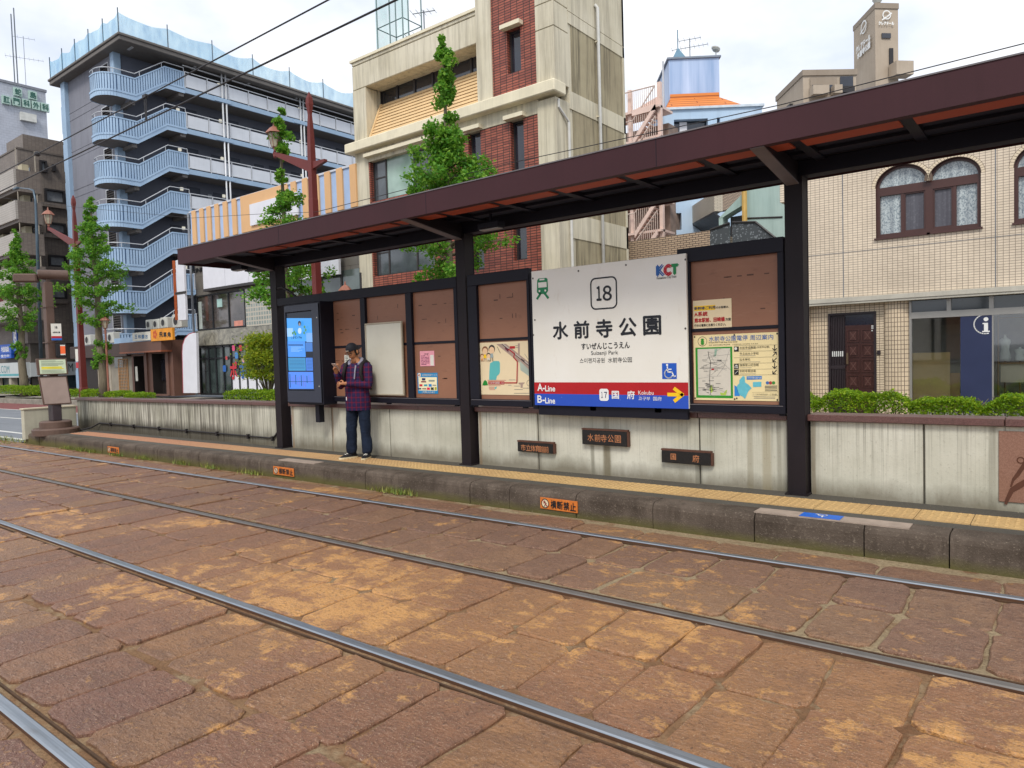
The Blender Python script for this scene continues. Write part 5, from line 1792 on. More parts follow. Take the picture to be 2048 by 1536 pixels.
def aerial(x, y, z, h_, lab, span=1.0, rot=0.3):
    t = thing("roof_aerial", lab, "aerial", (x, y, z))
    m_ = mat("aerial_metal", "#70777c", 0.4, 0.6)
    MB(m_).tube([(x, y, z), (x, y, z + h_)], 0.025, 6).build("mast", t)
    d = Vector((math.cos(rot), math.sin(rot), 0))
    e = Vector((-d.y, d.x, 0))
    for zz, sp, n_ in ((h_ * 0.97, span * 0.6, 5), (h_ * 0.62, span, 9)):
        mb = MB(m_)
        c = Vector((x, y, z + zz))
        mb.tube([c - d * sp * 0.7, c + d * sp * 0.7], 0.016, 6)
        for i in range(n_):
            q = c + d * sp * 1.35 * (i / (n_ - 1) - 0.5)
            l_ = 0.28 * (1 - 0.4 * i / n_) * span
            mb.tube([q - e * l_, q + e * l_], 0.008, 5)
        mb.build("antenna", t)
    return t
q = P(849, 70, 20)
aerial(q.x, 20, 12.7, P(849, 20, 20).z - 12.7, "thin television aerial on the brick building's roof", 1.1, 0.4)
# ================================================================== the cream tiled building on the right
M_ct = tiles("cream_tile", "#e0d0b8", "#8a7a6c", 0.1, 0.0545, 0.0045, 0.0, 0.4, 0.09, 0.12, 0.003, None, 0.1)
M_ctl = tiles("cream_tile_low", "#d8c6aa", "#6c5b4e", 0.1, 0.0545, 0.0055, 0.0, 0.4, 0.1, 0.15, 0.003, None, 0.14)
M_ctv = tiles("cream_tile_square", "#d8c4a6", "#66554a", 0.062, 0.1, 0.006, 0.0, 0.4, 0.1, 0.12, 0.003, None, 0.12)
M_led = mat("ledge_stone", "#b6b1a3", 0.6, var=0.15, scale=2.5, streak=0.25)
M_bfr = mat("window_brown_frame", "#4a2f2a", 0.4, var=0.12)
k = NT("lace_curtain")
uv = k.wall_uv()
v1 = k.vor(k.map(uv, (1, 0.8, 1)), 36)
v2 = k.vor(uv, 70, 'DISTANCE_TO_EDGE')
fold = k.noise(k.map(k.pos, (9, 9, 0.3)), 1.4, 3)
pat = k.ramp(k.math('ADD', k.math('MULTIPLY', v1, 0.9), k.math('MULTIPLY', v2, -1.6)), 0.25, 0.5)
out = k.mix(pat, C("#bcc5c4"), C("#76838a"))
out = k.mix(k.math('MULTIPLY', k.ramp(fold, 0.4, 0.7), 0.55), out, C("#4b5460"))
k.bump(fold, 0.02, 0.4)
M_lace = k.done(out, 0.25, 0, 0.7)
k = NT("lace_behind_screen")
fold = k.noise(k.map(k.pos, (9, 9, 0.3)), 1.4, 3)
v1 = k.vor(k.wall_uv(), 20)
out = k.mix(k.ramp(fold, 0.35, 0.7), C("#4d4b52"), C("#6a6a70"))
out = k.mix(k.math('MULTIPLY', k.ramp(v1, 0.2, 0.5), 0.4), out, C("#3c3a42"))
M_scr = k.done(out, 0.4, 0, 0.5)
TYF = 17.5
tb = thing("tiled_building", "cream tiled building with brown arched windows", "building", (1.5, TYF, 0.2))
UX0, LX0, RX1, TOP, LED = -5.4, -4.8, 9.0, 6.95, 2.69
zst = P(1619, 396, TYF).z
a, b = P(1752, 476, TYF), P(1962, 460, TYF)
wx0, wx1, wz0 = a.x, b.x, (a.z + P(1962, 455, TYF).z) / 2
wm = P(1857, 400, TYF).x
zsp = (P(1754, 382, TYF).z + P(1963, 340, TYF).z) / 2
r1, r2 = (wm - wx0) / 2, (wx1 - wm) / 2
wtop = zsp + max(r1, r2) * 0.86
PER = P(2028, 440, TYF).x - wx0
holes, arches = [], []
for i in range(3):
    o_ = i * PER
    holes.append((wx0 + o_, wx1 + o_, wz0, wtop))
    arches += [(wx0 + o_, wm + o_), (wm + o_, wx1 + o_)]
mb = MB(M_ct)
mb.wall(LX0, RX1, LED + 0.12, TOP, TYF, holes, 0.16, rev=M_bfr)
mb.use(M_ct)
mb.wall(UX0, LX0, zst, TOP, TYF, [], 0.1)
# spandrels round the arches
for x0, x1 in arches:
    c, r = (x0 + x1) / 2, (x1 - x0) / 2
    N = 20
    for i in range(N):
        t0, t1 = PI * i / N, PI * (i + 1) / N
        p0, p1 = (c + r * math.cos(t0), zsp + r * 0.86 * math.sin(t0)), (c + r * math.cos(t1), zsp + r * 0.86 * math.sin(t1))
        mb.use(M_ct)
        mb.face((p0[0], TYF, p0[1]), (p1[0], TYF, p1[1]), (p1[0], TYF, wtop), (p0[0], TYF, wtop))
        mb.use(M_bfr)
        mb.face((p0[0], TYF, p0[1]), (p1[0], TYF, p1[1]), (p1[0], TYF + 0.16, p1[1]), (p0[0], TYF + 0.16, p0[1]))
mb.use(M_ct)
mb.box(UX0, UX0 + 0.02, TYF + 0.001, 24.5, zst, TOP)
mb.box(LX0, LX0 + 0.02, TYF + 0.001, 24.5, 0.1, zst)
mb.box(UX0 + 0.02, LX0, TYF + 0.001, 24.5, zst - 0.0, zst + 0.05)
mb.build("upper_wall", tb)
mb = MB(mat("parapet_cap_grey", "#9a958a", 0.6, var=0.15))
mb.box(UX0 - 0.05, RX1, TYF - 0.06, TYF + 0.25, TOP, TOP + 0.1)
mb.box(UX0, RX1, TYF + 0.25, 24.5, TOP - 0.2, TOP - 0.1)
mb.build("roof", tb)
# soldier tiles round each arch
M_arch = mat("arch_tile", "#d9c8ac", 0.45, var=0.1, scale=8)
M_archj = mat("tile_joint", "#66574a", 0.8)
for x0, x1 in arches:
    mb = MB()
    c, r = (x0 + x1) / 2, (x1 - x0) / 2
    mb.use(M_archj)
    for i in range(24):
        t0, t1 = PI * i / 24, PI * (i + 1) / 24
        f = lambda t, q: (max(x0 if q > 1 and x0 != arches[0][0] and False else -99, c + (r * q) * math.cos(t)), TYF - 0.002, zsp + r * 0.86 * q * math.sin(t))
        mb.face(f(t0, 1.0), f(t1, 1.0), f(t1, 1.17), f(t0, 1.17))
    mb.use(M_arch)
    nT = 26
    for i in range(nT):
        t0, t1 = PI * (i + 0.07) / nT, PI * (i + 0.93) / nT
        # neighbours meet in a valley between the two arches
        side = 1 if x1 in [q[0] for q in arches] else (-1 if x0 in [q[1] for q in arches] else 0)
        q0, q1 = 1.02, 1.155
        cx0 = c + r * q1 * math.cos((t0 + t1) / 2)
        if (side == 1 and cx0 > x1) or (side == -1 and cx0 < x0):
            q1 = max(1.03, abs((x1 if side == 1 else x0) - c) / (r * abs(math.cos((t0 + t1) / 2))))
        g = lambda t, q: (c + r * q * math.cos(t), TYF - 0.005, zsp + r * 0.86 * q * math.sin(t))
        mb.face(g(t0, q0), g(t1, q0), g(t1, q1), g(t0, q1))
    mb.build("arch_tiles", tb)
def arch_poly(x0, x1, z, q, y):
    c, r = (x0 + x1) / 2, (x1 - x0) / 2
    return [Vector((c + r * q * math.cos(PI * i / 20), y, z + r * 0.86 * q * math.sin(PI * i / 20))) for i in range(21)]
YW = TYF + 0.1
for i, (x0, x1) in enumerate(arches):
    t_ = 0.07
    mb = MB(M_bfr)
    A, B = arch_poly(x0, x1, zsp, 1.0, YW), arch_poly(x0, x1, zsp, 1 - t_ / (x1 - x0) * 1.6, YW)
    for j in range(20):
        mb.face(A[j], A[j + 1], B[j + 1], B[j])
        mb.face(B[j], B[j + 1], B[j + 1] + Vector((0, 0.06, 0)), B[j] + Vector((0, 0.06, 0)))
    zt = zsp - 0.08
    mb.box(x0, x0 + t_, YW - 0.02, YW + 0.06, wz0, zsp)
    mb.box(x1 - t_, x1, YW - 0.02, YW + 0.06, wz0, zsp)
    mb.box(x0 + t_, x1 - t_, YW - 0.02, YW + 0.06, zt - 0.09, zsp + 0.01)
    mb.box(x0 + t_, x1 - t_, YW - 0.02, YW + 0.06, wz0, wz0 + 0.09)
    m_ = (x0 + x1) / 2
    mb.box(m_ - 0.03, m_ + 0.03, YW - 0.01, YW + 0.06, wz0 + 0.09, zt - 0.09)
    left_scr = i % 2 == 1
    sa, sb = (x0 + t_, m_ - 0.03) if left_scr else (m_ + 0.03, x1 - t_)
    mb.frame(sa, sb, wz0 + 0.09, zt - 0.09, YW + 0.0, 0.03, 0.03)
    mb.box(x0 - 0.03, x1 + 0.03, TYF - 0.05, YW - 0.021, wz0 - 0.04, wz0 - 0.001)
    o = mb.build("arched_window", tb)
    mb = MB(M_lace)
    mb.face(*[v + Vector((0, 0.05, 0)) for v in B])
    oa, ob = (m_ + 0.03, x1 - t_) if left_scr else (x0 + t_, m_ - 0.03)
    mb.box(oa, ob, YW + 0.05, YW + 0.055, wz0 + 0.09, zt - 0.09)
    mb.build("pane", o)
    mb = MB(M_scr)
    mb.box(sa, sb, YW + 0.04, YW + 0.045, wz0 + 0.09, zt - 0.09)
    mb.build("pane", o)
mb = MB(mat("expansion_joint", "#6f7276", 0.6))
for px, py in ((1686, 480), (1991, 400)):
    x = P(px, py, TYF).x
    mb.box(x - 0.009, x + 0.009, TYF - 0.004, TYF - 0.001, LED + 0.13, TOP)
zj = P(1690, 505, TYF).z
mb.box(LX0, RX1, TYF - 0.003, TYF - 0.0005, zj - 0.006, zj + 0.006)
mb.build("joint_strip", tb)
mb = MB(M_led)
mb.box(LX0 - 0.04, RX1, TYF - 0.14, TYF + 0.02, LED + 0.02, LED + 0.12)
mb.box(LX0 - 0.02, RX1, TYF - 0.12, TYF + 0.6, LED - 0.03, LED + 0.019)
mb.build("ledge", tb)
# ground floor, set back 0.35 m
GY = TYF + 0.15
gx = lambda px, py=700: P(px, py, GY).x
d0, d1 = gx(1657), gx(1753)
sx_ = gx(1819)
mb = MB(M_ctv)
mb.wall(LX0, d0, 0.1, LED, GY, [], 0.1)
mb.use(M_ctl)
mb.wall(d1, gx(1769), 0.1, LED, GY, [], 0.1)
mb.wall(d0, d1, P(1700, 625, GY).z, LED, GY, [], 0.1)
mb.box(LX0 + 0.03, sx_ - 0.41, GY + 0.22, GY + 0.3, 0.1, LED)
mb.use(M_ctv)
c = (gx(1769) + sx_) / 2
R_ = (sx_ - gx(1769)) / 2
pts = [Vector((c - R_ * math.cos(PI * i / 10), GY - 0.14 * math.sin(PI * i / 10), 0.1)) for i in range(11)]
for p0, p1 in zip(pts, pts[1:]):
    mb.face(p0, p1, p1 + Vector((0, 0, LED - 0.13)), p0 + Vector((0, 0, LED - 0.13)))
mb.build("lower_wall", tb)
zdt, zdl = P(1700, 625, GY).z, P(1720, 650, GY).z
M_door = mat("door_brown", "#3a201c", 0.4, var=0.12, scale=4)
M_dkf = mat("door_frame_dark", "#2b2225", 0.45, var=0.1)
mb = MB(M_dkf)
mb.frame(d0, d1, 0.12, zdt, GY - 0.02, 0.05, 0.2)
mb.use(glass("transom_navy", "#161a2c", 0.15))
mb.box(d0 + 0.05, d1 - 0.05, GY + 0.06, GY + 0.08, zdl, zdt - 0.05)
mb.build("door_frame", tb)
dm = gx(1690)
mb = MB(M_dkf)
mb.box(d0 + 0.05, dm, GY + 0.04, GY + 0.06, 0.15, zdl + 0.25)
n = 8
for i in range(n):
    x = d0 + 0.06 + (dm - d0 - 0.07) * (i + 0.5) / n
    mb.box(x - 0.012, x + 0.012, GY + 0.0, GY + 0.039, 0.2, zdl + 0.2)
mb.box(d0 + 0.05, dm, GY - 0.01, GY + 0.039, 1.18, 1.26)
mb.use(mat("mail_slot_white", "#d5d5d0", 0.5))
for i in range(6):
    x = d0 + 0.07 + (dm - d0 - 0.1) * (i + 0.5) / 6
    mb.box(x - 0.012, x + 0.012, GY - 0.004, GY - 0.0005, P(1670, 713, GY).z, P(1670, 704, GY).z + 0.015)
mb.build("side_grille", tb)
mb = MB(M_door)
mb.box(dm + 0.005, d1 - 0.052, GY + 0.02, GY + 0.06, 0.15, zdl)
M_dpan = mat("door_panel", "#432621", 0.4, var=0.15, scale=8)
pw = (d1 - 0.052 - dm) / 2
for r_ in range(4):
    for c_ in range(2):
        cx = dm + 0.02 + pw * (c_ + 0.5)
        cz = P(1725, 671 + r_ * 30.5, GY).z
        mb.use(M_dpan)
        mb.frame(cx - 0.13, cx + 0.13, cz - 0.145, cz + 0.145, GY + 0.019, 0.02, -0.012)
        mb.box(cx - 0.07, cx + 0.07, GY + 0.006, GY + 0.0195, cz - 0.1, cz + 0.1)
        mb.use(mat("door_lattice", "#5d4038", 0.5))
        for s_ in (-1, 1):
            stroke(mb, [(cx - 0.06 * s_, GY + 0.006, cz - 0.09), (cx + 0.06 * s_, GY + 0.006, cz + 0.09)], 0.012, mat("door_lattice", "#5d4038", 0.5), lift=0.001 + 0.001 * (s_ > 0))
o = mb.build("door", tb)
mb = MB(mat("handle_bronze", "#7a6650", 0.35, 0.6))
zh = P(1695, 717, GY).z
mb.box(dm + 0.03, dm + 0.07, GY - 0.02, GY + 0.019, zh - 0.13, zh + 0.13)
mb.build("handle", o)
mb = MB(mat("door_number_white", "#cfcfcc", 0.5))
for zz in (652, 656, 661):
    c_ = P(1745, zz, GY)
    mb.box(c_.x - 0.025, c_.x + 0.025, GY + 0.012, GY + 0.0195, c_.z - 0.014, c_.z + 0.014)
mb.build("number_plate", o)
mb = MB(M_dkf)
c_ = P(1758, 705, GY)
mb.box(c_.x - 0.035, c_.x + 0.035, GY - 0.03, GY - 0.002, c_.z - 0.05, c_.z + 0.05)
mb.build("intercom", tb, bevel=0.006)
# shop front
M_alu = mat("aluminium_frame", "#a3a09a", 0.35, 0.5, var=0.08)
zl1 = P(1900, 622, GY).z
zt1 = P(1900, 634, GY).z
xE = 5.0
mb = MB(M_alu)
mb.box(sx_, sx_ + 0.045, GY - 0.02, GY + 0.06, 0.1, LED - 0.04)
mb.box(sx_ + 0.045, xE, GY - 0.02, GY + 0.06, zt1, zl1 + 0.01)
mb.box(sx_ + 0.045, xE, GY - 0.02, GY + 0.06, 0.1, 0.22)
for px in (1898, 1983):
    x = gx(px, 620)
    mb.box(x - 0.04, x + 0.04, GY - 0.025, GY + 0.06, zl1 + 0.01, LED - 0.04)
for x in (gx(1985), gx(1985) + 2.0, gx(1985) + 4.0):
    mb.box(x - 0.02, x + 0.02, GY - 0.01, GY + 0.06, 0.22, zt1)
mb.build("shop_front_frame", tb)
k = NT("shop_glass_clear")
gl_ = k.n("ShaderNodeBsdfGlossy"); gl_.inputs["Roughness"].default_value = 0.03
tr_ = k.n("ShaderNodeBsdfTransparent"); tr_.inputs[0].default_value = (0.92, 0.95, 0.93, 1)
fr_ = k.n("ShaderNodeFresnel"); fr_.inputs[0].default_value = 1.5
ms_ = k.n("ShaderNodeMixShader")
k.l(k.math('ADD', k.math('MULTIPLY', fr_.outputs[0], 1.2), 0.15), ms_.inputs[0]); k.l(tr_.outputs[0], ms_.inputs[1]); k.l(gl_.outputs[0], ms_.inputs[2])
k.l(ms_.outputs[0], k.o.inputs[0])
M_clear = k.m
mb = MB(M_clear)
mb.face((sx_ + 0.045, GY + 0.04, 0.22), (xE, GY + 0.04, 0.22), (xE, GY + 0.04, zt1), (sx_ + 0.045, GY + 0.04, zt1))
mb.build("shop_glass", tb)
mb = MB(glass("transom_dark", "#2a3238", 0.08))
mb.box(sx_ + 0.045, xE, GY + 0.03, GY + 0.04, zl1 + 0.01, LED - 0.04)
mb.build("transom_glass", tb)
mb = MB(mat("shop_interior", "#b0afa4", 0.8, var=0.3, scale=1.2))
mb.box(sx_ - 0.3, xE, GY + 1.9, GY + 2.0, 0.1, LED)
mb.box(sx_ - 0.4, sx_ - 0.3, GY + 0.1, GY + 2.0, 0.1, LED)
mb.box(sx_ - 0.3, xE, GY + 0.07, GY + 1.9, LED - 0.03, LED + 0.0)
mb.use(mat("shop_floor", "#8a8276", 0.6, var=0.1))
mb.box(sx_ - 0.3, xE, GY + 0.07, GY + 1.9, 0.1, 0.2)
mb.build("shop_interior", tb)
mb = MB(mat("panel_navy", "#28304f", 0.5, var=0.08))
n0, n1_ = gx(1921), gx(1984)
mb.box(n0, n1_, GY - 0.012, GY + 0.03, 0.22, zt1)
o = mb.build("navy_panel", tb)
mb = MB()
c = P(1971, 648, GY - 0.013)
ring = [P(1971, 648, GY - 0.013) + Vector((0.2 * math.cos(math.radians(g)), 0, 0.2 * math.sin(math.radians(g)))) for g in range(105, 291, 12)]
stroke(mb, ring, 0.022, M_wht, lift=0.003)
c = P(1972, 650, GY - 0.013)
disc(mb, c + Vector((0, 0, 0.12)), 0.042, M_wht, 16, lift=0.004)
for dx0, dx1, dz0, dz1 in ((-0.035, 0.035, -0.12, 0.045), (-0.06, -0.035, 0.02, 0.045), (-0.065, 0.065, -0.145, -0.12)):
    mb.use(M_wht)
    mb.face((c.x + dx0, c.y - 0.004, c.z + dz0), (c.x + dx1, c.y - 0.004, c.z + dz0), (c.x + dx1, c.y - 0.004, c.z + dz1), (c.x + dx0, c.y - 0.004, c.z + dz1))
mb.build("information_mark", o)
# things inside the shop window
def card(px0, px1, py0, y, col, name, lab, cat="board", z0=0.22):
    a, b = P(px0, py0, y), P(px1, py0, y)
    mb = MB(mat(name + "_face", col, 0.7, var=0.12, scale=2))
    mb.box(a.x, b.x, y, y + 0.02, z0, a.z)
    return tag(mb.build(name), lab, cat)
card(1824, 1900, 706, GY + 0.07, "#d8bf8c", "cardboard_sheet", "tan cardboard sheet leaning inside the shop window")
card(1898, 1920, 746, GY + 0.3, "#e0b888", "cardboard_box", "small orange-brown cardboard box beside the navy panel", "box")
card(1884, 1921, 650, GY + 1.4, "#b5b3a8", "grey_partition", "tall grey board standing deep inside the shop", "board")
M_man = mat("mannequin_white", "#e6ecdf", 0.45, var=0.06)
def torso(px, py0, py1, y, lab, turn=0.0, arms=False, wpx=26):
    a, b = P(px, py0, y), P(px, py1, y)
    h_ = a.z - b.z
    w_ = abs(P(px - wpx / 2, py1, y).x - P(px + wpx / 2, py1, y).x) / 2
    t = thing("mannequin_torso", lab, "mannequin", (a.x, y, b.z), "mannequin torsos in the shop window")
    prof = [(0.9, 0), (1.0, 0.12), (0.92, 0.25), (0.7, 0.42), (0.78, 0.58), (0.98, 0.72), (0.95, 0.8), (0.6, 0.86), (0.25, 0.89), (0.2, 0.95), (0.2, 1.0)]
    mb = MB(M_man)
    mb.lathe([(r * w_, z * h_) for r, z in prof], (a.x, y, b.z), 16, 1.0, 0.6)
    mb.build("torso", t, smooth=True)
    MB(mat("stand_metal", "#8a7355", 0.4, 0.5)).tube([(a.x, y, 0.2), (a.x, y, b.z + 0.02)], 0.02, 8).build("stand", t)
    return t
torso(2010, 669, 722, GY + 0.7, "taller headless white mannequin torso behind the shop glass", wpx=24)
torso(2040, 694, 722, GY + 0.6, "smaller white mannequin torso at the right picture edge", wpx=22)
t = thing("garment_rack", "thin brown metal display rack in the shop window", "rack", (gx(1995), GY + 0.45, 0.2))
M_rk = mat("rack_metal", "#9a7d52", 0.4, 0.4)
mb = MB(M_rk)
x_ = gx(1993)
for x in (x_, x_ + 1.1):
    mb.tube([(x, GY + 0.45, 0.2), (x, GY + 0.45, 2.25)], 0.018, 8)
mb.tube([(x_, GY + 0.45, 2.2), (x_ + 1.1, GY + 0.45, 2.2)], 0.014, 8)
mb.build("frame", t)
zsh = P(2010, 725, GY + 0.5).z
mb = MB(M_rk); mb.box(x_, x_ + 1.1, GY + 0.4, GY + 0.9, zsh - 0.03, zsh)
mb.build("shelf", t)
mb = MB(mat("drawer_cream", "#e8e0c4", 0.6, var=0.1)); mb.box(x_ + 0.04, x_ + 1.05, GY + 0.5, GY + 0.85, zsh - 0.42, zsh - 0.04)
mb.build("drawer", t)
# gutter hanging from the side overhang
MB(mat("gutter_tan", "#9a8256", 0.5, var=0.15)).tube([(LX0 - 0.5, TYF + 0.3, zst - 0.05), (LX0 - 0.45, TYF + 0.3, zst - 0.4), (LX0 - 0.2, TYF + 0.3, zst - 0.65), (LX0 - 0.1, TYF + 0.3, 0.1)], 0.06, 8).build("gutter", tb, smooth=True)
# ================================================================== the blue apartment block with the outside stair
M_agr = concrete("apartment_grey", "#7a7b84", "#878890", "#55565c", 0.3, 0.6)
M_abl = mat("apartment_blue", "#97afc6", 0.6, var=0.08, scale=0.8, streak=0.12)
M_abl2 = None
k = NT("stair_blue_ribbed")
g = k.n("ShaderNodeNewGeometry")
p = k.sep(k.pos)
n1 = k.noise(k.pos, 0.9, 5)
out = k.mix(k.ramp(n1, 0.3, 0.7), C("#93adc8"), C("#a5bed6"))
M_rib = k.done(out, 0.55, 0, 0.4)
M_groove = mat("stair_groove", "#4f6d92", 0.7)
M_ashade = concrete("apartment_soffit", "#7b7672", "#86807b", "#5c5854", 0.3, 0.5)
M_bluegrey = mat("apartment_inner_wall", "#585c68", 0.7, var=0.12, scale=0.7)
M_rail_w = mat("handrail_white", "#c3c5c8", 0.4, 0.2, var=0.05)
M_panel = mat("balcony_panel", "#ccd0d6", 0.35, var=0.08, scale=0.7, streak=0.12)
ap = thing("apartment_building", "blue-grey apartment block with an outside zigzag stair", "building", (-50, 24, 0))
AY = 21.0
ax0 = P(128, 170, AY).x
AXW = P(227, 97, AY).x
AXC = AXW + 1.7
AYE = 44.0
FZ = [21.18 - 2.68 * i for i in range(8)]           # parapet tops at the stair head
AT = 22.0
SL = lambda y: 0.012 * (y - 23)
mb = MB(M_agr)
pil0 = P(137, 200, AY).x
lou = []
for i in range(8):
    py = (130, 212, 293, 374, 455, 536, 617, 698)[i]
    a, b = P(199 + i * 1.7, py, AY), P(216 + i * 1.7, py + 42, AY)
    lou.append((P(199, 130, AY).x, P(216, 130, AY).x, FZ[i] - 1.15, FZ[i] + 0.25))
mb.wall(pil0, AXW - 0.02, 0.1, AT, AY + 0.02, lou, 0.15)
mb.box(pil0, AXW - 0.2, AY + 0.2, AYE, 0.1, AT - 0.1)
mb.build("end_wall", ap)
for h in lou:
    mb = MB(M_rail_w)
    mb.frame(h[0] - 0.03, h[1] + 0.03, h[2] - 0.03, h[3] + 0.03, AY - 0.02, 0.06, 0.03)
    o = mb.build("louvre_window", ap)
    mb = MB(mat("louvre_dark", "#4a4644", 0.5, var=0.2))
    for q in range(9):
        z = h[2] + (h[3] - h[2]) * q / 9
        mb.prism([(h[0], AY + 0.0, z), (h[0], AY + 0.1, z + 0.12), (h[0], AY + 0.11, z + 0.11), (h[0], AY + 0.01, z - 0.01)], (h[1] - h[0], 0, 0))
    mb.build("slats", o)
mb = MB(M_agr)
for i in range(7):
    z = FZ[i] - 1.55
    mb.box(pil0, AXW - 0.1, AY - 0.0, AY + 0.019, z - 0.04, z + 0.04)
    mb.box(pil0, AXW - 0.1, AY + 0.0, AY + 0.0195, z - 0.55, z - 0.5)
mb.build("wall_string_course", ap)
mb = MB(M_abl)
mb.box(ax0, pil0, AY - 0.25, AY + 0.6, 0.1, AT)
for i in range(8):
    z = FZ[i] - 1.9
    mb.box(ax0 - 0.35, ax0 - 0.002, AY - 0.15, AY + 0.5, z - 0.9, z + 1.0)
mb.build("pilaster", ap, bevel=0.02)
mb = MB(M_abl)
mb.box(AXW - 0.35, AXW + 0.12, AY - 0.12, AY + 0.35, 0.1, AT)
mb.build("pilaster", ap, bevel=0.02)
# corridor face: dim back wall with doors
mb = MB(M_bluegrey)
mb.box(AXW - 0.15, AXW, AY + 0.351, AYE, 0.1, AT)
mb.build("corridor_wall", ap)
M_adoor = mat("flat_door", "#2f3644", 0.5, var=0.1)
M_meter = mat("meter_box", "#9aa0a6", 0.5, var=0.2)
for i in range(8):
    zf = FZ[i] - 1.1
    for j, y in enumerate((25.4, 28.6, 32.0, 35.2, 38.4)):
        mb = MB(M_adoor)
        mb.box(AXW, AXW + 0.03, y, y + 0.95, zf, zf + 2.0)
        mb.use(M_meter)
        mb.box(AXW, AXW + 0.06, y + 1.5, y + 1.8, zf + 1.25, zf + 1.7)
        mb.use(M_adoor)
        mb.box(AXW, AXW + 0.02, y - 1.3, y - 0.5, zf + 0.9, zf + 1.9)
        mb.build("flat_door", ap)
M_wlamp = emit("corridor_lamp", "#d8d4c4", 0.55)
for i in range(6):
    for j, y in enumerate((24.9, 28.0, 31.6, 34.8)):
        if (i * 3 + j) % 3 == 2:
            continue
        mb = MB(M_wlamp)
        z = FZ[i] + 0.55
        mb.box(AXW + 0.02, AXW + 0.14, y, y + 0.18, z, z + 0.2)
        mb.build("corridor_lamp", ap)
# slabs, parapets, posts
YS = 24.65                                            # stair ends, corridor begins
for i in range(8):
    zt = FZ[i]
    zf = zt - 1.1
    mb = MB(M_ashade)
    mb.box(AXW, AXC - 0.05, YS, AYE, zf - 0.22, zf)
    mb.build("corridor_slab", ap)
    mb = MB(M_abl)
    mb.box(AXC - 0.05, AXC + 0.06, YS - 0.02, AYE, zf - 0.26, zf + 0.06)
    for y in (27.3, 33.7, 40.0):
        mb.box(AXC + 0.06, AXC + 0.2, y - 0.6, y + 0.6, zf - 0.26, zf + 0.02)
    mb.build("slab_edge", ap)
    mb = MB(M_panel)
    y = YS + 0.08
    k_ = 0
    ys = [YS + 0.05]
    while y < AYE - 1:
        e = y + 1.55
        mb.box(AXC - 0.01, AXC + 0.01, y + 0.05, e - 0.05, zf + 0.2, zt - 0.12)
        y = e
        ys.append(y)
    o = mb.build("balcony_panels", ap)
    mb = MB(M_rail_w)
    for y in ys:
        mb.box(AXC + 0.012, AXC + 0.05, y - 0.03, y + 0.03, zf + 0.06, zt)
    mb.box(AXC + 0.0, AXC + 0.06, YS, AYE, zt, zt + 0.05)
    mb.box(AXC + 0.012, AXC + 0.04, YS, AYE, zf + 0.14, zf + 0.19)
    mb.build("handrail", o)
for y in (27.3, 33.7, 40.0):
    for dy in (0, 0.28):
        MB(M_rail_w).tube([(AXC + 0.12, y + dy, 0.1), (AXC + 0.12, y + dy, AT)], 0.06, 8).build("corridor_post", ap, smooth=True)
mb = MB(M_rail_w)
mb.tube([(AXC - 0.1, YS, AT - 0.35), (AXC - 0.1, AYE, AT - 0.35)], 0.05, 6)
mb.build("eaves_pipe", ap)
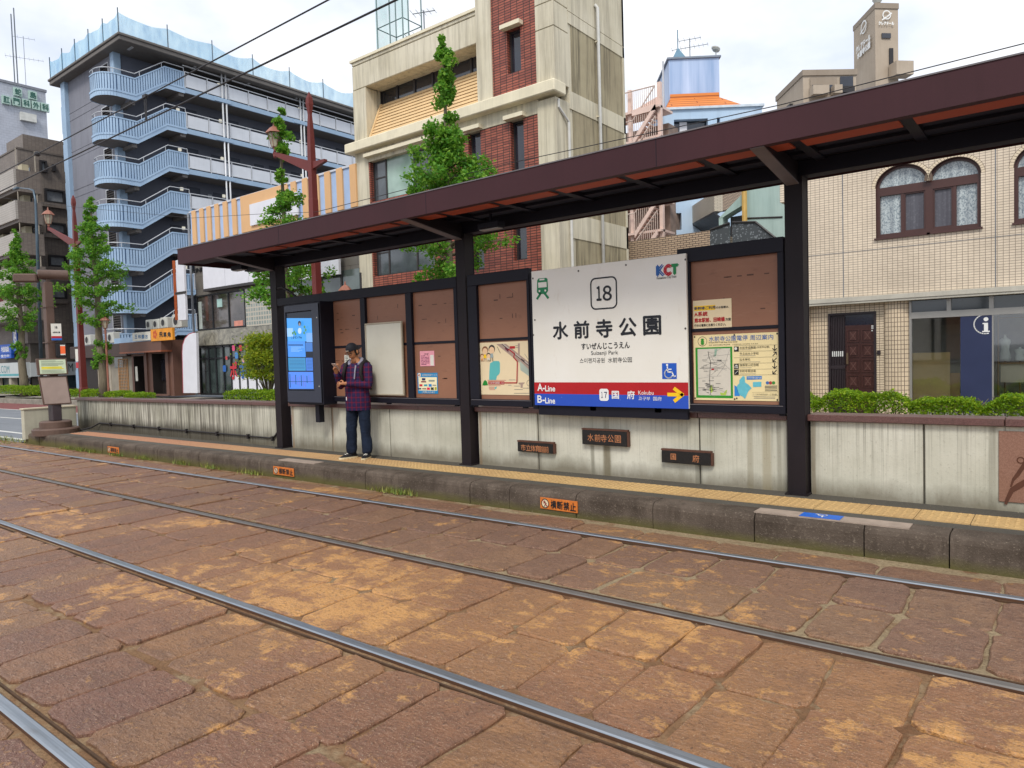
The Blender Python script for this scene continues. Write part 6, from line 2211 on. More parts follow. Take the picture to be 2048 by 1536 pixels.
# the stair: one sweeping ribbed parapet per storey
def stair(i):
    zt = FZ[i]
    zf = zt - 1.1
    zl = zf - 1.32                        # half landing
    # plan path from the corridor down to the landing and round its end
    path = []
    path.append((AXC, YS, zf))
    path.append((AXC, 23.35, zf))
    for q in range(1, 7):
        path.append((AXC, 23.35 - q * 0.32, zf - 1.32 * q / 6))
    path.append((AXC, 20.9, zl)); path.append((AXC, 20.55, zl))
    cx, cy, r = AXC - 1.05, 20.45, 1.05
    for q in range(1, 11):
        t_ = PI / 2 * q / 10
        path.append((cx + r * math.cos(t_), cy - r * math.sin(t_) * 0.95, zl))
    path.append((cx - 0.5, cy - r * 0.93, zl))
    for q in range(1, 6):
        t_ = PI / 2 * q / 5
        path.append((cx - 0.5 - 0.55 * math.sin(t_), cy - r * 0.93 + 0.55 * (1 - math.cos(t_)), zl))
    path.append((cx - 1.05, AY - 0.15, zl))
    pp = [Vector(p_) for p_ in path]
    # resample densely for the ribs
    fine_ = []
    for a, b in zip(pp, pp[1:]):
        n = max(1, int((b - a).length / 0.16))
        for q in range(n):
            fine_.append(a.lerp(b, q / n))
    fine_.append(pp[-1])
    mb = MB(M_rib)
    for a, b in zip(fine_, fine_[1:]):
        d = Vector((b.x - a.x, b.y - a.y, 0)).normalized()
        nrm = Vector((-d.y, d.x, 0))
        # outward is +x at the start, where the path runs towards -y
        for z0, z1, off in ((-0.32, -0.04, 0.06), (-0.04, 0.08, 0.09), (1.02, 1.1, 0.05)):
            mb.face(a + nrm * off + Vector((0, 0, z0)), b + nrm * off + Vector((0, 0, z0)), b + nrm * off + Vector((0, 0, z1)), a + nrm * off + Vector((0, 0, z1)))
        mid = a.lerp(b, 0.72)
        mb.face(a + Vector((0, 0, 0.08)) + nrm * 0.03, mid + Vector((0, 0, 0.08)) + nrm * 0.03, mid + Vector((0, 0, 1.02)) + nrm * 0.03, a + Vector((0, 0, 1.02)) + nrm * 0.03)
        mb.use(M_groove)
        mb.face(mid + Vector((0, 0, 0.08)), b + Vector((0, 0, 0.08)), b + Vector((0, 0, 1.02)), mid + Vector((0, 0, 1.02)))
        mb.use(M_rib)
        mb.face(a + nrm * 0.05 + Vector((0, 0, 1.1)), b + nrm * 0.05 + Vector((0, 0, 1.1)), b - nrm * 0.08 + Vector((0, 0, 1.1)), a - nrm * 0.08 + Vector((0, 0, 1.1)))
        mb.face(a - nrm * 0.08 + Vector((0, 0, -0.3)), b - nrm * 0.08 + Vector((0, 0, -0.3)), b - nrm * 0.08 + Vector((0, 0, 1.1)), a - nrm * 0.08 + Vector((0, 0, 1.1)))
    o = mb.build("stair_parapet", ap)
    mb = MB(M_rail_w)
    top = [v + Vector((0, 0, 1.38)) for v in pp]
    mb.tube(top, 0.03, 6)
    for v in fine_[::9]:
        mb.tube([v + Vector((0, 0, 1.1)), v + Vector((0, 0, 1.38))], 0.02, 5)
    mb.build("handrail", o)
    mb = MB(M_ashade)
    # soffits: landing disc and flight
    ring = [Vector((v.x, v.y, zl - 0.3)) for v in pp[8:]] + [Vector((AXW - 0.3, AY, zl - 0.3)), Vector((AXW, 21.4, zl - 0.3))]
    mb.face(*ring)
    mb.face(*[v + Vector((0, 0, 0.28)) for v in ring])
    mb.face((AXC, 23.35, zf - 0.3), (AXC, 21.43, zl - 0.3), (AXW, 21.43, zl - 0.3), (AXW, 23.35, zf - 0.3))
    mb.face((AXC, YS, zf - 0.3), (AXC, 23.35, zf - 0.3), (AXW, 23.35, zf - 0.3), (AXW, YS, zf - 0.3))
    mb.face((AXC, YS, zf), (AXC, 23.35, zf), (AXW, 23.35, zf), (AXW, YS, zf))
    mb.box(AXW, AXC - 0.1, YS - 0.35, YS, zf - 0.5, zf - 0.3)
    mb.box(AXW, AXC - 0.25, 21.2, 21.5, zl - 0.5, zl - 0.3)
    mb.build("stair_soffit", o)
for i in range(8):
    stair(i)
# roof slab and safety net
ex, ey = P(236, 62, 20.3).x, 20.3
exl = P(95, 165, 20.3).x
M_aroof = concrete("apartment_eaves", "#6b6763", "#78736e", "#4d4a47", 0.3, 0.5)
mb = MB(M_aroof)
zr = P(236, 62, ey).z
mb.box(exl, ex, ey, AYE + 1, zr - 0.16, zr)
mb.box(exl + 0.08, ex - 0.08, ey + 0.08, AYE + 0.92, zr - 0.42, zr - 0.161)
mb.build("roof", ap, bevel=0.03)
mb = MB(M_rail_w)
for x, y in ((ex - 0.9, 21.4), (ex - 0.9, 25.5), (ex - 0.9, 29.5), (ex - 0.9, 33.5)):
    mb.box(x - 0.3, x + 0.3, y - 0.07, y + 0.07, zr - 0.47, zr - 0.421)
mb.build("eaves_light", ap)
nt_ = thing("safety_net", "sagging pale blue safety net round the apartment roof edge", "net", (ex, ey, zr))
M_npole = mat("net_pole", "#54636e", 0.4, 0.4)
M_net = netting("blue_net", "#86bfe4", 0.62)
cor = [Vector((exl + 0.3 + i * (ex - 0.15 - exl - 0.3) / 5, ey + 0.1, zr)) for i in range(6)]
cor += [Vector((ex - 0.15, ey + 0.1 + (i + 1) * 3.05, zr)) for i in range(8)]
for i, v in enumerate(cor):
    lean = Vector((0.05, -0.12, 0))
    MB(M_npole).tube([v, v + Vector((0, 0, 1.5))], 0.035, 6).build("pole", nt_)
for i, (a, b) in enumerate(zip(cor, cor[1:])):
    mb = MB(M_net)
    bu = (0, 1) if i < 5 else (1, 0)
    sheet_net(mb, a, b, zr + 0.02, zr + 1.25, rnd.uniform(0.15, 0.35), 10, 5, bu, 20 + i)
    mb.build("net", nt_, smooth=True)
    pts = [a.lerp(b, q / 10) + Vector((0, 0, 1.25 - 0.25 * 4 * (q / 10) * (1 - q / 10))) for q in range(11)]
# ================================================================== brown tiled flats and the clinic tower, far left
M_btile = tiles("brown_grey_tile", "#857a70", "#5c534d", 0.24, 0.09, 0.008, 0.0, 0.6, 0.1, 0.35, 0.002, "#786e66", 0.12)
M_wtile = tiles("pale_balcony_tile", "#b2aaa0", "#8a837b", 0.15, 0.15, 0.012, 0.0, 0.5, 0.08, 0.25, 0.002, None, 0.1)
M_lgt = mat("balcony_light_wall", "#a49a8a", 0.7, var=0.15, streak=0.2)
bt = thing("brown_flats", "brown-grey tiled apartment block with pale balconies, far left", "building", (-66, 19, 0))
cX = P(57, 700, 19).x
zt = P(60, 282, 19).z
cYE = 34.0
mb = MB(M_btile)
mb.box(cX - 16, cX, 19.0, cYE, 3.6, zt)
mb.box(cX - 4.0, cX - 0.6, 19.6, 24.5, zt, zt + 1.3)
mb.build("wall", bt)
mb = MB(mat("ground_floor_dark", "#5c544c", 0.7, var=0.2))
mb.box(cX - 16, cX - 0.25, 19.2, cYE - 0.2, 0.0, 3.59)
mb.build("ground_floor", bt)
mb = MB(mat("parapet_dark", "#6a615a", 0.7, var=0.2))
mb.box(cX - 16, cX + 0.05, 18.95, cYE, zt, zt + 0.12)
mb.build("roof", bt)
zb_ = [P(30, py, 17.4).z for py in (335, 400, 465, 532, 598)]
bxr = P(30, 400, 17.4).x
for i, z in enumerate(zb_):
    mb = MB(M_wtile)
    mb.box(bxr - 13, bxr, 17.4, 17.55, z - 1.25, z)
    mb.use(M_btile)
    mb.box(bxr - 0.12, bxr + 0.001, 17.551, 19.0, z - 1.25, z)
    mb.box(bxr - 13, bxr, 17.55, 19.0, z - 1.45, z - 1.251)
    o = mb.build("balcony", bt)
    for j in range(3):
        x = bxr - 0.9 - j * 2.2
        mb = MB(mat("ac_cream", "#b7ab8d", 0.6, var=0.15))
        mb.box(x - 0.8, x, 18.2, 18.6, z + 0.0, z + 0.62)
        mb.use(M_gdk)
        mb.box(x - 1.9, x - 0.9, 18.96, 19.0, z - 1.1, z + 0.7)
        mb.build("air_conditioner", o)
    mb = MB(M_lgt)
    mb.box(bxr - 0.1, bxr - 0.03, 18.7, 18.76, z, z + 1.4)
    mb.tube([(bxr - 0.05, 17.6, z), (bxr - 0.05, 17.6, z + 1.4)], 0.03, 5)
    mb.build("balcony_post", bt)
M_wd = mat("window_surround_dark", "#2c2a2b", 0.5, var=0.1)
for px0, px1, py0, py1 in ((88, 128, 380, 407), (92, 130, 446, 468), (96, 131, 511, 534), (100, 132, 575, 598), (78, 92, 322, 345), (103, 110, 330, 343)):
    a, b = PX(px0, (py0 + py1) / 2, cX), PX(px1, (py0 + py1) / 2, cX)
    z0, z1 = PX((px0 + px1) / 2, py1, cX).z, PX((px0 + px1) / 2, py0, cX).z
    mb = MB(M_wd)
    mb.frame(a.y, b.y, z0, z1, cX + 0.002, 0.12, 0.25, 'x')
    o = mb.build("window", bt)
    mb = MB(mat("curtain_grey", "#8a8d90", 0.4, var=0.3, scale=4))
    mb.box(cX + 0.003, cX + 0.03, a.y + 0.12, b.y - 0.12, z0 + 0.12, z1 - 0.12)
    mb.build("pane", o)
    if px1 > 110:
        mb = MB(M_btile)
        mb.box(cX + 0.002, cX + 0.3, a.y - 0.3, b.y, z0 - 0.35, z0 - 0.02)
        mb.build("sill", bt)
# shop signs on the ground floor
M_fascia_w = mat("shop_fascia_white", "#b9bdbb", 0.5, var=0.06)
za, zb2 = P(20, 735, 18.9).z, P(20, 755, 18.9).z
mb = MB(M_fascia_w)
mb.box(cX - 16, cX + 0.3, 18.6, 18.95, zb2, za + 0.35)
mb.box(cX + 0.002, cX + 0.35, 18.95, cYE - 6, zb2 + 0.05, za + 0.3)
mb.use(mat("stripe_teal", "#4f9aa0", 0.5))
mb.box(cX - 16, cX + 0.3, 18.595, 18.599, zb2 + 0.12, zb2 + 0.28)
mb.build("shop_fascia", bt)
mb = MB()
z = (za + zb2) / 2 + 0.25
text(mb, ".COM", (P(10, 745, 18.6).x, 18.6, z), 2.0, 0.55, mat("letter_teal", "#3e8088", 0.5), lift=0.006)
a, b = PX(84, 757, cX + 0.35), PX(147, 755, cX + 0.35)
text(mb, "FREEDOM", (cX + 0.35, (a.y + b.y) / 2, z), abs(b.y - a.y), 0.62, M_ink, u=(0, 1, 0), n=(1, 0, 0), lift=0.01)
mb.build("shop_lettering", bt)
mb = MB(glass("shop_glass_left", "#3a4a4c", 0.1))
mb.box(cX - 16, cX - 0.6, 19.15, 19.19, 0.2, zb2)
mb.box(cX - 0.249, cX - 0.2, 19.8, cYE - 6, 0.2, zb2)
mb.build("shop_glass", bt)
mb = MB(M_lgt)
for x in (cX - 0.5, cX - 3.2, cX - 6.5):
    mb.box(x - 0.25, x + 0.25, 18.7, 19.1, 0.0, zb2)
for y in (23.0, 27.0):
    mb.box(cX - 0.18, cX + 0.12, y, y + 0.5, 0.0, zb2)
mb.build("shop_pillar", bt)
M_bsign = mat("sign_royal_blue", "#1f57b8", 0.5)
for px0, py0, px1, py1, kind in ((0, 690, 24, 707, 0), (25, 640, 37, 702, 1), (-30, 600, 12, 640, 2), (0, 708, 24, 716, 3)):
    a, b = P(px0, py0, 18.8), P(px1, py1, 18.8)
    t = thing("shop_sign", ("blue shop sign with white writing, far left", "tall narrow blue shop sign beside the left tree", "red shop sign at the left picture edge", "thin blue strip sign under the blue shop sign")[kind], "sign", (a.x, 18.8, b.z))
    mb = MB(M_bsign if kind != 2 else M_inkred)
    mb.box(a.x, b.x, 18.75, 18.95, b.z, a.z)
    mb.build("board", t)
    mb = MB()
    text(mb, ("相談", "無料", "薬局", "受付中")[kind] if kind != 1 else "相", ((a.x + b.x) / 2, 18.75, (a.z + b.z) / 2), abs(b.x - a.x) * 0.7, abs(a.z - b.z) * 0.6, M_wht, bold=0.02, lift=0.006)
    mb.build("lettering", t)
HT = thing("clinic_tower", "pale clinic tower with green lettered sign squares", "building", (-110, 38, 0))
HX = -84.0
hy0, hy1 = PX(-60, 300, HX).y, PX(94.5, 250, HX).y
hz = PX(60, 177.5, HX).z
mb = MB(tiles("clinic_white_tile", "#b4b9c4", "#9da2ad", 0.5, 0.25, 0.012, 0.5, 0.6, 0.05, 0.25, 0.001))
mb.box(HX - 14, HX, hy0, hy1, 0, hz)
mb.build("wall", HT)
mb = MB(mat("clinic_cap", "#7d8088", 0.6))
mb.box(HX - 14.1, HX + 0.1, hy0 - 0.1, hy1 + 0.1, hz, hz + 0.25)
mb.build("roof", HT)
M_sq, M_sqg = mat("sign_square_pale", "#a9c2b8", 0.5, var=0.08), mat("letter_green", "#2f5d52", 0.5)
for s_, px, py in (("蛇", 34, 185), ("島", 64, 192), ("肛", 11, 201), ("門", 31, 204.5), ("科", 51, 208), ("外", 70, 212), ("科", 88.5, 216)):
    c = PX(px, py, HX)
    hh_ = abs(PX(px, py - 8, HX).z - PX(px, py + 8, HX).z) / 2
    hw_ = abs(PX(px + 8, py, HX).y - PX(px - 8, py, HX).y) / 2
    mb = MB(M_sq)
    mb.box(HX + 0.001, HX + 0.3, c.y - hw_, c.y + hw_, c.z - hh_, c.z + hh_)
    o = mb.build("sign_square", HT)
    mb = MB()
    text(mb, s_, (HX + 0.3, c.y, c.z), hw_ * 1.6, hh_ * 1.6, M_sqg, u=(0, 1, 0), n=(1, 0, 0), bold=0.03, lift=0.02)
    mb.build("lettering", o)
c = PX(55, 236, HX)
mb = MB(mat("floodlight_pale", "#c9cac4", 0.5))
mb.box(HX, HX + 0.4, c.y - 0.7, c.y + 0.7, c.z - 0.4, c.z + 0.4)
mb.build("wall_lamp", HT)
q = PX(52, 170, HX - 2)
aerial(HX - 2, q.y, hz, 6.0, "tall aerial on the far left clinic roof", 2.4, 1.2)
for px, hh in ((30, 7.5), (36, 8.2)):
    q = PX(px, 170, HX - 1)
    tag(MB(mat("aerial_metal", "#70777c", 0.4, 0.6)).tube([(HX - 1, q.y, hz), (HX - 1, q.y, hz + hh)], 0.06, 6).build("lightning_rod"), "thin %s rod on the far left clinic roof" % ("left hand" if px == 30 else "right hand"), "rod")
# ================================================================== the striped shop building between the flats and the brick building
M_stone = tiles("shop_grey_stone", "#77726a", "#4f4b46", 0.9, 0.6, 0.008, 0.5, 0.6, 0.1, 0.25, 0.002, "#6d6861", 0.1)
M_fin = mat("fin_tan", "#d8ab7a", 0.6, var=0.06, scale=1)
M_finb = mat("fin_light_blue", "#a5bbdc", 0.5, var=0.08)
M_wp = mat("fascia_panel_white", "#d9d9de", 0.4, var=0.05)
sb_ = thing("striped_shop", "shop building with a tan and pale blue striped parapet", "building", (-28, 18, 0.2))
PXY = 18.0
qx = lambda px, py: P(px, py, PXY).x
qz = lambda px, py: P(px, py, PXY).z
sx0, sx1 = qx(384, 500), BX0 - 0.02
ztop = 9.12
zfin = qz(385, 490)
mb = MB(M_stone)
mb.wall(sx0, sx1, 0.2, ztop - 0.1, PXY + 0.1, [], 0.1)
mb.box(sx0, sx0 + 0.2, PXY + 0.101, 27, 0.2, ztop - 0.1)
mb.box(sx0 + 0.2, sx1, 26.8, 27, 0.2, ztop - 0.12)
mb.build("wall", sb_)
MB(mat("shop_roof_grey", "#8a8680", 0.8)).box(sx0 + 0.2, sx1, PXY + 0.11, 26.8, ztop - 0.6, ztop - 0.5).build("roof", sb_)
mb = MB(M_finb)
mb.box(sx0, sx1, PXY + 0.0, PXY + 0.098, zfin, ztop)
mb.build("parapet_blue", sb_)
mb = MB(mat("parapet_white_cap", "#c9ccd4", 0.5))
mb.box(sx0 - 0.05, sx1, PXY - 0.05, PXY + 0.2, ztop + 0.001, ztop + 0.08)
mb.build("parapet_cap", sb_)
for px in (386, 401.5, 416, 432, 449, 467):
    a = qx(px, 440)
    MB(M_fin).box(a, a + 0.36, PXY - 0.07, PXY - 0.001, zfin, ztop + 0.06).build("fin", sb_)
a, b = qx(483, 400), qx(577, 380)
mb = MB(M_fin)
mb.box(a, b, PXY - 0.07, PXY - 0.001, zfin, ztop + 0.06)
mb.build("fin_panel", sb_)
mb = MB(M_wp)
mb.box(qx(506, 440), qx(602, 430), PXY - 0.15, PXY - 0.071, zfin + 0.2, qz(506, 410))
mb.build("blank_sign", sb_)
for px in (583, 606, 628, 651, 675, 702):
    a = qx(px, 360)
    MB(M_fin).box(a, a + 0.36, PXY - 0.07, PXY - 0.001, zfin, ztop + 0.06).build("fin", sb_)
# white fascia and glazing under it
zf0, zf1 = qz(417, 579), qz(417, 550)
mb = MB(M_wp)
x = qx(416, 560)
while x < sx1 - 2.6:
    mb.box(x + 0.01, x + 1.93, PXY - 0.25, PXY + 0.09, zf0, zf1 + 0.4)
    x += 1.94
mb.build("white_fascia", sb_)
MB(M_brfr).box(qx(416, 560), sx1 - 2.6, PXY - 0.27, PXY + 0.09, zf0 - 0.12, zf0 - 0.001).build("fascia_trim", sb_)
mb = MB()
text(mb, "KINNBUCHI", (qx(410, 537), PXY + 0.1, qz(410, 537)), 2.6, 0.22, M_ink, lift=0.03, depth=0.03)
mb.build("wall_lettering", sb_)
zw0, zw1 = qz(392, 662), qz(392, 592)
gx0 = qx(393, 620)
mb = MB(M_ink)
edges = [gx0, qx(424, 620), qx(456, 615), qx(489, 610)]
mb.frame(edges[0], edges[-1], zw0, zw1, PXY + 0.02, 0.07, 0.07)
for e in edges[1:-1]:
    mb.box(e - 0.05, e + 0.05, PXY + 0.02, PXY + 0.09, zw0 + 0.07, zw1 - 0.07)
o = mb.build("showroom_window", sb_)
for i, (e0, e1) in enumerate(zip(edges, edges[1:])):
    mb = MB(glass("showroom_glass", "#4a4340", 0.06, 0.5, 0.8))
    mb.box(e0, e1, PXY + 0.06, PXY + 0.075, zw0, zw1)
    mb.build("pane", o)
mb = MB(mat("curtain_pale", "#aab3ac", 0.7))
mb.box(gx0 + 0.1, gx0 + 0.4, PXY + 0.045, PXY + 0.058, zw0 + 0.08, zw1 - 0.3)
mb.build("curtain", o)
mb = MB(mat("mint_notice", "#a3c4bc", 0.5)); pbox(mb, 433.5, 598.5, 444.5, 613.5, PXY + 0.05, 0.008)
mb.build("window_notice", o)
mb = MB(mat("salmon_notice", "#cf8a78", 0.5)); pbox(mb, 468, 642, 486, 655, PXY + 0.05, 0.008)
mb.build("window_notice", o)
k = NT("glass_block")
b_ = k.n("ShaderNodeTexBrick", offset=0.0)
k.l(k.wall_uv(), b_.inputs["Vector"])
for n_, v_ in (("Color1", C("#6f7a74")), ("Color2", C("#8d968e")), ("Mortar", C("#b3aa98"))):
    b_.inputs[n_].default_value = v_
for n_, v_ in (("Scale", 1), ("Mortar Size", 0.03), ("Brick Width", 0.2), ("Row Height", 0.2)):
    b_.inputs[n_].default_value = v_
M_gb = k.done(b_.outputs[0], 0.2, 0, 0.7)
MB(M_gb).box(edges[-1] + 0.03, edges[-1] + 2.6, PXY + 0.03, PXY + 0.09, zw0, zw1).build("glass_block_panel", sb_)
k = NT("polished_marble")
n1 = k.noise(k.pos, 1.6, 6, 0.6, 2.5)
M_marb = k.done(k.mix(k.ramp(n1, 0.35, 0.65), C("#5d5a50"), C("#979282")), 0.2, 0, 0.6)
MB(M_marb).box(gx0 - 0.1, sx1 - 2.6, PXY - 0.05, PXY + 0.095, qz(395, 692), zw0 - 0.02).build("marble_band", sb_)
zd1 = qz(395, 694)
mb = MB(M_ink)
de = [gx0 + 0.05, qx(418, 740), qx(432, 740), qx(447, 740), qx(462, 740), qx(478, 740), qx(494, 740), qx(512, 740), qx(532, 740), qx(552, 740)]
for e in de:
    mb.box(e - 0.05, e + 0.05, PXY + 0.0, PXY + 0.09, 0.2, zd1)
mb.box(de[0], de[-1], PXY + 0.0, PXY + 0.09, zd1 - 0.08, zd1)
mb.box(de[0], de[-1], PXY + 0.01, PXY + 0.09, zd1 - 0.62, zd1 - 0.55)
mb.box(de[0], de[-1], PXY + 0.01, PXY + 0.09, 0.2, 0.3)
mb.build("door_frame", sb_)
MB(glass("door_glass", "#3f4a48", 0.08, 0.5, 1.0)).box(de[0], de[-1], PXY + 0.05, PXY + 0.07, 0.2, zd1).build("door_glass", sb_)
mb = MB(M_wp)
mb.box(de[4] + 0.06, de[-1], PXY + 0.03, PXY + 0.048, 0.3, 1.15)
mb.build("window_film", sb_)
mb = MB()
for s_, px, py, cc in (("ポ", 467, 741, "#c0323c"), ("ポ", 486, 739, "#2a5fa8"), ("ラ", 503, 738, "#3a8a4a")):
    text(mb, s_, P(px, py, PXY - 0.0), 0.62, 0.85, mat("film_" + cc[1:], cc, 0.5), bold=0.03, lift=0.004)
for px, py, cc, s_ in ((467, 696, "#d8527a", 0.24), (481, 696, "#c0323c", 0.26), (495, 696, "#d8527a", 0.24), (473, 711, "#4a86c0", 0.26), (487, 720, "#d8a0a0", 0.22), (449, 737, "#2a62b0", 0.28), (453, 716, "#c04a4a", 0.16)):
    c = P(px, py, PXY)
    mb.use(mat("film_" + cc[1:], cc, 0.5))
    mb.face(*rrect((c.x, PXY - 0.004, c.z), s_, s_ * 1.1, s_ * 0.3))
mb.build("window_lettering", sb_)
# right end of the shop: grey panels and windows seen under the canopy
mb = MB(M_wp); pbox(mb, 596, 505, 678, 548, PXY - 0.36, 0.1); mb.build("white_fascia", sb_)
mb = MB(glass("upper_shop_glass", "#59635f", 0.1, 0.4, 0.6)); pbox(mb, 560, 560, 722, 640, PXY + 0.02, 0.06)
mb.build("upper_glass", sb_)
mb = MB(M_brfr)
for px in (560, 601, 643, 683, 722):
    x = qx(px, 570); mb.box(x - 0.05, x + 0.05, PXY - 0.01, PXY + 0.08, qz(px, 640), qz(px, 545))
mb.build("upper_frame", sb_)
MB(mat("down_pipe_grey", "#8b8f94", 0.4)).tube([(sx0 - 0.1, PXY - 0.05, 0.2), (sx0 - 0.1, PXY - 0.05, ztop)], 0.06, 8).build("drainpipe", sb_)
# hanging sign and the white slab by the door
t = thing("projecting_sign", "tall blank white sign with an orange edge above the sidewalk", "sign", (P(358, 600, 17.2).x, 17.2, 4))
mb = MB(M_wp); pbox(mb, 350.5, 521, 371.5, 640, 17.2, 0.14); mb.build("panel", t, bevel=0.02)
mb = MB(mat("sign_orange_edge", "#c9683c", 0.5)); pbox(mb, 344.5, 521, 350.3, 640, 17.2, 0.14); mb.build("edge", t)
mb = MB(M_brfr); pbox(mb, 350, 585, 372, 586.5, 17.18, 0.015); mb.build("seam", t)
t = thing("door_slab", "tall white slab with a rounded shoulder beside the shop door", "sign", (P(380, 780, 17.4).x, 17.4, 0.2))
pts = [(367, 786), (365, 705), (366, 690), (370, 678), (378, 669), (386, 666), (392, 666), (395, 786)]
mb = MB(M_wp); px_poly(mb, pts, 17.4, 0.12); mb.build("panel", t)
mb = MB(mat("slab_red_edge", "#a5525a", 0.5)); px_poly(mb, [(365.5, 786), (363.5, 705), (364.5, 689), (369, 676.5), (377, 667.5), (386, 664.5), (386, 666), (378, 669), (370, 678), (366, 690), (365, 705), (367, 786)], 17.42, 0.09); mb.build("edge", t)
# ================================================================== the noodle shop and its low row, under the flats
M_shopbr = mat("shop_brown", "#6b4c40", 0.6, var=0.12, scale=2, streak=0.2)
M_shopdk = mat("shop_dark", "#2b2422", 0.6, var=0.15)
ns = thing("noodle_shop", "small brown noodle shop with a yellow and a white name board", "building", (-38, 18, 0.2))
NY = 18.0
x0, x1 = qx(264, 740), qx(347, 740)
z1 = qz(300, 683)
mb = MB(M_shopbr)
hd = [(qx(305, 740), qx(333, 740), 0.2, qz(320, 707)), (qx(268, 740), qx(290, 740), 0.2, qz(280, 712))]
mb.wall(x0, x1, 0.1, z1, NY, hd, 0.5, rev=M_shopdk)
mb.use(M_shopbr)
mb.box(x0, x0 + 0.1, NY + 0.01, AY - 0.3, 0.1, z1)
mb.box(x1 - 0.1, x1, NY + 0.01, 25, 0.1, z1)
mb.box(x0 + 0.1, x1 - 0.1, NY + 0.01, AY - 0.3, z1 - 0.1, z1)
mb.build("wall", ns)
MB(M_shopdk).box(x0 + 0.11, x1 - 0.11, NY + 0.5, NY + 0.55, 0.2, z1 - 0.15).build("doorway", ns)
mb = MB(M_shopbr)
mb.box(x0 - 0.1, x1 - 0.05, NY - 0.55, NY - 0.01, qz(305, 702), qz(305, 683))
mb.use(mat("shop_trim_rust", "#96583c", 0.5))
mb.box(x0 - 0.12, x1 - 0.03, NY - 0.57, NY - 0.005, qz(305, 702) - 0.08, qz(305, 702) - 0.001)
mb.build("awning", ns)
for px in (294, 337):
    MB(M_shopbr).box(qx(px, 740) - 0.15, qx(px, 740) + 0.15, NY - 0.08, NY - 0.001, 0.15, z1 - 0.3).build("pillar", ns)
mb = MB(glass("shop_door_dark", "#26262e", 0.1)); mb.box(hd[0][0] + 0.1, hd[0][1] - 0.1, NY + 0.4, NY + 0.45, 0.9, hd[0][3] - 0.3); mb.build("door", ns)
mb = MB(M_pwhite); pbox(mb, 270, 733, 276, 762, NY - 0.01, 0.008); mb.build("menu_paper", ns)
for px0, py0, px1, py1, mm, ws, lab in ((264.5, 666, 300.5, 680, M_pwhite, (("王", 272, "#3f6f9a"), ("和", 279, "#3f6f9a"), ("園", 286, "#3f6f9a"), ("古", 293, "#3f6f9a")), "white name board over the noodle shop awning"), (301, 659, 345.5, 679.5, mat("board_amber", "#e3962c", 0.5), (("飛", 322, "#1c1a1a"), ("車", 330, "#1c1a1a"), ("角", 338, "#1c1a1a")), "yellow name board over the noodle shop awning")):
    t = thing("name_board", lab, "sign", (qx(px0, py1), NY - 0.6, qz(px0, py1)))
    mb = MB(mm); pbox(mb, px0, py0, px1, py1, NY - 0.6, 0.12); mb.build("board", t)
    mb = MB()
    for s_, cx, cc in ws:
        cy = (py0 + py1) / 2 + (0.4 if px0 < 300 else 0)
        ptext(mb, s_, cx, cy, 5.6 if px0 < 300 else 7, 8 if px0 < 300 else 11, NY - 0.6, mat("board_ink_" + cc[1:], cc, 0.5), 0.04)
    if px0 > 300:
        for q in range(5):
            a_ = 2 * PI * q / 5
            c_ = P(310, 669, NY - 0.6)
            disc(mb, c_ + Vector((0.14 * math.cos(a_), 0, 0.14 * math.sin(a_))), 0.09, mat("board_crest_red", "#c8562a", 0.5), 10, lift=0.003 + 0.001 * q)
    mb.build("lettering", t)
lr = thing("low_shop_row", "low dark brown shopfront row left of the noodle shop", "building", (-44, 18.6, 0.2))
xa, xb = qx(150, 740), x0 - 0.15
zt = qz(200, 690)
mb = MB(mat("row_wall_beige", "#8f877a", 0.7, var=0.15, streak=0.3))
mb.box(xa, xb, NY + 0.3, AY - 0.32, 0.1, zt - 0.6)
mb.build("wall", lr)
mb = MB(mat("row_fascia_brown", "#473a35", 0.6, var=0.15))
mb.box(xa - 0.1, xb + 0.05, NY - 0.2, AY - 0.33, zt - 0.75, zt)
mb.build("fascia", lr, bevel=0.03)
mb = MB(M_shopdk); mb.box(xa + 0.4, xa + 2.6, NY + 0.26, NY + 0.299, 0.15, 2.3); mb.build("doorway", lr)
M_lat = mat("lattice_wood", "#a77a4c", 0.6, var=0.15)
a, b = qx(228, 760), qx(247, 760)
mb = MB(M_lat)
mb.frame(a, b, 0.2, 2.15, NY + 0.26, 0.07, 0.03)
for i in range(1, 6):
    x = a + (b - a) * i / 6; mb.box(x - 0.015, x + 0.015, NY + 0.265, NY + 0.285, 0.27, 2.08)
for i in range(1, 11):
    z = 0.2 + 1.95 * i / 11; mb.box(a + 0.07, b - 0.07, NY + 0.262, NY + 0.264, z - 0.015, z + 0.015)
mb.build("lattice_door", lr)
mb = MB(glass("row_window", "#39423f", 0.1)); pbox(mb, 228, 708, 246, 735, NY + 0.27, 0.02); mb.build("fanlight", lr)
mb = MB(M_lgt); pbox(mb, 190, 712, 224, 785, NY + 0.28, 0.015); mb.build("pale_panel", lr)
mb = MB(M_rib)
c = Vector((qx(262, 690), NY - 0.05, (qz(250, 676) + qz(250, 709)) / 2))
hw_ = (qx(291, 690) - qx(234, 690)) / 2
for i in range(22):
    xx = c.x - hw_ + 2 * hw_ * i / 22
    mb.box(xx, xx + 2 * hw_ / 22 - 0.03, NY - 0.15, NY + 0.25, qz(250, 709), qz(250, 676))
mb.build("blue_cladding", lr)
M_ac = mat("ac_white", "#c4c4bb", 0.5, var=0.1)
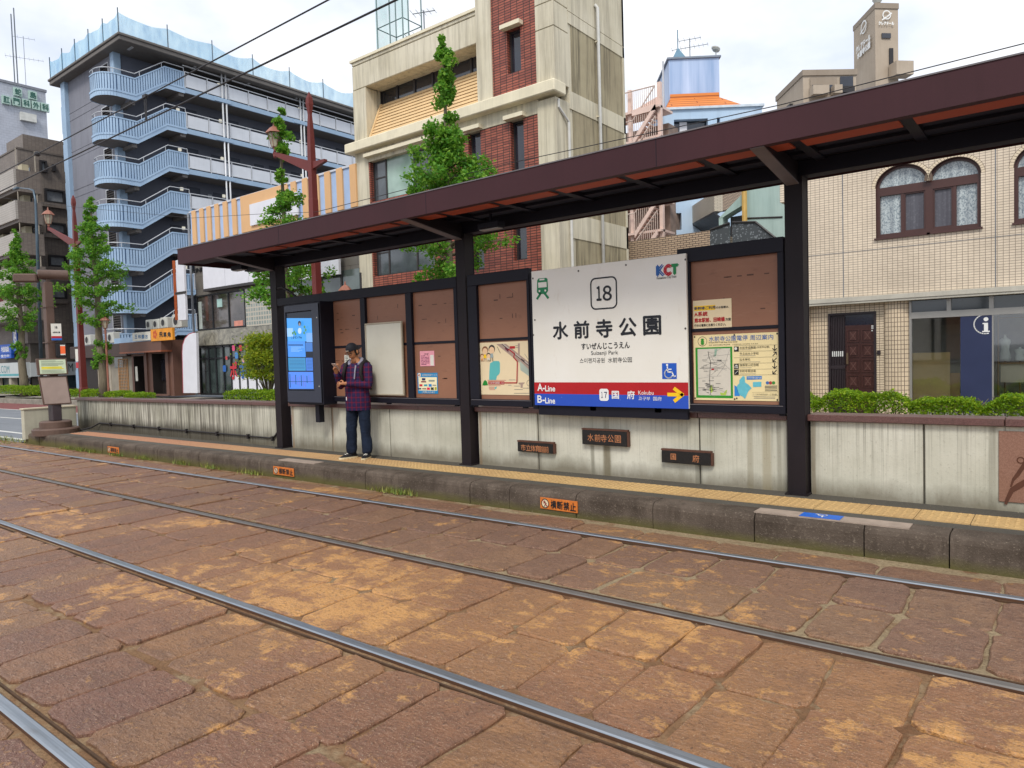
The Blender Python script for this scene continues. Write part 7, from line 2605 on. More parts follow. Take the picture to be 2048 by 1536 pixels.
for px, py, s_, lab in ((181, 690, 1.0, "white air conditioner on the low roof left of the second tree"), (227, 686, 1.0, "white air conditioner half behind the second tree trunk"), (304, 659, 0.85, "left cream air conditioner on the noodle shop roof"), (318, 658, 0.85, "middle cream air conditioner on the noodle shop roof"), (334, 656, 0.9, "right cream air conditioner on the noodle shop roof"), (360, 655, 1.1, "grey air conditioner beside the tall white sign")):
    q = P(px, py, NY + 0.4)
    t = thing("air_conditioner", lab, "air conditioner", q, "air conditioners on the shop roofs")
    mb = MB(M_ac)
    mb.box(q.x - 0.42 * s_, q.x + 0.42 * s_, q.y - 0.16, q.y + 0.2, q.z, q.z + 0.62 * s_)
    mb.build("case", t, bevel=0.02)
    mb = MB(M_wd)
    disc(mb, (q.x - 0.1 * s_, q.y - 0.16, q.z + 0.31 * s_), 0.24 * s_, M_wd, 16, lift=0.004)
    disc(mb, (q.x - 0.1 * s_, q.y - 0.16, q.z + 0.31 * s_), 0.25 * s_, M_ac, 16, lift=0.012, r2=0.2 * s_)
    mb.build("fan_grille", t)
# ================================================================== blocks between the brick and the tiled building
def PD(px, py, d):
    return EYE + ray(px, py) * (d / F)
M_tb = tiles("tan_block_tile", "#b79f86", "#574a40", 0.23, 0.075, 0.012, 0.5, 0.6, 0.1, 0.15, 0.003, None, 0.1)
t = thing("tan_wall_block", "tan tiled wall block right of the brick building", "building", (-12, 24, 0))
mb = MB(M_tb)
a, b = P(1246, 480, 24).x, P(1424, 480, 24).x
mb.box(a, b, 24, 26, 0, P(1330, 473, 24).z)
mb.build("wall", t)
pk = thing("pink_fire_stair", "pale pink zigzag steel fire stair beside the blue building", "stair", (-18, 34, 0))
M_pk_ = mat("steel_pink", "#dcc0b2", 0.5, var=0.1)
SYP = 34.0
sa, sb2 = P(1246, 400, SYP).x, P(1322, 400, SYP).x
zs = [P(1290, py, SYP).z for py in (520, 462, 400, 338, 275, 215)]
flight = []
for i, z in enumerate(zs):
    mb = MB(M_pk_)
    mb.box(sa - 1.5, sb2, SYP, SYP + 1.6, z - 0.12, z)
    z2 = zs[i + 1] if i + 1 < len(zs) else z + 0.01
    xa_, xb_ = (sa + 0.7, sb2 - 0.2)
    mb.prism([(xa_, SYP - 0.1, z - 0.3), (xa_, SYP - 0.1, z), (xb_, SYP - 0.1, z2), (xb_, SYP - 0.1, z2 - 0.3)], (0, 0.12, 0))
    for q in range(9):
        f = (q + 0.5) / 9
        mb.box(xa_ + (xb_ - xa_) * f - 0.14, xa_ + (xb_ - xa_) * f + 0.14, SYP + 0.03, SYP + 0.9, z + (z2 - z) * f - 0.03, z + (z2 - z) * f)
    o = mb.build("flight", pk)
    mb = MB(mat("steel_pale_rail", "#d3bfb2", 0.5))
    mb.tube([(sa - 1.5, SYP - 0.05, z + 1.0), (xa_, SYP - 0.05, z + 1.0), (xb_, SYP - 0.05, z2 + 0.95)], 0.035, 6)
    for q in range(12):
        f = q / 11
        mb.tube([(xa_ + (xb_ - xa_) * f, SYP - 0.05, z + (z2 - z) * f), (xa_ + (xb_ - xa_) * f, SYP - 0.05, z + (z2 - z) * f + 0.97)], 0.016, 4)
    for q in range(9):
        xx = sa - 1.5 + q * 0.27
        mb.tube([(xx, SYP - 0.05, z), (xx, SYP - 0.05, z + 1.0)], 0.014, 4)
    mb.build("railing", o)
for x in (sa + 0.4, sb2 - 0.1):
    MB(M_pk_).box(x - 0.1, x + 0.1, SYP + 0.2, SYP + 0.4, 0, zs[-1] + 1.2).build("post", pk)
mb = MB(mat("stair_back_wall", "#8d7a6e", 0.8, var=0.3)); mb.box(sa - 4, sb2 - 0.3, SYP + 1.7, SYP + 4, 0, zs[-1] - 0.5); mb.build("back_wall", pk)
mb = MB(M_pk_); mb.prism([(sa + 0.3, SYP + 1.2, zs[-1]), (sa + 1.7, SYP + 1.2, zs[-1]), (sa + 1.7, SYP + 1.2, zs[-1] + 0.9), (sa + 0.3, SYP + 1.2, zs[-1] + 0.5)], (0, 0.3, 0)); mb.build("head_house", pk)
BY2 = 36.0
bb = thing("blue_white_building", "pale blue building with an orange hipped roof and metal tank tower", "building", (P(1323, 300, BY2).x, BY2, 0))
_piv = bb.location.copy()
_ba = math.radians(36)
BROT = Matrix.Rotation(_ba, 3, 'Z')
bb.rotation_euler.z = _ba
def bturn(v):
    return _piv + BROT @ (v - _piv)
def BLp(px, py, y):
    """a photo pixel on this turned building's own plane, y metres along its depth axis"""
    n = BROT @ Vector((0, 1, 0))
    q = _piv + n * (y - BY2)
    r = ray(px, py)
    v = EYE + r * ((q - EYE).dot(n) / r.dot(n))
    return _piv + BROT.transposed() @ (v - _piv)
M_bw = concrete("pale_blue_wall", "#a9c3dc", "#bdd0e2", "#8fa2b4", 0.3, 0.6)
BY2 = 36.0
a, b = BLp(1323, 300, BY2).x, BLp(1525, 300, BY2).x
zt = BLp(1400, 218, BY2).z
mb = MB(M_bw)
ho = [(BLp(1348, 250, BY2).x, BLp(1416, 250, BY2).x, BLp(1380, 262, BY2).z - 1.2, BLp(1380, 238, BY2).z), (BLp(1434, 240, BY2).x, BLp(1440, 240, BY2).x, BLp(1437, 255, BY2).z, BLp(1437, 235, BY2).z), (BLp(1348, 440, BY2).x, BLp(1363, 440, BY2).x, BLp(1355, 460, BY2).z, BLp(1355, 426, BY2).z), (BLp(1366, 395, BY2).x, BLp(1440, 390, BY2).x, BLp(1400, 395, BY2).z, BLp(1400, 372, BY2).z)]
mb.wall(a, b, 0, zt, BY2, ho, 0.5)
mb.use(M_bw)
mb.box(a, a + 0.1, BY2 + 0.01, 46, 0, zt); mb.box(b - 0.1, b, BY2 + 0.01, 46, 0, zt); mb.box(a + 0.1, b - 0.1, 45.9, 46, 0, zt)
mb.build("wall", bb)
MB(mat("building_cap_pale", "#c4cfd8", 0.5)).box(a - 0.1, b + 0.1, BY2 - 0.12, 46, zt, zt + 0.12).build("roof_edge", bb)
for h in ho:
    o = MB(M_gdk).box(h[0], h[1], BY2 + 0.4, BY2 + 0.45, h[2], h[3]).build("window", bb)
    mb = MB(M_wp); mb.box(h[0] + (h[1] - h[0]) * 0.2, h[0] + (h[1] - h[0]) * 0.42, BY2 + 0.34, BY2 + 0.39, h[2], h[3] - 0.05); mb.build("curtain", o)
M_orf = tiles("orange_roof", "#d9843c", "#9c5020", 3.0, 0.22, 0.03, 0.5, 0.6, 0.08, 0.1, 0.01, None, 0.06)
ra, rb = BLp(1330, 215, BY2 + 0.5).x, BLp(1503, 217, BY2 + 0.5).x
ta, tb_ = BLp(1340, 195, BY2 + 2.5).x, BLp(1438, 193, BY2 + 2.5).x
zr0, zr1 = zt + 0.121, BLp(1390, 196, BY2 + 2.5).z
mb = MB(M_orf)
lo_ = [(ra, BY2 + 0.5, zr0), (rb, BY2 + 0.5, zr0), (rb, BY2 + 8, zr0), (ra, BY2 + 8, zr0)]
hi_ = [(ta, BY2 + 2.5, zr1), (tb_, BY2 + 2.5, zr1), (tb_, BY2 + 6, zr1), (ta, BY2 + 6, zr1)]
for i in range(4):
    j = (i + 1) % 4
    mb.face(lo_[i], lo_[j], hi_[j], hi_[i])
mb.face(*hi_)
mb.box(ta, tb_, BY2 + 2.45, BY2 + 2.49, zr1 - 0.1, zr1 + 0.25)
mb.build("orange_roof", bb)
k = NT("metal_sheet_blue")
uv = k.wall_uv()
st = k.noise(k.map(k.pos, (1.6, 1.6, 0.1)), 1.5, 4)
M_ms = k.done(k.mix(k.ramp(st, 0.3, 0.7), C("#86a0c4"), C("#b9c8e2")), 0.4, 0.2, 0.5)
ca, cb_ = BLp(1338, 150, BY2 + 2.6).x, BLp(1438.5, 150, BY2 + 2.6).x
zc_ = BLp(1390, 117, BY2 + 2.6).z
mb = MB(M_ms)
mb.box(ca, cb_, BY2 + 2.6, BY2 + 6, zr1, zc_)
mb.build("tank_tower", bb)
mb = MB(mat("tower_cap", "#7d8794", 0.5)); mb.box(ca - 0.1, cb_ + 0.1, BY2 + 2.5, BY2 + 6.1, zc_, zc_ + 0.1); mb.build("tower_cap", bb)
MB(M_rail_w).tube([(ca - 0.3, BY2 + 2.8, zr1 - 1), (ca - 0.3, BY2 + 2.8, zc_)], 0.06, 6).build("ladder_pipe", bb)
mb = MB(mat("cone_teal", "#5f8296", 0.5)); q = BLp(1356, 116, BY2 + 3.2); mb.lathe([(0.6, 0), (0.05, 0.75), (0.03, 0.8)], (q.x, q.y, zc_ + 0.1), 4, ph=PI / 4); mb.tube([(q.x, q.y, zc_ + 0.8), (q.x, q.y, BLp(1355, 60, BY2 + 3.2).z)], 0.03, 6); mb.build("lightning_spike", bb)
q = bturn(BLp(1380, 116, BY2 + 3.2))
aerial(q.x, q.y, zc_ + 0.1, BLp(1380, 92, q.y).z - zc_, "aerial on the blue metal tank tower", 1.5, 0.3)
q = bturn(BLp(1432, 117, BY2 + 3))
mb = MB(M_ac); c = Vector((q.x, q.y, zc_ + 0.55)); mb.tube([(q.x, q.y, zc_ + 0.1), c], 0.03, 6); mb.lathe([(0.32, 0), (0.42, 0.1), (0.42, 0.15), (0.1, 0.2)], c, 14, 0.5, 1.0)
tag(mb.build("satellite_dish"), "small round dish on the tank tower's right corner", "dish")
# stepped balcony block, greenish concrete and mesh screens
bl = thing("balcony_block", "tan block with a slanting pale tiled balcony", "building", (-13, 28, 0))
M_ws = tiles("pale_small_tile", "#c6bba6", "#93887a", 0.2, 0.065, 0.009, 0.5, 0.5, 0.06, 0.1, 0.002, None, 0.08)
c1, c0_ = PD(1428, 383, 34), PD(1366, 424, 41)
c2 = PD(1492, 366, 36)
h_ = c1.z - PD(1428, 422, 34).z
mb = MB(M_ws)
mb.prism([c1, c0_, c0_ - Vector((0, 0, h_)), c1 - Vector((0, 0, h_))], (0.3, 0.3, 0))
mb.build("balcony_front", bl)
mb = MB(M_tb); mb.prism([c1, c2 + Vector((0, 0, c1.z - c2.z + 0.4)), c2 - Vector((0, 0, h_ + 0.3)), c1 - Vector((0, 0, h_))], (-0.2, 0.4, 0)); mb.build("balcony_side", bl)
mb = MB(M_wd); mb.prism([c1 - Vector((0, 0, h_)), c0_ - Vector((0, 0, h_)), c0_ - Vector((0, 0, h_ - 0)) + Vector((3, 3, -1.2)), c1 + Vector((1, 2, -h_ - 1.5))], (0, 0, -0.1)); mb.build("balcony_underside", bl)
gc = thing("green_concrete_house", "greenish concrete block behind grey mesh screens", "building", (-7, 24, 0))
M_gc = concrete("green_concrete", "#9db5b0", "#b3c5be", "#6f857f", 0.4, 0.8)
GY2 = 24.5
a, b = P(1492, 450, GY2).x, P(1585, 450, GY2).x
mb = MB(M_gc); mb.box(a, b, GY2, GY2 + 5, 0, 8.2); mb.build("wall", gc)
mb = MB(M_gc)
px_poly(mb, [(1437, 437), (1487, 385), (1487, 409), (1448, 433), (1448, 434)], GY2 - 0.05, 0.5)
pbox(mb, 1437.5, 436, 1446, 470, GY2 - 0.04, 0.5)
mb.build("stair_beam", gc)
mb = MB(M_wd); pbox(mb, 1461, 434, 1486, 470, GY2 + 0.3, 0.3); mb.build("doorway", gc)
MB(mat("pipe_yellow", "#c9a45c", 0.5)).tube([(P(1489.5, 450, GY2 - 0.2).x, GY2 - 0.2, 0), (P(1489.5, 450, GY2 - 0.2).x, GY2 - 0.2, 8)], 0.09, 8).build("drainpipe", gc)
MB(M_brfr).tube([P(1493, 436.5, GY2 - 0.01), P(1565, 434, GY2 - 0.01)], 0.03, 6).build("groove", gc)
k = NT("mesh_screen")
v_ = k.vor(k.map(k.wall_uv(), (1, 1, 1)), 14)
M_mesh = k.done(k.mix(k.ramp(v_, 0.3, 0.36), C("#7d8285"), C("#4c5052")), 0.5, 0.4, 0.4)
for pts, lab in (([(1420, 500), (1420, 460), (1459, 446), (1459, 500)], "left grey mesh screen above the notice board"), ([(1465, 500), (1465, 445), (1511, 444), (1556, 480), (1556, 500)], "right grey mesh screen with a sloping top edge")):
    t = thing("mesh_screen", lab, "screen", P(1440 if pts[0][0] < 1460 else 1500, 500, 22.5), "grey mesh screens on the stair terrace")
    mb = MB(M_mesh); px_poly(mb, pts, 22.5, 0.06); mb.build("panel", t)
    mb = MB(M_wd); q = [P(*p_, 22.48) for p_ in pts[1:-1]]; mb.tube(q, 0.04, 6); mb.build("top_rail", t)
# the far beige tower, turned on its plot
tw = thing("beige_tower", "far beige tower block with white letters on its stair shaft", "building", PD(1750, 600, 80))
M_bg = concrete("tower_beige", "#a99a88", "#b8aa98", "#8a7d6e", 0.25, 0.5)
M_bgd = concrete("tower_beige_dark", "#8f8273", "#9a8d7e", "#7a6e60", 0.25, 0.5)
def shaft(name, pc, pl, pr, dc, dl, dr, topy, cap=True, m=M_bg):
    C0, L0, R0 = PD(pc, topy, dc), PD(pl, topy, dl), PD(pr, topy, dr)
    z = C0.z
    foot = [C0, R0, R0 + (L0 - C0), L0]
    foot = [Vector((p_.x, p_.y, 0)) for p_ in foot]
    mb = MB(m); mb.prism(foot, (0, 0, z)); mb.build(name, tw)
    if cap:
        c_ = sum(foot, Vector()) / 4
        mb = MB(M_bgd); mb.prism([c_ + (p_ - c_) * 1.04 + Vector((0, 0, z)) for p_ in foot], (0, 0, 0.6)); mb.build("roof_cap", tw)
    return C0, L0, R0
C0, L0, R0 = shaft("stair_shaft", 1750, 1707, 1796, 80, 85.5, 80.3, 17)
ul = (Vector((L0.x - C0.x, L0.y - C0.y, 0))).normalized(); ur = (Vector((R0.x - C0.x, R0.y - C0.y, 0))).normalized()
nl = Vector((ul.y, -ul.x, 0)); nl = nl if nl.dot(EYE - C0) > 0 else -nl
nr = Vector((ur.y, -ur.x, 0)); nr = nr if nr.dot(EYE - C0) > 0 else -nr
wl, wr = (L0 - C0).length, (R0 - C0).length
mb = MB()
def onr(px, py): 
    r = ray(px, py); p0 = C0 + nr * 0.15; return EYE + r * ((p0 - EYE).dot(nr) / r.dot(nr))
def onl(px, py):
    r = ray(px, py); p0 = C0 + nl * 0.15; return EYE + r * ((p0 - EYE).dot(nl) / r.dot(nl))
disc(mb, onr(1773, 30), 0.52, M_wht, 20, ur, (0, 0, 1), nr, 0.05, 0.4)
stroke(mb, [onr(1764, 40), onr(1773, 34), onr(1782, 27)], 0.16, M_wht, nr, 0.08)
text(mb, "クレアドール", onr(1772, 47), wr * 0.68, 0.42, M_wht, u=ur, n=nr, bold=0.05, lift=0.06)
disc(mb, onl(1728, 54), 0.75, M_wht, 20, -ul, (0, 0, 1), nl, 0.05, 0.58)
stroke(mb, [onl(1722, 68), onl(1728, 58), onl(1734, 46)], 0.18, M_wht, nl, 0.08)
text(mb, "クレアドール", onl(1727, 88), wl * 0.62, 0.85, M_wht, u=-ul, n=nl, bold=0.05, lift=0.06)
text(mb, "水前寺公園", onl(1728, 101), wl * 0.56, 0.8, M_wht, u=-ul, n=nl, bold=0.05, lift=0.06)
mb.build("lettering", tw)
mb = MB(M_gdk); q0, q1 = onr(1764, 66), onr(1782, 76); mb.prism([Vector((q0.x, q0.y, q1.z)), Vector((q1.x, q1.y, q1.z)), Vector((q1.x, q1.y, q0.z)), Vector((q0.x, q0.y, q0.z))], -nr * 0.1); mb.build("window", tw)
mb = MB(M_wd); q0, q1 = onr(1779, 96), onr(1787, 132); mb.prism([Vector((q0.x, q0.y, q1.z)), Vector((q1.x, q1.y, q1.z)), Vector((q1.x, q1.y, q0.z)), Vector((q0.x, q0.y, q0.z))], -nr * 0.1); mb.build("doorway", tw)
mb = MB(M_bg); q0, q1 = onr(1777, 131), onr(1811, 158); mb.prism([Vector((q0.x, q0.y, q1.z)), Vector((q1.x, q1.y, q1.z)), Vector((q1.x, q1.y, q0.z)), Vector((q0.x, q0.y, q0.z))], nr * 1.4); mb.build("balcony", tw)
B0, B1, B2 = shaft("flats_block", 1606, 1553, 1712, 76, 83.5, 76.2, 152)
vr = Vector((B2.x - B0.x, B2.y - B0.y, 0)).normalized(); vn = Vector((vr.y, -vr.x, 0)); vn = vn if vn.dot(EYE - B0) > 0 else -vn
def onb(px, py, k_=0.1):
    r = ray(px, py); p0 = B0 + vn * k_; return EYE + r * ((p0 - EYE).dot(vn) / r.dot(vn))
def bplate(x0, y0, x1, y1, m, name, th=0.3, k_=0.1):
    q0, q1 = onb(x0, y0, k_), onb(x1, y1, k_)
    mb = MB(m); mb.prism([Vector((q0.x, q0.y, q1.z)), Vector((q1.x, q1.y, q1.z)), Vector((q1.x, q1.y, q0.z)), Vector((q0.x, q0.y, q0.z))], vn * th); return mb.build(name, tw)
for z_ in (0, 34, 68):
    bplate(1620, 156 + z_, 1674, 184 + z_, M_bgd, "recess", 0.05)
    bplate(1624, 170 + z_, 1646, 178 + z_, M_gdk, "window", 0.05, 0.2)
    bplate(1657, 170 + z_, 1665, 186 + z_, M_gdk, "flat_door", 0.05, 0.2)
    bplate(1680, 153 + z_, 1706, 176 + z_, M_gdk, "window", 0.05)
    bplate(1618, 177 + z_, 1650, 194 + z_, M_bg, "balcony", 1.0)
    bplate(1660, 176 + z_, 1676, 192 + z_, M_bg, "balcony", 1.0)
    bplate(1680, 176 + z_, 1704, 188 + z_, M_wd, "railing", 0.6)
wl_ = Vector((B1.x - B0.x, B1.y - B0.y, 0)).normalized(); wn_ = Vector((wl_.y, -wl_.x, 0)); wn_ = wn_ if wn_.dot(EYE - B0) > 0 else -wn_
for f in (0.35, 0.75):
    for z_ in (3.2, 6.2, 9.2):
        q = B0 + wl_ * (B1 - B0).length * f - Vector((0, 0, z_))
        mb = MB(M_wd); mb.prism([q, q + wl_ * 1.6, q + wl_ * 1.6 + Vector((0, 0, 1.3)), q + Vector((0, 0, 1.3))], wn_ * 0.35); mb.build("bay_window", tw)
q = PD(1755, 8, 80.5)
mb = MB(M_ac); mb.tube([(q.x, q.y, C0.z), (q.x, q.y, C0.z + 1)], 0.08, 6); mb.lathe([(0.3, 0.8), (0.55, 1.2), (0.55, 1.6), (0.3, 1.9)], (q.x, q.y, C0.z), 12); tag(mb.build("satellite_dish"), "small round dish on top of the far beige tower", "dish")
# ================================================================== trees, hedges, lamp posts, wires, small street things
def leaf_mat(name, c1, c2, c3, tr=0.42):
    k = NT(name)
    i = k.island()
    n = k.n("ShaderNodeValToRGB")
    k.l(i, n.inputs[0])
    e = n.color_ramp.elements
    e[0].position, e[0].color = 0.0, C(c1)
    e[1].position, e[1].color = 1.0, C(c3)
    q = e.new(0.55); q.color = C(c2)
    big = k.noise(k.pos, 1.7, 3)
    out = k.mix(k.math('MULTIPLY', k.ramp(big, 0.35, 0.65), 0.5), n.outputs[0], C(c1))
    k.done(out, 0.5, 0, 0.3)
    tl = k.n("ShaderNodeBsdfTranslucent")
    k.l(k.mix(0.5, out, C(c3)), tl.inputs[0])
    m = k.n("ShaderNodeMixShader"); m.inputs[0].default_value = tr
    k.l(k.b.outputs[0], m.inputs[1]); k.l(tl.outputs[0], m.inputs[2]); k.l(m.outputs[0], k.o.inputs[0])
    return k.m
M_gink = leaf_mat("ginkgo_leaf", "#3f7420", "#5d9a2a", "#97bf45")
M_azal = leaf_mat("azalea_leaf", "#4a6f14", "#79a318", "#b5cc34")
M_map = leaf_mat("maple_leaf", "#557a1c", "#8aa222", "#c3c23a")
k = NT("bark")
n1 = k.noise(k.map(k.pos, (12, 12, 2)), 1.6, 6, 0.65)
k.bump(n1, 0.03, 0.9)
M_bark = k.done(k.mix(n1, C("#3f372b"), C("#8a8069")), 0.9)
def leaf(vs, fs, p, s, r, up=0.4, narrow=0.62):
    d = Vector((r.gauss(0, 1), r.gauss(0, 1), r.gauss(0.1, 0.7))).normalized()
    n = Vector((r.gauss(0, 1), r.gauss(0, 1), r.gauss(up, 0.8))).normalized()
    q = d.cross(n)
    if q.length < 1e-3:
        return
    q.normalize()
    b = len(vs)
    fold = n * s * 0.14
    vs += [p - d * s * 0.45, p + q * s * narrow * 0.5 + fold + d * s * 0.12, p + d * s * 0.5, p - q * s * narrow * 0.5 + fold + d * s * 0.12]
    fs += [(b, b + 1, b + 2), (b, b + 2, b + 3)]
def ginkgo(x, y, z0, h, seed, lab, spread, tufts, lean=0.0, r0=0.15):
    r = random.Random(seed)
    t = thing("ginkgo_tree", lab, "tree", (x, y, z0), "ginkgo street trees along the far sidewalk")
    mb = MB(M_bark)
    tr = [Vector((x + 0.06 * math.sin(i * 1.1 + seed) + lean * i / 10, y + 0.05 * math.cos(i * 1.3 + seed), z0 + h * 0.97 * i / 10)) for i in range(11)]
    mb.tube(tr, [r0 * (1.25 if i == 0 else 1) * (1 - 0.92 * i / 10) + 0.012 for i in range(11)], 10)
    vs, fs = [], []
    def tat(f):
        q = f * 10
        i = min(9, int(q))
        return tr[i].lerp(tr[i + 1], q - i)
    def clump(c, rad, n, s=0.125):
        for _ in range(n):
            g = Vector((r.gauss(0, 1), r.gauss(0, 1), r.gauss(0, 0.8)))
            g = g.normalized() * rad * (r.random() ** 0.5)
            leaf(vs, fs, c + g, s * r.uniform(0.6, 1.35), r)
    for f, rad in tufts:                              # tufts hugging the stem
        c = tat(f)
        for _ in range(6):
            clump(c + Vector((r.gauss(0, 1), r.gauss(0, 1), 0)) * rad * 0.5 + Vector((0, 0, r.uniform(-0.28, 0.28))), rad * r.uniform(0.5, 0.9), int(140 * rad / 0.4))
    lb = MB(M_bark)
    for f, ln, n in spread:                           # spreading lower limbs
        a0 = r.uniform(0, 6.28)
        for i in range(n):
            a = a0 + 2 * PI * i / n + r.uniform(-0.45, 0.45)
            L_ = ln * r.uniform(0.6, 1.1)
            b0 = tat(min(0.97, f + r.uniform(-0.02, 0.02)))
            d = Vector((math.cos(a), math.sin(a), 0))
            up = r.uniform(0.3, 0.75)
            pts = [b0 + d * L_ * s_ + Vector((0, 0, L_ * (up * s_ - 0.25 * s_ * s_))) for s_ in (0, 0.33, 0.66, 1.0)]
            lb.tube(pts, [0.045, 0.032, 0.02, 0.008], 5)
            for s_ in (0.32, 0.5, 0.66, 0.8, 0.95, 1.05):
                if r.random() < 0.16:
                    continue
                c = pts[0].lerp(pts[3], s_) if s_ > 0.9 else pts[min(2, int(s_ * 3))].lerp(pts[min(3, int(s_ * 3) + 1)], (s_ * 3) % 1)
                clump(c + Vector((r.gauss(0, 0.06), r.gauss(0, 0.06), r.gauss(0.02, 0.08))), r.uniform(0.15, 0.34), r.randint(28, 70))
    mb.build("trunk", t, smooth=True)
    lb.build("limbs", t, smooth=True)
    m = MB(M_gink)
    m.raw(vs, fs)
    m.build("crown", t, norm=False)
    return t
TYY = 15.2
def tx(px, py): return P(px, py, TYY).x
def tz(px, py): return P(px, py, TYY).z
TUF = [(0.99, 0.14), (0.955, 0.22), (0.92, 0.27), (0.885, 0.3), (0.85, 0.28), (0.78, 0.24), (0.73, 0.36)]
SPR = [(0.72, 0.6, 5), (0.67, 0.85, 6), (0.62, 1.25, 7), (0.58, 1.4, 7), (0.51, 1.3, 6), (0.46, 1.5, 7), (0.41, 1.7, 6), (0.36, 1.3, 4)]
ginkgo(tx(897, 430), TYY, 0.15, tz(895, 58) - 0.15, 11, "tall slender ginkgo in front of the red brick wall", SPR, TUF)
ginkgo(tx(566, 400), TYY, 0.15, tz(556, 213) - 0.15, 23, "slender ginkgo beside the lantern pole in front of the striped shop", [(0.68, 0.45, 4), (0.6, 0.65, 4), (0.53, 0.8, 4), (0.47, 1.15, 5), (0.42, 1.4, 6), (0.37, 1.6, 6), (0.32, 1.2, 4)], [(0.99, 0.14), (0.96, 0.2), (0.93, 0.24), (0.9, 0.26), (0.86, 0.24), (0.8, 0.2), (0.71, 0.3)])
ginkgo(tx(203, 700), TYY, 0.1, tz(190, 388) - 0.1, 37, "broad ginkgo in front of the grey flats wall, right of the maroon pole", [(0.86, 0.5, 4), (0.8, 0.7, 5), (0.73, 0.95, 6), (0.66, 1.2, 6), (0.59, 1.4, 7), (0.52, 1.55, 7), (0.45, 1.3, 5), (0.39, 0.8, 4)], [(0.99, 0.15), (0.95, 0.24), (0.91, 0.28), (0.18, 0.3), (0.22, 0.32), (0.26, 0.3)], -0.4, 0.22)
ginkgo(tx(44, 700), TYY, 0.1, tz(40, 452) - 0.1, 51, "ginkgo at the far left in front of the brown balconied flats", [(0.84, 0.5, 4), (0.77, 0.8, 5), (0.7, 1.1, 6), (0.63, 1.4, 6), (0.56, 1.6, 7), (0.48, 1.5, 6), (0.41, 1.0, 5)], [(0.99, 0.15), (0.95, 0.22), (0.9, 0.26), (0.26, 0.3), (0.3, 0.3)], 0.0, 0.24)
def bush(name, lab, cat, x0, x1, y0, y1, z0, z1, m, n, s, seed, group=None, rough=0.09, stems=True):
    r = random.Random(seed)
    t = thing(name, lab, cat, ((x0 + x1) / 2, (y0 + y1) / 2, z0), group)
    vs, fs = [], []
    w_ = x1 - x0
    def shape(u, v):          # uneven top outline
        return 1 - rough * 2.0 * (0.5 + 0.5 * math.sin(u * 2.3 + seed) * math.cos(v * 3.1 + seed * 0.7)) - rough * (0.5 + 0.5 * math.sin(u * 6.7 + seed * 2))
    for _ in range(n):
        u, v = r.uniform(x0, x1), r.uniform(y0, y1)
        zt_ = z0 + (z1 - z0) * shape(u, v)
        e = min((u - x0), (x1 - u)) / 0.25
        if e < 1:
            zt_ = z0 + (zt_ - z0) * (0.72 + 0.28 * e)
        side = r.random()
        if side < 0.42:
            z = zt_ - abs(r.gauss(0, 0.05))
        else:
            z = z0 + (zt_ - z0) * (r.uniform(0.12, 1.0) ** 0.8)
            if side < 0.85:
                v = y0 + abs(r.gauss(0, 0.06)) if r.random() < 0.72 else y1 - abs(r.gauss(0, 0.06))
            if (z - z0) / (z1 - z0) < 0.4 and r.random() < 0.5:
                continue
        leaf(vs, fs, Vector((u, v, z)) + Vector((r.gauss(0, 0.015), r.gauss(0, 0.015), r.gauss(0, 0.015))), s * r.uniform(0.7, 1.3), r, 0.6, 0.5)
    mb = MB(m)
    mb.raw(vs, fs)
    mb.build("foliage", t, norm=False)
    if stems:
        sb = MB(M_bark)
        for _ in range(int(w_ * 9)):
            x, y = r.uniform(x0 + 0.05, x1 - 0.05), r.uniform(y0 + 0.08, y1 - 0.08)
            sb.tube([(x, y, z0 - 0.05), (x + r.gauss(0, 0.06), y + r.gauss(0, 0.04), z0 + (z1 - z0) * 0.4), (x + r.gauss(0, 0.16), y + r.gauss(0, 0.1), z0 + (z1 - z0) * 0.85)], [0.014, 0.01, 0.005], 4)
        sb.build("stems", t, norm=False)
    return t
HG = "clipped azalea hedges along the far kerb"
zt = P(1700, 783, 14.9).z
for x0, x1, dz, lab in ((-5.4, -3.95, -0.02, "azalea hedge in front of the brown door, beside the thick post"), (-3.95, -2.3, 0.05, "taller azalea hedge below the shop's cardboard sheet"), (-2.3, -1.1, -0.05, "thin azalea hedge below the navy panel"), (-1.1, 1.2, 0.0, "azalea hedge below the mannequins at the right edge")):
    bush("azalea_hedge", lab, "hedge", x0, x1, 14.75, 15.5, 0.22, zt + dz, M_azal, int((x1 - x0) * 3000), 0.062, int(abs(x0) * 10), HG, 0.085)
bush("azalea_hedge", "low azalea hedge showing under the right notice board frames", "hedge", -9.5, -6.6, 14.8, 15.5, 0.2, 0.92, M_azal, 4500, 0.065, 5, HG, 0.06, False)
for pa, pb, pt, lab, sd in ((458, 525, 777, "dark clipped azalea below the yellow-green maple", 61), (525, 570, 779, "azalea half hidden by the dark canopy post", 62), (258, 291, 784, "small low azalea in front of the noodle shop", 63), (217, 247, 781, "small azalea right of the second tree trunk", 64), (171, 201, 778, "small azalea between the maroon pole and the second tree", 65), (137, 165, 777, "small azalea left of the maroon pole base", 66), (6, 88, 770, "long clipped azalea hedge behind the leaning stop pillar", 67)):
    xa, xb = P(pa, 790, 15.0).x, P(pb, 790, 15.0).x
    bush("azalea_hedge", lab, "hedge", xa, xb, 14.75, 15.5, 0.12, P((pa + pb) / 2, pt, 15.0).z, M_azal, int(900 + (xb - xa) * 900), 0.075, sd, HG, 0.06, False)
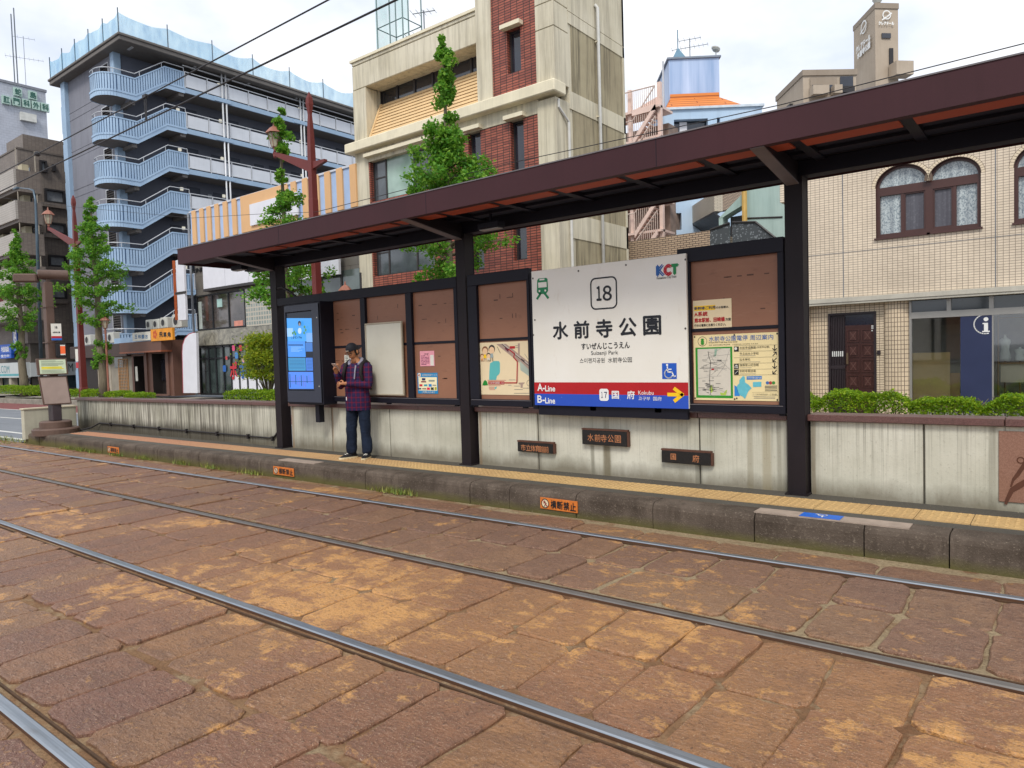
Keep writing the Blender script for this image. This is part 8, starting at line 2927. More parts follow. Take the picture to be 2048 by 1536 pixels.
# yellow-green maple shrub
mx_, mz = P(535, 720, 15.9), P(535, 668, 15.9).z
t = thing("maple_shrub", "bright yellow-green maple shrub in front of the striped shop door", "shrub", (mx_.x, 15.9, 0.2))
r = random.Random(5)
sb = MB(M_bark)
vs, fs = [], []
for i in range(32):
    a, f = r.uniform(0, 6.28), r.uniform(0.3, 1.0)
    rad = 1.15 * (1 - 0.55 * f) + 0.1
    c = Vector((mx_.x + math.cos(a) * rad * r.uniform(0.3, 1), 15.9 + math.sin(a) * rad * 0.7 * r.uniform(0.3, 1), 0.4 + (mz - 0.5) * f))
    sb.tube([(mx_.x + r.gauss(0, 0.05), 15.9, 0.2), ((mx_.x + c.x) / 2, (15.9 + c.y) / 2, c.z * 0.55), c], [0.03, 0.018, 0.006], 5)
    for _ in range(270):
        g = Vector((r.gauss(0, 0.24), r.gauss(0, 0.24), r.gauss(0, 0.1)))
        leaf(vs, fs, c + g, 0.115 * r.uniform(0.7, 1.2), r, 1.2, 0.5)
sb.build("stems", t)
m = MB(M_map); m.raw(vs, fs); m.build("foliage", t, norm=False)
# ---- maroon poles carrying lanterns and wires
M_mar = mat("pole_maroon", "#6b2f2b", 0.5, var=0.12, scale=1.5, streak=0.15, spec=0.3)
M_cop3 = mat("lantern_copper", "#94604e", 0.5, var=0.2, scale=6)
M_lgl = mat("lantern_glass", "#a39c86", 0.3, var=0.15, scale=6)
LY = 15.0
def lantern(mb_t, c, s=1.0):
    mb = MB(M_cop3)
    mb.lathe([(0.06 * s, -0.14 * s), (0.09 * s, 0), (0.16 * s, 0.04 * s)], c, 6)
    mb.lathe([(0.4 * s, 0.66 * s), (0.34 * s, 0.74 * s), (0.2 * s, 0.9 * s), (0.06 * s, 0.98 * s), (0.04 * s, 1.1 * s), (0.01 * s, 1.2 * s)], c, 6)
    for q in range(6):
        a = PI / 3 * q
        mb.tube([c + Vector((0.155 * s * math.cos(a), 0.155 * s * math.sin(a), 0.04 * s)), c + Vector((0.28 * s * math.cos(a), 0.28 * s * math.sin(a), 0.66 * s))], 0.014 * s, 4)
    o = mb.build("lantern_frame", mb_t)
    mb = MB(M_lgl)
    mb.lathe([(0.14 * s, 0.045 * s), (0.265 * s, 0.655 * s)], c, 6)
    mb.build("lantern_glass", o)
def pole(pxb, ztop, zarm, arm, lab, px_l=None):
    b0 = pxb
    x = b0.x
    t = thing("lantern_pole", lab, "street lamp", (x, LY, 0.15), "maroon lantern poles on the far sidewalk")
    mb = MB(M_mar)
    w0 = 0.16
    mb.lathe([(0.24, 0.0), (0.24, 0.5), (0.2, 0.55), (w0, 3.5), (w0, zarm - 1.3), (0.15, zarm - 1.25), (0.135, zarm + 0.35), (0.1, zarm + 1.2), (0.07, zarm + 1.55), (0.1, zarm + 1.75), (0.13, zarm + 1.9), (0.11, zarm + 2.1), (0.01, ztop)], (x, LY, 0.15), 4, ph=PI / 4)
    mb.build("post", t)
    e = Vector((x - arm, LY, zarm + 0.15 + arm * 0.33))
    mb = MB(M_mar)
    mb.prism([(x, LY - 0.06, zarm - 0.25), (x, LY - 0.06, zarm + 0.15), (e.x, LY - 0.06, e.z + 0.04), (e.x, LY - 0.06, e.z - 0.1)], (0, 0.12, 0))
    mb.tube([(e.x + 0.1, LY, e.z - 0.1), (e.x - 0.05, LY, e.z - 0.14), (e.x - 0.1, LY, e.z + 0.0), (e.x - 0.02, LY, e.z + 0.1)], 0.05, 6)
    mb.prism([(x, LY - 0.06, zarm - 0.15), (x, LY - 0.06, zarm + 0.12), (x + 0.75, LY - 0.06, zarm + 0.08), (x + 0.75, LY - 0.06, zarm + 0.0)], (0, 0.12, 0))
    mb.build("arm", t)
    lantern(t, Vector((e.x - 0.02, LY, e.z + 0.18)), 0.78)
    return t
a = P(634, 580, LY)
pole(a, P(626, 180, LY).z - 0.15, P(632, 320, LY).z - 0.15, 2.05, "maroon pole with a copper lantern arm behind the dark canopy")
b = P(163, 700, LY)
pole(b, P(150, 388, LY).z - 0.15, P(157, 480, LY).z - 0.15, 3.35, "maroon lantern pole in front of the blue-grey flats at left")
for px, py0, lab in ((690, 562, "small copper lantern showing above the notice board rail"), (209, 628, "small pinkish lantern beside the second ginkgo trunk")):
    q = P(px, py0, 15.3)
    t = thing("short_lantern", lab, "street lamp", (q.x, 15.3, 0.15), "short lanterns on the far sidewalk")
    MB(M_cop3).tube([(q.x, 15.3, 0.15), (q.x, 15.3, q.z - 0.8)], 0.05, 8).build("post", t)
    lantern(t, Vector((q.x, 15.3, q.z - 0.72)), 0.6)
# arched street light on the grey mast beside the flats
t = thing("arched_street_light", "thin dark arched lamp post beside the brown flats", "street lamp", (P(78, 780, 17).x, 17, 0.1))
MB(M_npole).tube([P(84, 780, 17), P(74, 470, 17), P(71, 400, 17), P(67, 381, 17), P(58, 378, 17), P(40, 376, 17)], [0.11, 0.09, 0.07, 0.06, 0.05, 0.04], 8).build("post", t, smooth=True)
c = P(34, 376, 17)
MB(M_npole).box(c.x - 0.5, c.x + 0.15, 16.9, 17.1, c.z - 0.08, c.z + 0.06).build("lamp_head", t, bevel=0.03)
# small upright signs by the poles
for px0, py0, px1, py1, top, lab in ((154, 698, 164, 734, "wheel", "pale upright sign with a red foot beside the left maroon pole"),):
    q0, q1 = P(px0, py0, 15.1), P(px1, py1, 15.1)
    t = thing("street_sign", lab, "sign", (q0.x, 15.1, 0.15))
    mb = MB(M_pwhite); mb.box(q0.x - 0.2, q1.x - 0.05, 15.08, 15.12, q1.z + 0.3, q0.z); mb.build("plate", t)
    mb = MB(M_inkred); mb.box(q0.x - 0.2, q1.x - 0.05, 15.08, 15.12, q1.z - 0.05, q1.z + 0.25); mb.build("foot_plate", t)
    MB(M_npole).tube([(q0.x, 15.13, 0.15), (q0.x, 15.13, q0.z)], 0.03, 6).build("post", t)
# traffic cone
q = P(217, 786, 16.2)
t = thing("traffic_cone", "small red and white traffic cone by the low azaleas", "cone", (q.x, 16.2, 0.15))
mb = MB(mat("cone_red", "#d2422c", 0.5))
mb.box(q.x - 0.19, q.x + 0.19, 16.0, 16.4, 0.15, 0.19)
mb.lathe([(0.14, 0.04), (0.115, 0.2)], (q.x, 16.2, 0.15), 14)
mb.lathe([(0.085, 0.37), (0.06, 0.52)], (q.x, 16.2, 0.15), 14)
mb.lathe([(0.045, 0.61), (0.03, 0.7), (0.02, 0.71)], (q.x, 16.2, 0.15), 14)
mb.use(M_wht)
mb.lathe([(0.115, 0.2), (0.085, 0.37)], (q.x, 16.2, 0.15), 14)
mb.lathe([(0.06, 0.52), (0.045, 0.61)], (q.x, 16.2, 0.15), 14)
mb.build("cone", t)
# ---- wires
M_wire = mat("wire_dark", "#2c2a2c", 0.5)
def wire(pts, r_, lab, m=M_wire, n=6):
    return tag(MB(m).tube(pts, r_, n).build("overhead_wire"), lab, "wire", "overhead wires")
wy = 4.97
wire([(-70, wy, 5.6), (-40, wy, 5.6), (-14, wy, 5.6), (3, wy, 5.6), (12, wy, 5.6)], 0.009, "upper of the two tram wires crossing the flats")
wire([(-70, wy, 5.26), (-40, wy, 5.26), (-14, wy, 5.26), (3, wy, 5.26), (12, wy, 5.26)], 0.011, "lower of the two tram wires crossing the flats")
for x, lab in ((-10.45, "wire hanger between the tram wires in front of the flats"), (-14.6, "small dark clamp on the upper tram wire")):
    mb = MB(M_wire)
    if x > -12:
        for dx in (-0.03, 0.03):
            mb.tube([(x + dx, wy, 5.6), (x + dx * 0.4, wy, 5.26)], 0.008, 5)
        mb.box(x - 0.05, x + 0.05, wy - 0.02, wy + 0.02, 5.585, 5.63)
    else:
        mb.lathe([(0.02, -0.04), (0.05, -0.02), (0.05, 0.02), (0.02, 0.04)], (x, wy, 5.6), 10)
    tag(mb.build("wire_hanger"), lab, "hanger")
wire([P(-60, 640 - 230, 14.9), P(0, 395, 14.9), P(150, 414, 14.9), P(384, 436, 14.9), P(520, 428, 14.9), P(632, 424, 14.9)], 0.008, "thin wire sagging across the stairs of the flats")
wire([P(632, 424, 14.9), P(1020, 326, 14.9), P(1560, 210, 14.9), P(2048, 87, 14.9), P(2300, 22, 14.9)], 0.010, "thin wire running along above the canopy roof")
# far pedestrian on the sidewalk
def simple_person(x, y, z, h_, face, coat, lab):
    t = thing("person", lab, "person", (x, y, z))
    R = Matrix.Rotation(face, 3, 'Z')
    q = lambda a, b, c: Vector((x, y, z)) + R @ Vector((a, b, c)) * h_
    mb = MB(mat("far_skin", "#b98a6e", 0.6))
    mb.lathe([(0.022 * h_, 0.83 * h_), (0.03 * h_, 0.86 * h_), (0.05 * h_, 0.9 * h_), (0.055 * h_, 0.94 * h_), (0.045 * h_, 0.98 * h_), (0.015 * h_, h_)], (x, y, z), 12)
    mb.tube([q(0.13, -0.02, 0.5), q(0.13, -0.06, 0.44)], 0.02 * h_, 6); mb.tube([q(-0.13, -0.02, 0.5), q(-0.13, -0.06, 0.44)], 0.02 * h_, 6)
    mb.build("body", t, smooth=True)
    mb = MB(mat("far_hair", "#1b1816", 0.6)); mb.lathe([(0.058 * h_, 0.93 * h_), (0.056 * h_, 0.97 * h_), (0.03 * h_, 1.003 * h_), (0.005, 1.012 * h_)], (x, y + 0.01, z), 12); mb.build("hair", t, smooth=True)
    mb = MB(mat("far_coat", coat, 0.8))
    mb.lathe([(0.1 * h_, 0.44 * h_), (0.1 * h_, 0.55 * h_), (0.115 * h_, 0.72 * h_), (0.12 * h_, 0.79 * h_), (0.06 * h_, 0.835 * h_), (0.03 * h_, 0.85 * h_)], (x, y, z), 14, 1.0, 0.65)
    for s_ in (-1, 1):
        mb.tube([q(0.115 * s_, 0, 0.79), q(0.145 * s_, 0.01, 0.65), q(0.13 * s_, -0.03, 0.5)], [0.038 * h_, 0.034 * h_, 0.028 * h_], 8)
    mb.build("coat", t, smooth=True)
    mb = MB(mat("far_trousers", "#24242a", 0.8))
    for s_, f in ((-1, 0.07), (1, -0.07)):
        mb.tube([q(0.045 * s_, 0, 0.47), q(0.05 * s_, f * 0.4, 0.26), q(0.05 * s_, f, 0.03)], [0.05 * h_, 0.04 * h_, 0.032 * h_], 8)
    mb.build("trousers", t, smooth=True)
    mb = MB(mat("far_shoes", "#18181a", 0.6))
    for s_, f in ((-1, 0.07), (1, -0.07)):
        mb.obox(q(0.05 * s_, f - 0.03, 0.015), (0.055 * h_, 0.14 * h_, 0.03 * h_), R)
    mb.build("shoes", t, bevel=0.01)
q = P(55, 768, 17.2)
simple_person(q.x, 17.2, 0.12, P(55, 751, 17.2).z - 0.12, 1.2, "#1c1d2a", "person in a dark coat walking behind the far left hedge")
# ================================================================== the man waiting on the platform
FX, FYY, FZ_ = -8.47, 7.0, 0.25 + G(-8.6)
man = thing("person", "man in a plaid shirt and backwards cap looking at his phone", "person", (FX, FYY, FZ_))
FACE = math.radians(20)           # faces the track, turned a little to his right
RM = Matrix.Rotation(FACE, 3, 'Z')
def B_(a, b, c):                   # a: to his left (+X when facing -Y), b: forward, c: up
    return Vector((FX, FYY, FZ_)) + RM @ Vector((a, -b, c))
def skin(name, verts, edges, radii, m, parent, sub=2, root=0, disp=None):
    me = bpy.data.meshes.new(name)
    me.from_pydata([tuple(v) for v in verts], edges, [])
    o = bpy.data.objects.new(name, me)
    COL.objects.link(o)
    sk = o.modifiers.new("skin", 'SKIN')
    for i, r_ in enumerate(radii):
        d = me.skin_vertices[0].data[i]
        d.radius = r_ if isinstance(r_, tuple) else (r_, r_)
        d.use_root = i == root
    sk.use_smooth_shade = True
    ss = o.modifiers.new("sub", 'SUBSURF')
    ss.levels = ss.render_levels = sub
    bpy.context.view_layer.update()
    nm = bpy.data.meshes.new_from_object(o.evaluated_get(bpy.context.evaluated_depsgraph_get()))
    bpy.data.objects.remove(o)
    nm.materials.clear()
    nm.materials.append(m)
    nm.name = name
    if disp:
        for v in nm.vertices:
            v.co += disp(v.co)
    nm.polygons.foreach_set("use_smooth", [True] * len(nm.polygons))
    q = bpy.data.objects.new(name, nm)
    COL.objects.link(q)
    if parent is not None:
        q.parent = parent
        q.matrix_parent_inverse = Matrix.Translation(-Vector(parent.location))
    return q
M_skin = mat("skin", "#b27a55", 0.55, var=0.06, scale=14, spec=0.35)
k = NT("plaid_shirt")
vv = k.map(k.pos, (1, 1, 1), rot=(0, 0, -FACE))
s_ = k.sep(vv)
def band(x, per, wd, ph=0.0):
    f = k.math('FRACT', k.math('ADD', k.math('MULTIPLY', x, 1 / per), ph))
    return k.math('LESS_THAN', f, wd)
u = k.math('ADD', s_[0], k.math('MULTIPLY', s_[1], 0.5))
out = C("#431b33")
out = k.mix(k.math('MULTIPLY', band(u, 0.075, 0.5), 0.7), out, C("#27264a"))
out = k.mix(k.math('MULTIPLY', band(s_[2], 0.075, 0.5, 0.2), 0.6), out, C("#27264a"))
out = k.mix(k.math('MULTIPLY', band(u, 0.075, 0.16, 0.35), 0.5), out, C("#74203a"))
out = k.mix(k.math('MULTIPLY', band(s_[2], 0.075, 0.16, 0.55), 0.5), out, C("#74203a"))
wr = k.noise(k.pos, 11, 3)
k.bump(wr, 0.03, 0.5)
M_plaid = k.done(out, 0.85, 0, 0.15)
def denim(name, c1, c2):
    k = NT(name)
    n1 = k.noise(k.map(k.pos, (6, 6, 3)), 1.5, 4)
    k.bump(k.noise(k.map(k.pos, (5, 5, 16)), 1.4, 3), 0.03, 0.5)
    return k.done(k.mix(k.ramp(n1, 0.3, 0.7), C(c1), C(c2)), 0.85, 0, 0.15)
M_jean = denim("dark_jeans", "#151b28", "#212b3d")
M_cap = mat("cap_navy", "#12131c", 0.75, var=0.1)
M_hood = mat("hood_grey", "#8a8896", 0.85, var=0.12, scale=12)
M_pack = mat("backpack_black", "#1a1416", 0.75, var=0.15)
M_shoe = mat("shoe_black", "#15161a", 0.7)
M_sole = mat("shoe_sole_cream", "#cdbf9c", 0.6)
# body: one continuous skinned figure (neck, chest, arms, hands with fingers, legs)
V, E_, R_ = [], [], []
def add(p, r_, par=None):
    V.append(p); R_.append(r_)
    if par is not None:
        E_.append((par, len(V) - 1))
    return len(V) - 1
pel = add(B_(0, 0, 0.93), 0.12)
ch = add(B_(0, -0.01, 1.2), (0.12, 0.1), pel)
sh = add(B_(0, -0.01, 1.42), 0.08, ch)
nk = add(B_(0, 0.02, 1.5), 0.052, sh)
hb = add(B_(-0.005, 0.055, 1.575), 0.06, nk)
# his left arm folds across the belly and its hand tucks under the right elbow
LS, LE, LW = B_(0.178, 0.0, 1.40), B_(0.232, 0.06, 1.13), B_(-0.06, 0.24, 1.16)
RS, RE, RW = B_(-0.178, 0.0, 1.40), B_(-0.222, 0.09, 1.14), B_(-0.2, 0.25, 1.33)
ls = add(LS, 0.055, sh); le = add(LE, 0.043, ls); lw = add(LW, 0.029, le)
rs = add(RS, 0.055, sh); re_ = add(RE, 0.043, rs); rw = add(RW, 0.029, re_)
for s_, hx in ((1, 0.0), (-1, 0.0)):
    hp = add(B_(0.09 * s_, 0, 0.88), 0.085, pel)
    kn = add(B_(0.115 * s_, 0.02, 0.5), 0.055, hp)
    an = add(B_(0.135 * s_, 0.0, 0.09), 0.038, kn)
def hand(wi, W, d, n, side, curl, sc=1.0):
    """palm and five fingers: d points along the hand, n out of the palm, side towards the thumb"""
    d, n, side = d.normalized(), n.normalized(), side.normalized()
    pm = add(W + d * 0.045 * sc, (0.03, 0.02), wi)
    kk = add(W + d * 0.085 * sc, (0.034, 0.016), pm)
    for i, (off, ln) in enumerate(((0.03, 0.07), (0.01, 0.08), (-0.011, 0.074), (-0.031, 0.058))):
        b = W + d * 0.095 * sc + side * off
        p1 = b + (d * math.cos(curl) + n * math.sin(curl)) * ln * 0.5
        p2 = p1 + (d * math.cos(curl * 2.1) + n * math.sin(curl * 2.1)) * ln * 0.32
        p3 = p2 + (d * math.cos(curl * 2.8) + n * math.sin(curl * 2.8)) * ln * 0.24
        a = add(b, 0.0095, kk); a = add(p1, 0.0088, a); a = add(p2, 0.0082, a); add(p3, 0.0072, a)
    a = add(W + d * 0.03 + side * 0.034, 0.0125, pm)
    a = add(W + d * 0.065 + side * 0.056 + n * 0.012, 0.0105, a)
    add(W + d * 0.095 + side * 0.05 + n * 0.03, 0.009, a)
rd = Vector(B_(0, 0.5, 0.35) - B_(0, 0, 0))
lat = RM @ Vector((1, 0, 0)); fwd = RM @ Vector((0, -1, 0)); upv = Vector((0, 0, 1))
hand(rw, RW, (upv * 0.75 + fwd * 0.65 + lat * 0.1), (lat * 0.9 - fwd * 0.35 + upv * 0.2), (upv * 0.5 - fwd * 0.7 - lat * 0.1) * -1 if False else (fwd * -0.6 + upv * 0.7), 0.75)
hand(lw, LW, (-lat * 0.95 + fwd * 0.15 - upv * 0.05), (-fwd * 0.6 - upv * 0.3), upv, 0.45)
skin("body", V, E_, R_, M_skin, man, 2, pel)
# head: a shaped ellipsoid joined over the neck, with face, nose, mouth, ears
HC = B_(-0.01, 0.075, 1.635)
HR = RM @ Matrix.Rotation(math.radians(-14), 3, 'Z') @ Matrix.Rotation(math.radians(24), 3, 'X')   # looks down and to his right
def Hh(a, b, c): return HC + HR @ Vector((a, -b, c))
def headmesh():
    vs, fs = [], []
    nu, nv = 28, 20
    for j in range(nv + 1):
        ph = -PI / 2 + PI * j / nv
        for i in range(nu):
            th = 2 * PI * i / nu
            x_, y_, z_ = math.cos(ph) * math.sin(th), math.cos(ph) * math.cos(th), math.sin(ph)
            wx = 0.076 * (1 - 0.22 * max(0, -z_) ** 1.3)
            wy = 0.098 if y_ < 0 else 0.092
            p = Vector((x_ * wx, y_ * wy, z_ * 0.122))
            if y_ > 0.25 and z_ < -0.35:
                p.y += 0.016 * y_                                 # chin
            if y_ > 0.5 and abs(x_) < 0.62 and -0.12 < z_ < 0.18 and abs(x_) > 0.18:
                p.y -= 0.010                                       # eye hollows
            if y_ > 0.8 and abs(x_) < 0.2 and -0.3 < z_ < 0.12:
                p.y += 0.024 * (1 - abs(x_) / 0.2) * (0.45 + (0.12 - z_) * 1.6)  # nose
            vs.append(Hh(p.x, p.y, p.z))
    for j in range(nv):
        for i in range(nu):
            fs.append((j * nu + i, j * nu + (i + 1) % nu, (j + 1) * nu + (i + 1) % nu, (j + 1) * nu + i))
    return vs, fs
mb = MB(M_skin)
mb.raw(*headmesh())
for s_ in (-1, 1):
    c = Hh(0.077 * s_, -0.012, -0.012)
    vs, fs = [], []
    for j in range(7):
        for i in range(10):
            t_, p_ = 2 * PI * i / 10, -PI / 2 + PI * j / 6
            q = Vector((math.cos(p_) * math.cos(t_) * 0.010, math.cos(p_) * math.sin(t_) * 0.019, math.sin(p_) * 0.032))
            vs.append(c + HR @ q)
    for j in range(6):
        for i in range(10):
            fs.append((j * 10 + i, j * 10 + (i + 1) % 10, (j + 1) * 10 + (i + 1) % 10, (j + 1) * 10 + i))
    mb.raw(vs, fs)
mb.tube([B_(-0.003, 0.02, 1.46), B_(-0.008, 0.05, 1.57)], [0.058, 0.054], 14)
hd = mb.build("head", man, smooth=True)
mb = MB(mat("lips", "#8a4f42", 0.5)); mb.tube([Hh(-0.024, 0.092, -0.068), Hh(0, 0.101, -0.066), Hh(0.024, 0.092, -0.068)], [0.003, 0.006, 0.003], 6); mb.build("mouth", hd)
mb = MB(mat("eye_dark", "#1c1412", 0.3))
for s_ in (-1, 1):
    mb.tube([Hh(0.02 * s_, 0.088, 0.004), Hh(0.045 * s_, 0.079, 0.004)], 0.005, 6)
    mb.tube([Hh(0.016 * s_, 0.096, 0.03), Hh(0.05 * s_, 0.083, 0.032)], 0.004, 6)
mb.build("eyes", hd)
mb = MB(mat("hair_black", "#14110f", 0.7))
vs, fs = [], []
for j in range(9):
    f = j / 8
    for i in range(25):
        th = math.radians(70 + 220 * i / 24)
        z_ = 0.055 - 0.115 * f
        r_ = 1.05 - 0.08 * f
        vs.append(Hh(math.sin(th) * 0.076 * r_, math.cos(th) * 0.098 * r_, z_))
for j in range(8):
    for i in range(24):
        fs.append((j * 25 + i, j * 25 + i + 1, (j + 1) * 25 + i + 1, (j + 1) * 25 + i))
mb.raw(vs, fs)
mb.build("hair", man, smooth=True)
# cap worn backwards
cap = MB(M_cap)
vs, fs = [], []
for j in range(9):
    ph = PI / 2 * j / 8
    for i in range(28):
        th = 2 * PI * i / 28
        vs.append(Hh(math.cos(ph) * math.sin(th) * 0.084, math.cos(ph) * math.cos(th) * 0.106, 0.03 + math.sin(ph) * 0.108 - 0.02 * math.cos(th) * -1 * math.cos(ph) * 0.5))
for j in range(8):
    for i in range(28):
        fs.append((j * 28 + i, j * 28 + (i + 1) % 28, (j + 1) * 28 + (i + 1) % 28, (j + 1) * 28 + i))
cap.raw(vs, fs)
o = cap.build("cap", man, smooth=True)
mb = MB(M_cap)
br = []
for i in range(11):
    th = math.radians(125 + 110 * i / 10)
    br.append((Hh(math.sin(th) * 0.082, math.cos(th) * 0.104, 0.03), Hh(math.sin(th) * 0.086, math.cos(th) * 0.104 - 0.065 * math.sin(PI * i / 10) - 0.005, 0.005)))
for (a, b), (c, d) in zip(br, br[1:]):
    mb.face(a, c, d, b); mb.face(a - Vector((0, 0, 0.006)), c - Vector((0, 0, 0.006)), d - Vector((0, 0, 0.006)), b - Vector((0, 0, 0.006)))
mb.build("brim", o)
mb = MB(mat("cap_label", "#b9a894", 0.6)); mb.tube([Hh(-0.028, 0.104, 0.052), Hh(0, 0.109, 0.052), Hh(0.028, 0.104, 0.052)], 0.005, 6); mb.build("label", o)
# glasses
mb = MB(mat("glasses_dark", "#17120f", 0.3))
for s_ in (-1, 1):
    ring = [Hh(0.036 * s_ + 0.026 * math.cos(2 * PI * i / 14), 0.104 - 0.012 * abs(math.cos(2 * PI * i / 14)) * (1 if math.cos(2 * PI * i / 14) * s_ > 0 else 0), 0.0 + 0.021 * math.sin(2 * PI * i / 14)) for i in range(15)]
    mb.tube(ring, 0.0032, 5)
    mb.tube([Hh(0.062 * s_, 0.092, 0.006), Hh(0.08 * s_, 0.0, 0.004)], 0.003, 5)
mb.tube([Hh(-0.011, 0.108, 0.004), Hh(0.011, 0.108, 0.004)], 0.003, 5)
mb.build("glasses", man)
# shirt: loose, with long sleeves; hangs to the hips
def fold(co):
    n_ = noise.noise(Vector((co.x * 9, co.y * 9, co.z * 5)))
    return Vector((n_ * 0.012, n_ * 0.010, 0))
def loft(mb, secs, n=26):
    vs, fs = [], []
    for c_, rx, ry, ax, ay in secs:
        for i in range(n):
            t_ = 2 * PI * i / n
            p_ = c_ + ax * (rx * math.cos(t_)) + ay * (ry * math.sin(t_))
            vs.append(p_ + fold(p_))
    m_ = len(secs)
    for j in range(m_ - 1):
        for i in range(n):
            fs.append((j * n + i, j * n + (i + 1) % n, (j + 1) * n + (i + 1) % n, (j + 1) * n + i))
    fs.append(tuple(range((m_ - 1) * n, m_ * n)))
    mb.raw(vs, fs)
mb = MB(M_plaid)
tor = [(0.745, 0.208, 0.16, 0.0, -0.01), (0.80, 0.212, 0.165, 0, -0.005), (0.9, 0.214, 0.168, 0, 0), (1.0, 0.208, 0.162, 0, 0.005), (1.08, 0.204, 0.156, 0, 0.008), (1.16, 0.2, 0.15, 0, 0), (1.26, 0.203, 0.148, 0, -0.005), (1.36, 0.208, 0.138, 0, -0.01), (1.42, 0.188, 0.115, 0, -0.012), (1.46, 0.13, 0.085, 0, -0.01), (1.485, 0.075, 0.06, 0, 0.0)]
loft(mb, [(B_(0, b_, z_), rx * 0.92, ry * 0.95, lat, fwd) for z_, rx, ry, a_, b_ in tor])
for S_, El, Wr in ((LS, LE, LW), (RS, RE, RW)):
    pts = [S_ + (S_ - El).normalized() * 0.05, S_, S_.lerp(El, 0.35), S_.lerp(El, 0.7), S_.lerp(El, 0.93) , El + (El - S_).normalized() * 0.012, El.lerp(Wr, 0.12), El.lerp(Wr, 0.45), El.lerp(Wr, 0.8), El.lerp(Wr, 0.95)]
    rad = [0.05, 0.08, 0.074, 0.069, 0.066, 0.064, 0.062, 0.057, 0.048, 0.044]
    mb.tube(pts, rad, 16)
mb.build("plaid_shirt", man, smooth=True)
mb = MB(mat("label_white", "#d8d4d0", 0.6)); c = B_(-0.08, 0.19, 0.93); mb.obox(c, (0.012, 0.004, 0.05), RM); mb.build("shirt_tag", man)
# hood of the grey sweatshirt lying on the shoulders, with a drawcord
V, E_, R_ = [], [], []
a = add(B_(-0.075, 0.085, 1.43), 0.022)
for p_, r_ in ((B_(-0.105, 0.02, 1.475), 0.034), (B_(-0.07, -0.06, 1.505), 0.044), (B_(0, -0.095, 1.5), 0.052), (B_(0.07, -0.06, 1.505), 0.044), (B_(0.105, 0.02, 1.475), 0.034), (B_(0.075, 0.085, 1.43), 0.022)):
    a = add(p_, r_, a)
skin("hood", V, E_, R_, M_hood, man, 2, 0, fold)
mb = MB(M_hood)
mb.tube([B_(0.055, 0.115, 1.42), B_(0.06, 0.155, 1.33), B_(0.055, 0.17, 1.22)], [0.013, 0.012, 0.011], 6)
mb.build("drawcord", man)
# backpack
V, E_, R_ = [], [], []
a = add(B_(0.02, -0.2, 1.38), (0.14, 0.07)); a = add(B_(0.03, -0.225, 1.2), (0.16, 0.095), a); add(B_(0.03, -0.215, 1.02), (0.15, 0.085), a)
skin("backpack", V, E_, R_, M_pack, man, 2, 0)
mb = MB(M_pack)
for s_ in (-1, 1):
    mb.tube([B_(0.13 * s_, -0.15, 1.44), B_(0.13 * s_, -0.03, 1.492), B_(0.135 * s_, 0.09, 1.43), B_(0.145 * s_, 0.14, 1.3), B_(0.175 * s_, 0.11, 1.14), B_(0.2 * s_, -0.06, 1.06)], [0.026, 0.03, 0.03, 0.026, 0.02, 0.016], 8)
mb.build("shoulder_straps", man, smooth=True)
# jeans
def jf(co):
    n_ = noise.noise(Vector((co.x * 7, co.y * 7, co.z * 11)))
    return Vector((n_ * 0.009, n_ * 0.009, 0))
V, E_, R_ = [], [], []
a00 = add(B_(0, -0.005, 1.02), (0.15, 0.115))
a0 = add(B_(0, -0.005, 0.92), (0.165, 0.125), a00)
for s_ in (1, -1):
    a = add(B_(0.09 * s_, 0.0, 0.8), (0.105, 0.112), a0)
    a = add(B_(0.115 * s_, 0.015, 0.52), 0.088, a)
    a = add(B_(0.13 * s_, 0.005, 0.25), 0.083, a)
    add(B_(0.135 * s_, 0.0, 0.06), 0.088, a)
skin("jeans", V, E_, R_, M_jean, man, 2, 0, jf)
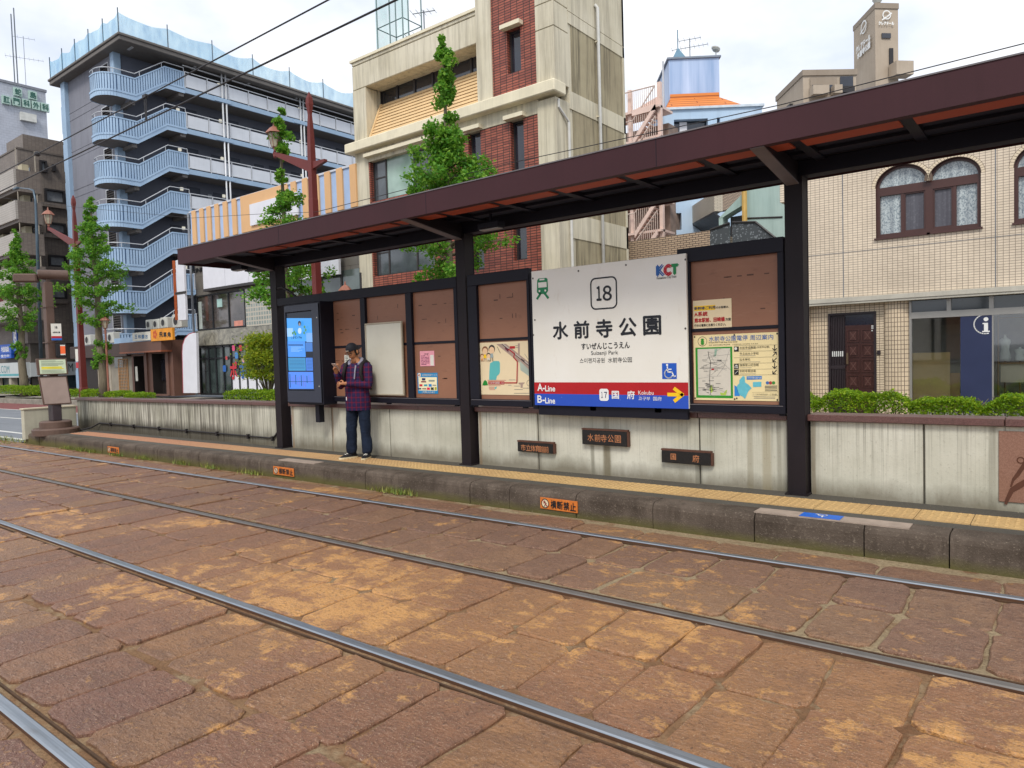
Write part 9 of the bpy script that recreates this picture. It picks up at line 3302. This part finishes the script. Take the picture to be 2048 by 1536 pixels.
# shoes
for s_, tw in ((1, 0.15), (-1, -0.55)):
    Rf = RM @ Matrix.Rotation(tw, 3, 'Z')
    f0 = B_(0.135 * s_, 0, 0)
    ff = lambda a, b, c: f0 + Rf @ Vector((a, -b, c))
    o = None
    outl = [(0.0, 0.215), (0.032, 0.2), (0.046, 0.14), (0.043, 0.06), (0.034, -0.05), (0.02, -0.085), (0, -0.092), (-0.02, -0.085), (-0.034, -0.05), (-0.038, 0.06), (-0.043, 0.14), (-0.03, 0.2)]
    vs, fs = [], []
    for sc, z_ in ((1.0, 0.034), (0.98, 0.05), (0.86, 0.075), (0.62, 0.098)):
        for a_, b_ in outl:
            zz = z_ if b_ < 0.05 else 0.034 + (z_ - 0.034) * max(0.35, 1 - (b_ - 0.05) * 4.2)
            vs.append(ff(a_ * sc, (b_ - 0.04) * (sc if b_ > 0 else sc) + 0.04 - (0.03 if sc < 0.7 else 0), zz))
    n = len(outl)
    for j in range(3):
        for i in range(n):
            fs.append((j * n + i, j * n + (i + 1) % n, (j + 1) * n + (i + 1) % n, (j + 1) * n + i))
    fs.append(tuple(range(3 * n, 4 * n)))
    mb = MB(M_shoe); mb.raw(vs, fs)
    o = mb.build("shoe", man, smooth=True)
    mb = MB(M_sole)
    mb.prism([ff(a_ * 1.06, b_ * 1.03, 0.0) for a_, b_ in outl], (0, 0, 0.036))
    mb.build("sole", o, bevel=0.005)
    mb = MB(mat("shoelace", "#d9d4c8", 0.7))
    for q in range(3):
        y_ = 0.05 + q * 0.03
        mb.tube([ff(-0.025, y_, 0.088 - q * 0.008), ff(0.0, y_ + 0.01, 0.096 - q * 0.008), ff(0.025, y_, 0.088 - q * 0.008)], 0.005, 5)
    mb.build("laces", o)
# the phone in his raised hand
ph = MB(mat("phone_case", "#b9a59c", 0.4))
pc = RW + (upv * 0.75 + fwd * 0.65 + lat * 0.1).normalized() * 0.115 + lat * 0.03
Rp = RM @ Matrix.Rotation(math.radians(-28), 3, 'X')
ph.obox(pc, (0.07, 0.008, 0.145), RM @ Matrix.Rotation(math.radians(52), 3, 'X'))
tag(ph.build("phone", bevel=0.003), "pale phone held up in the waiting man's right hand", "phone")
# ------------------------------------------------------------------ tidy up
bpy.data.objects.remove(_to)
bpy.data.curves.remove(_tc)
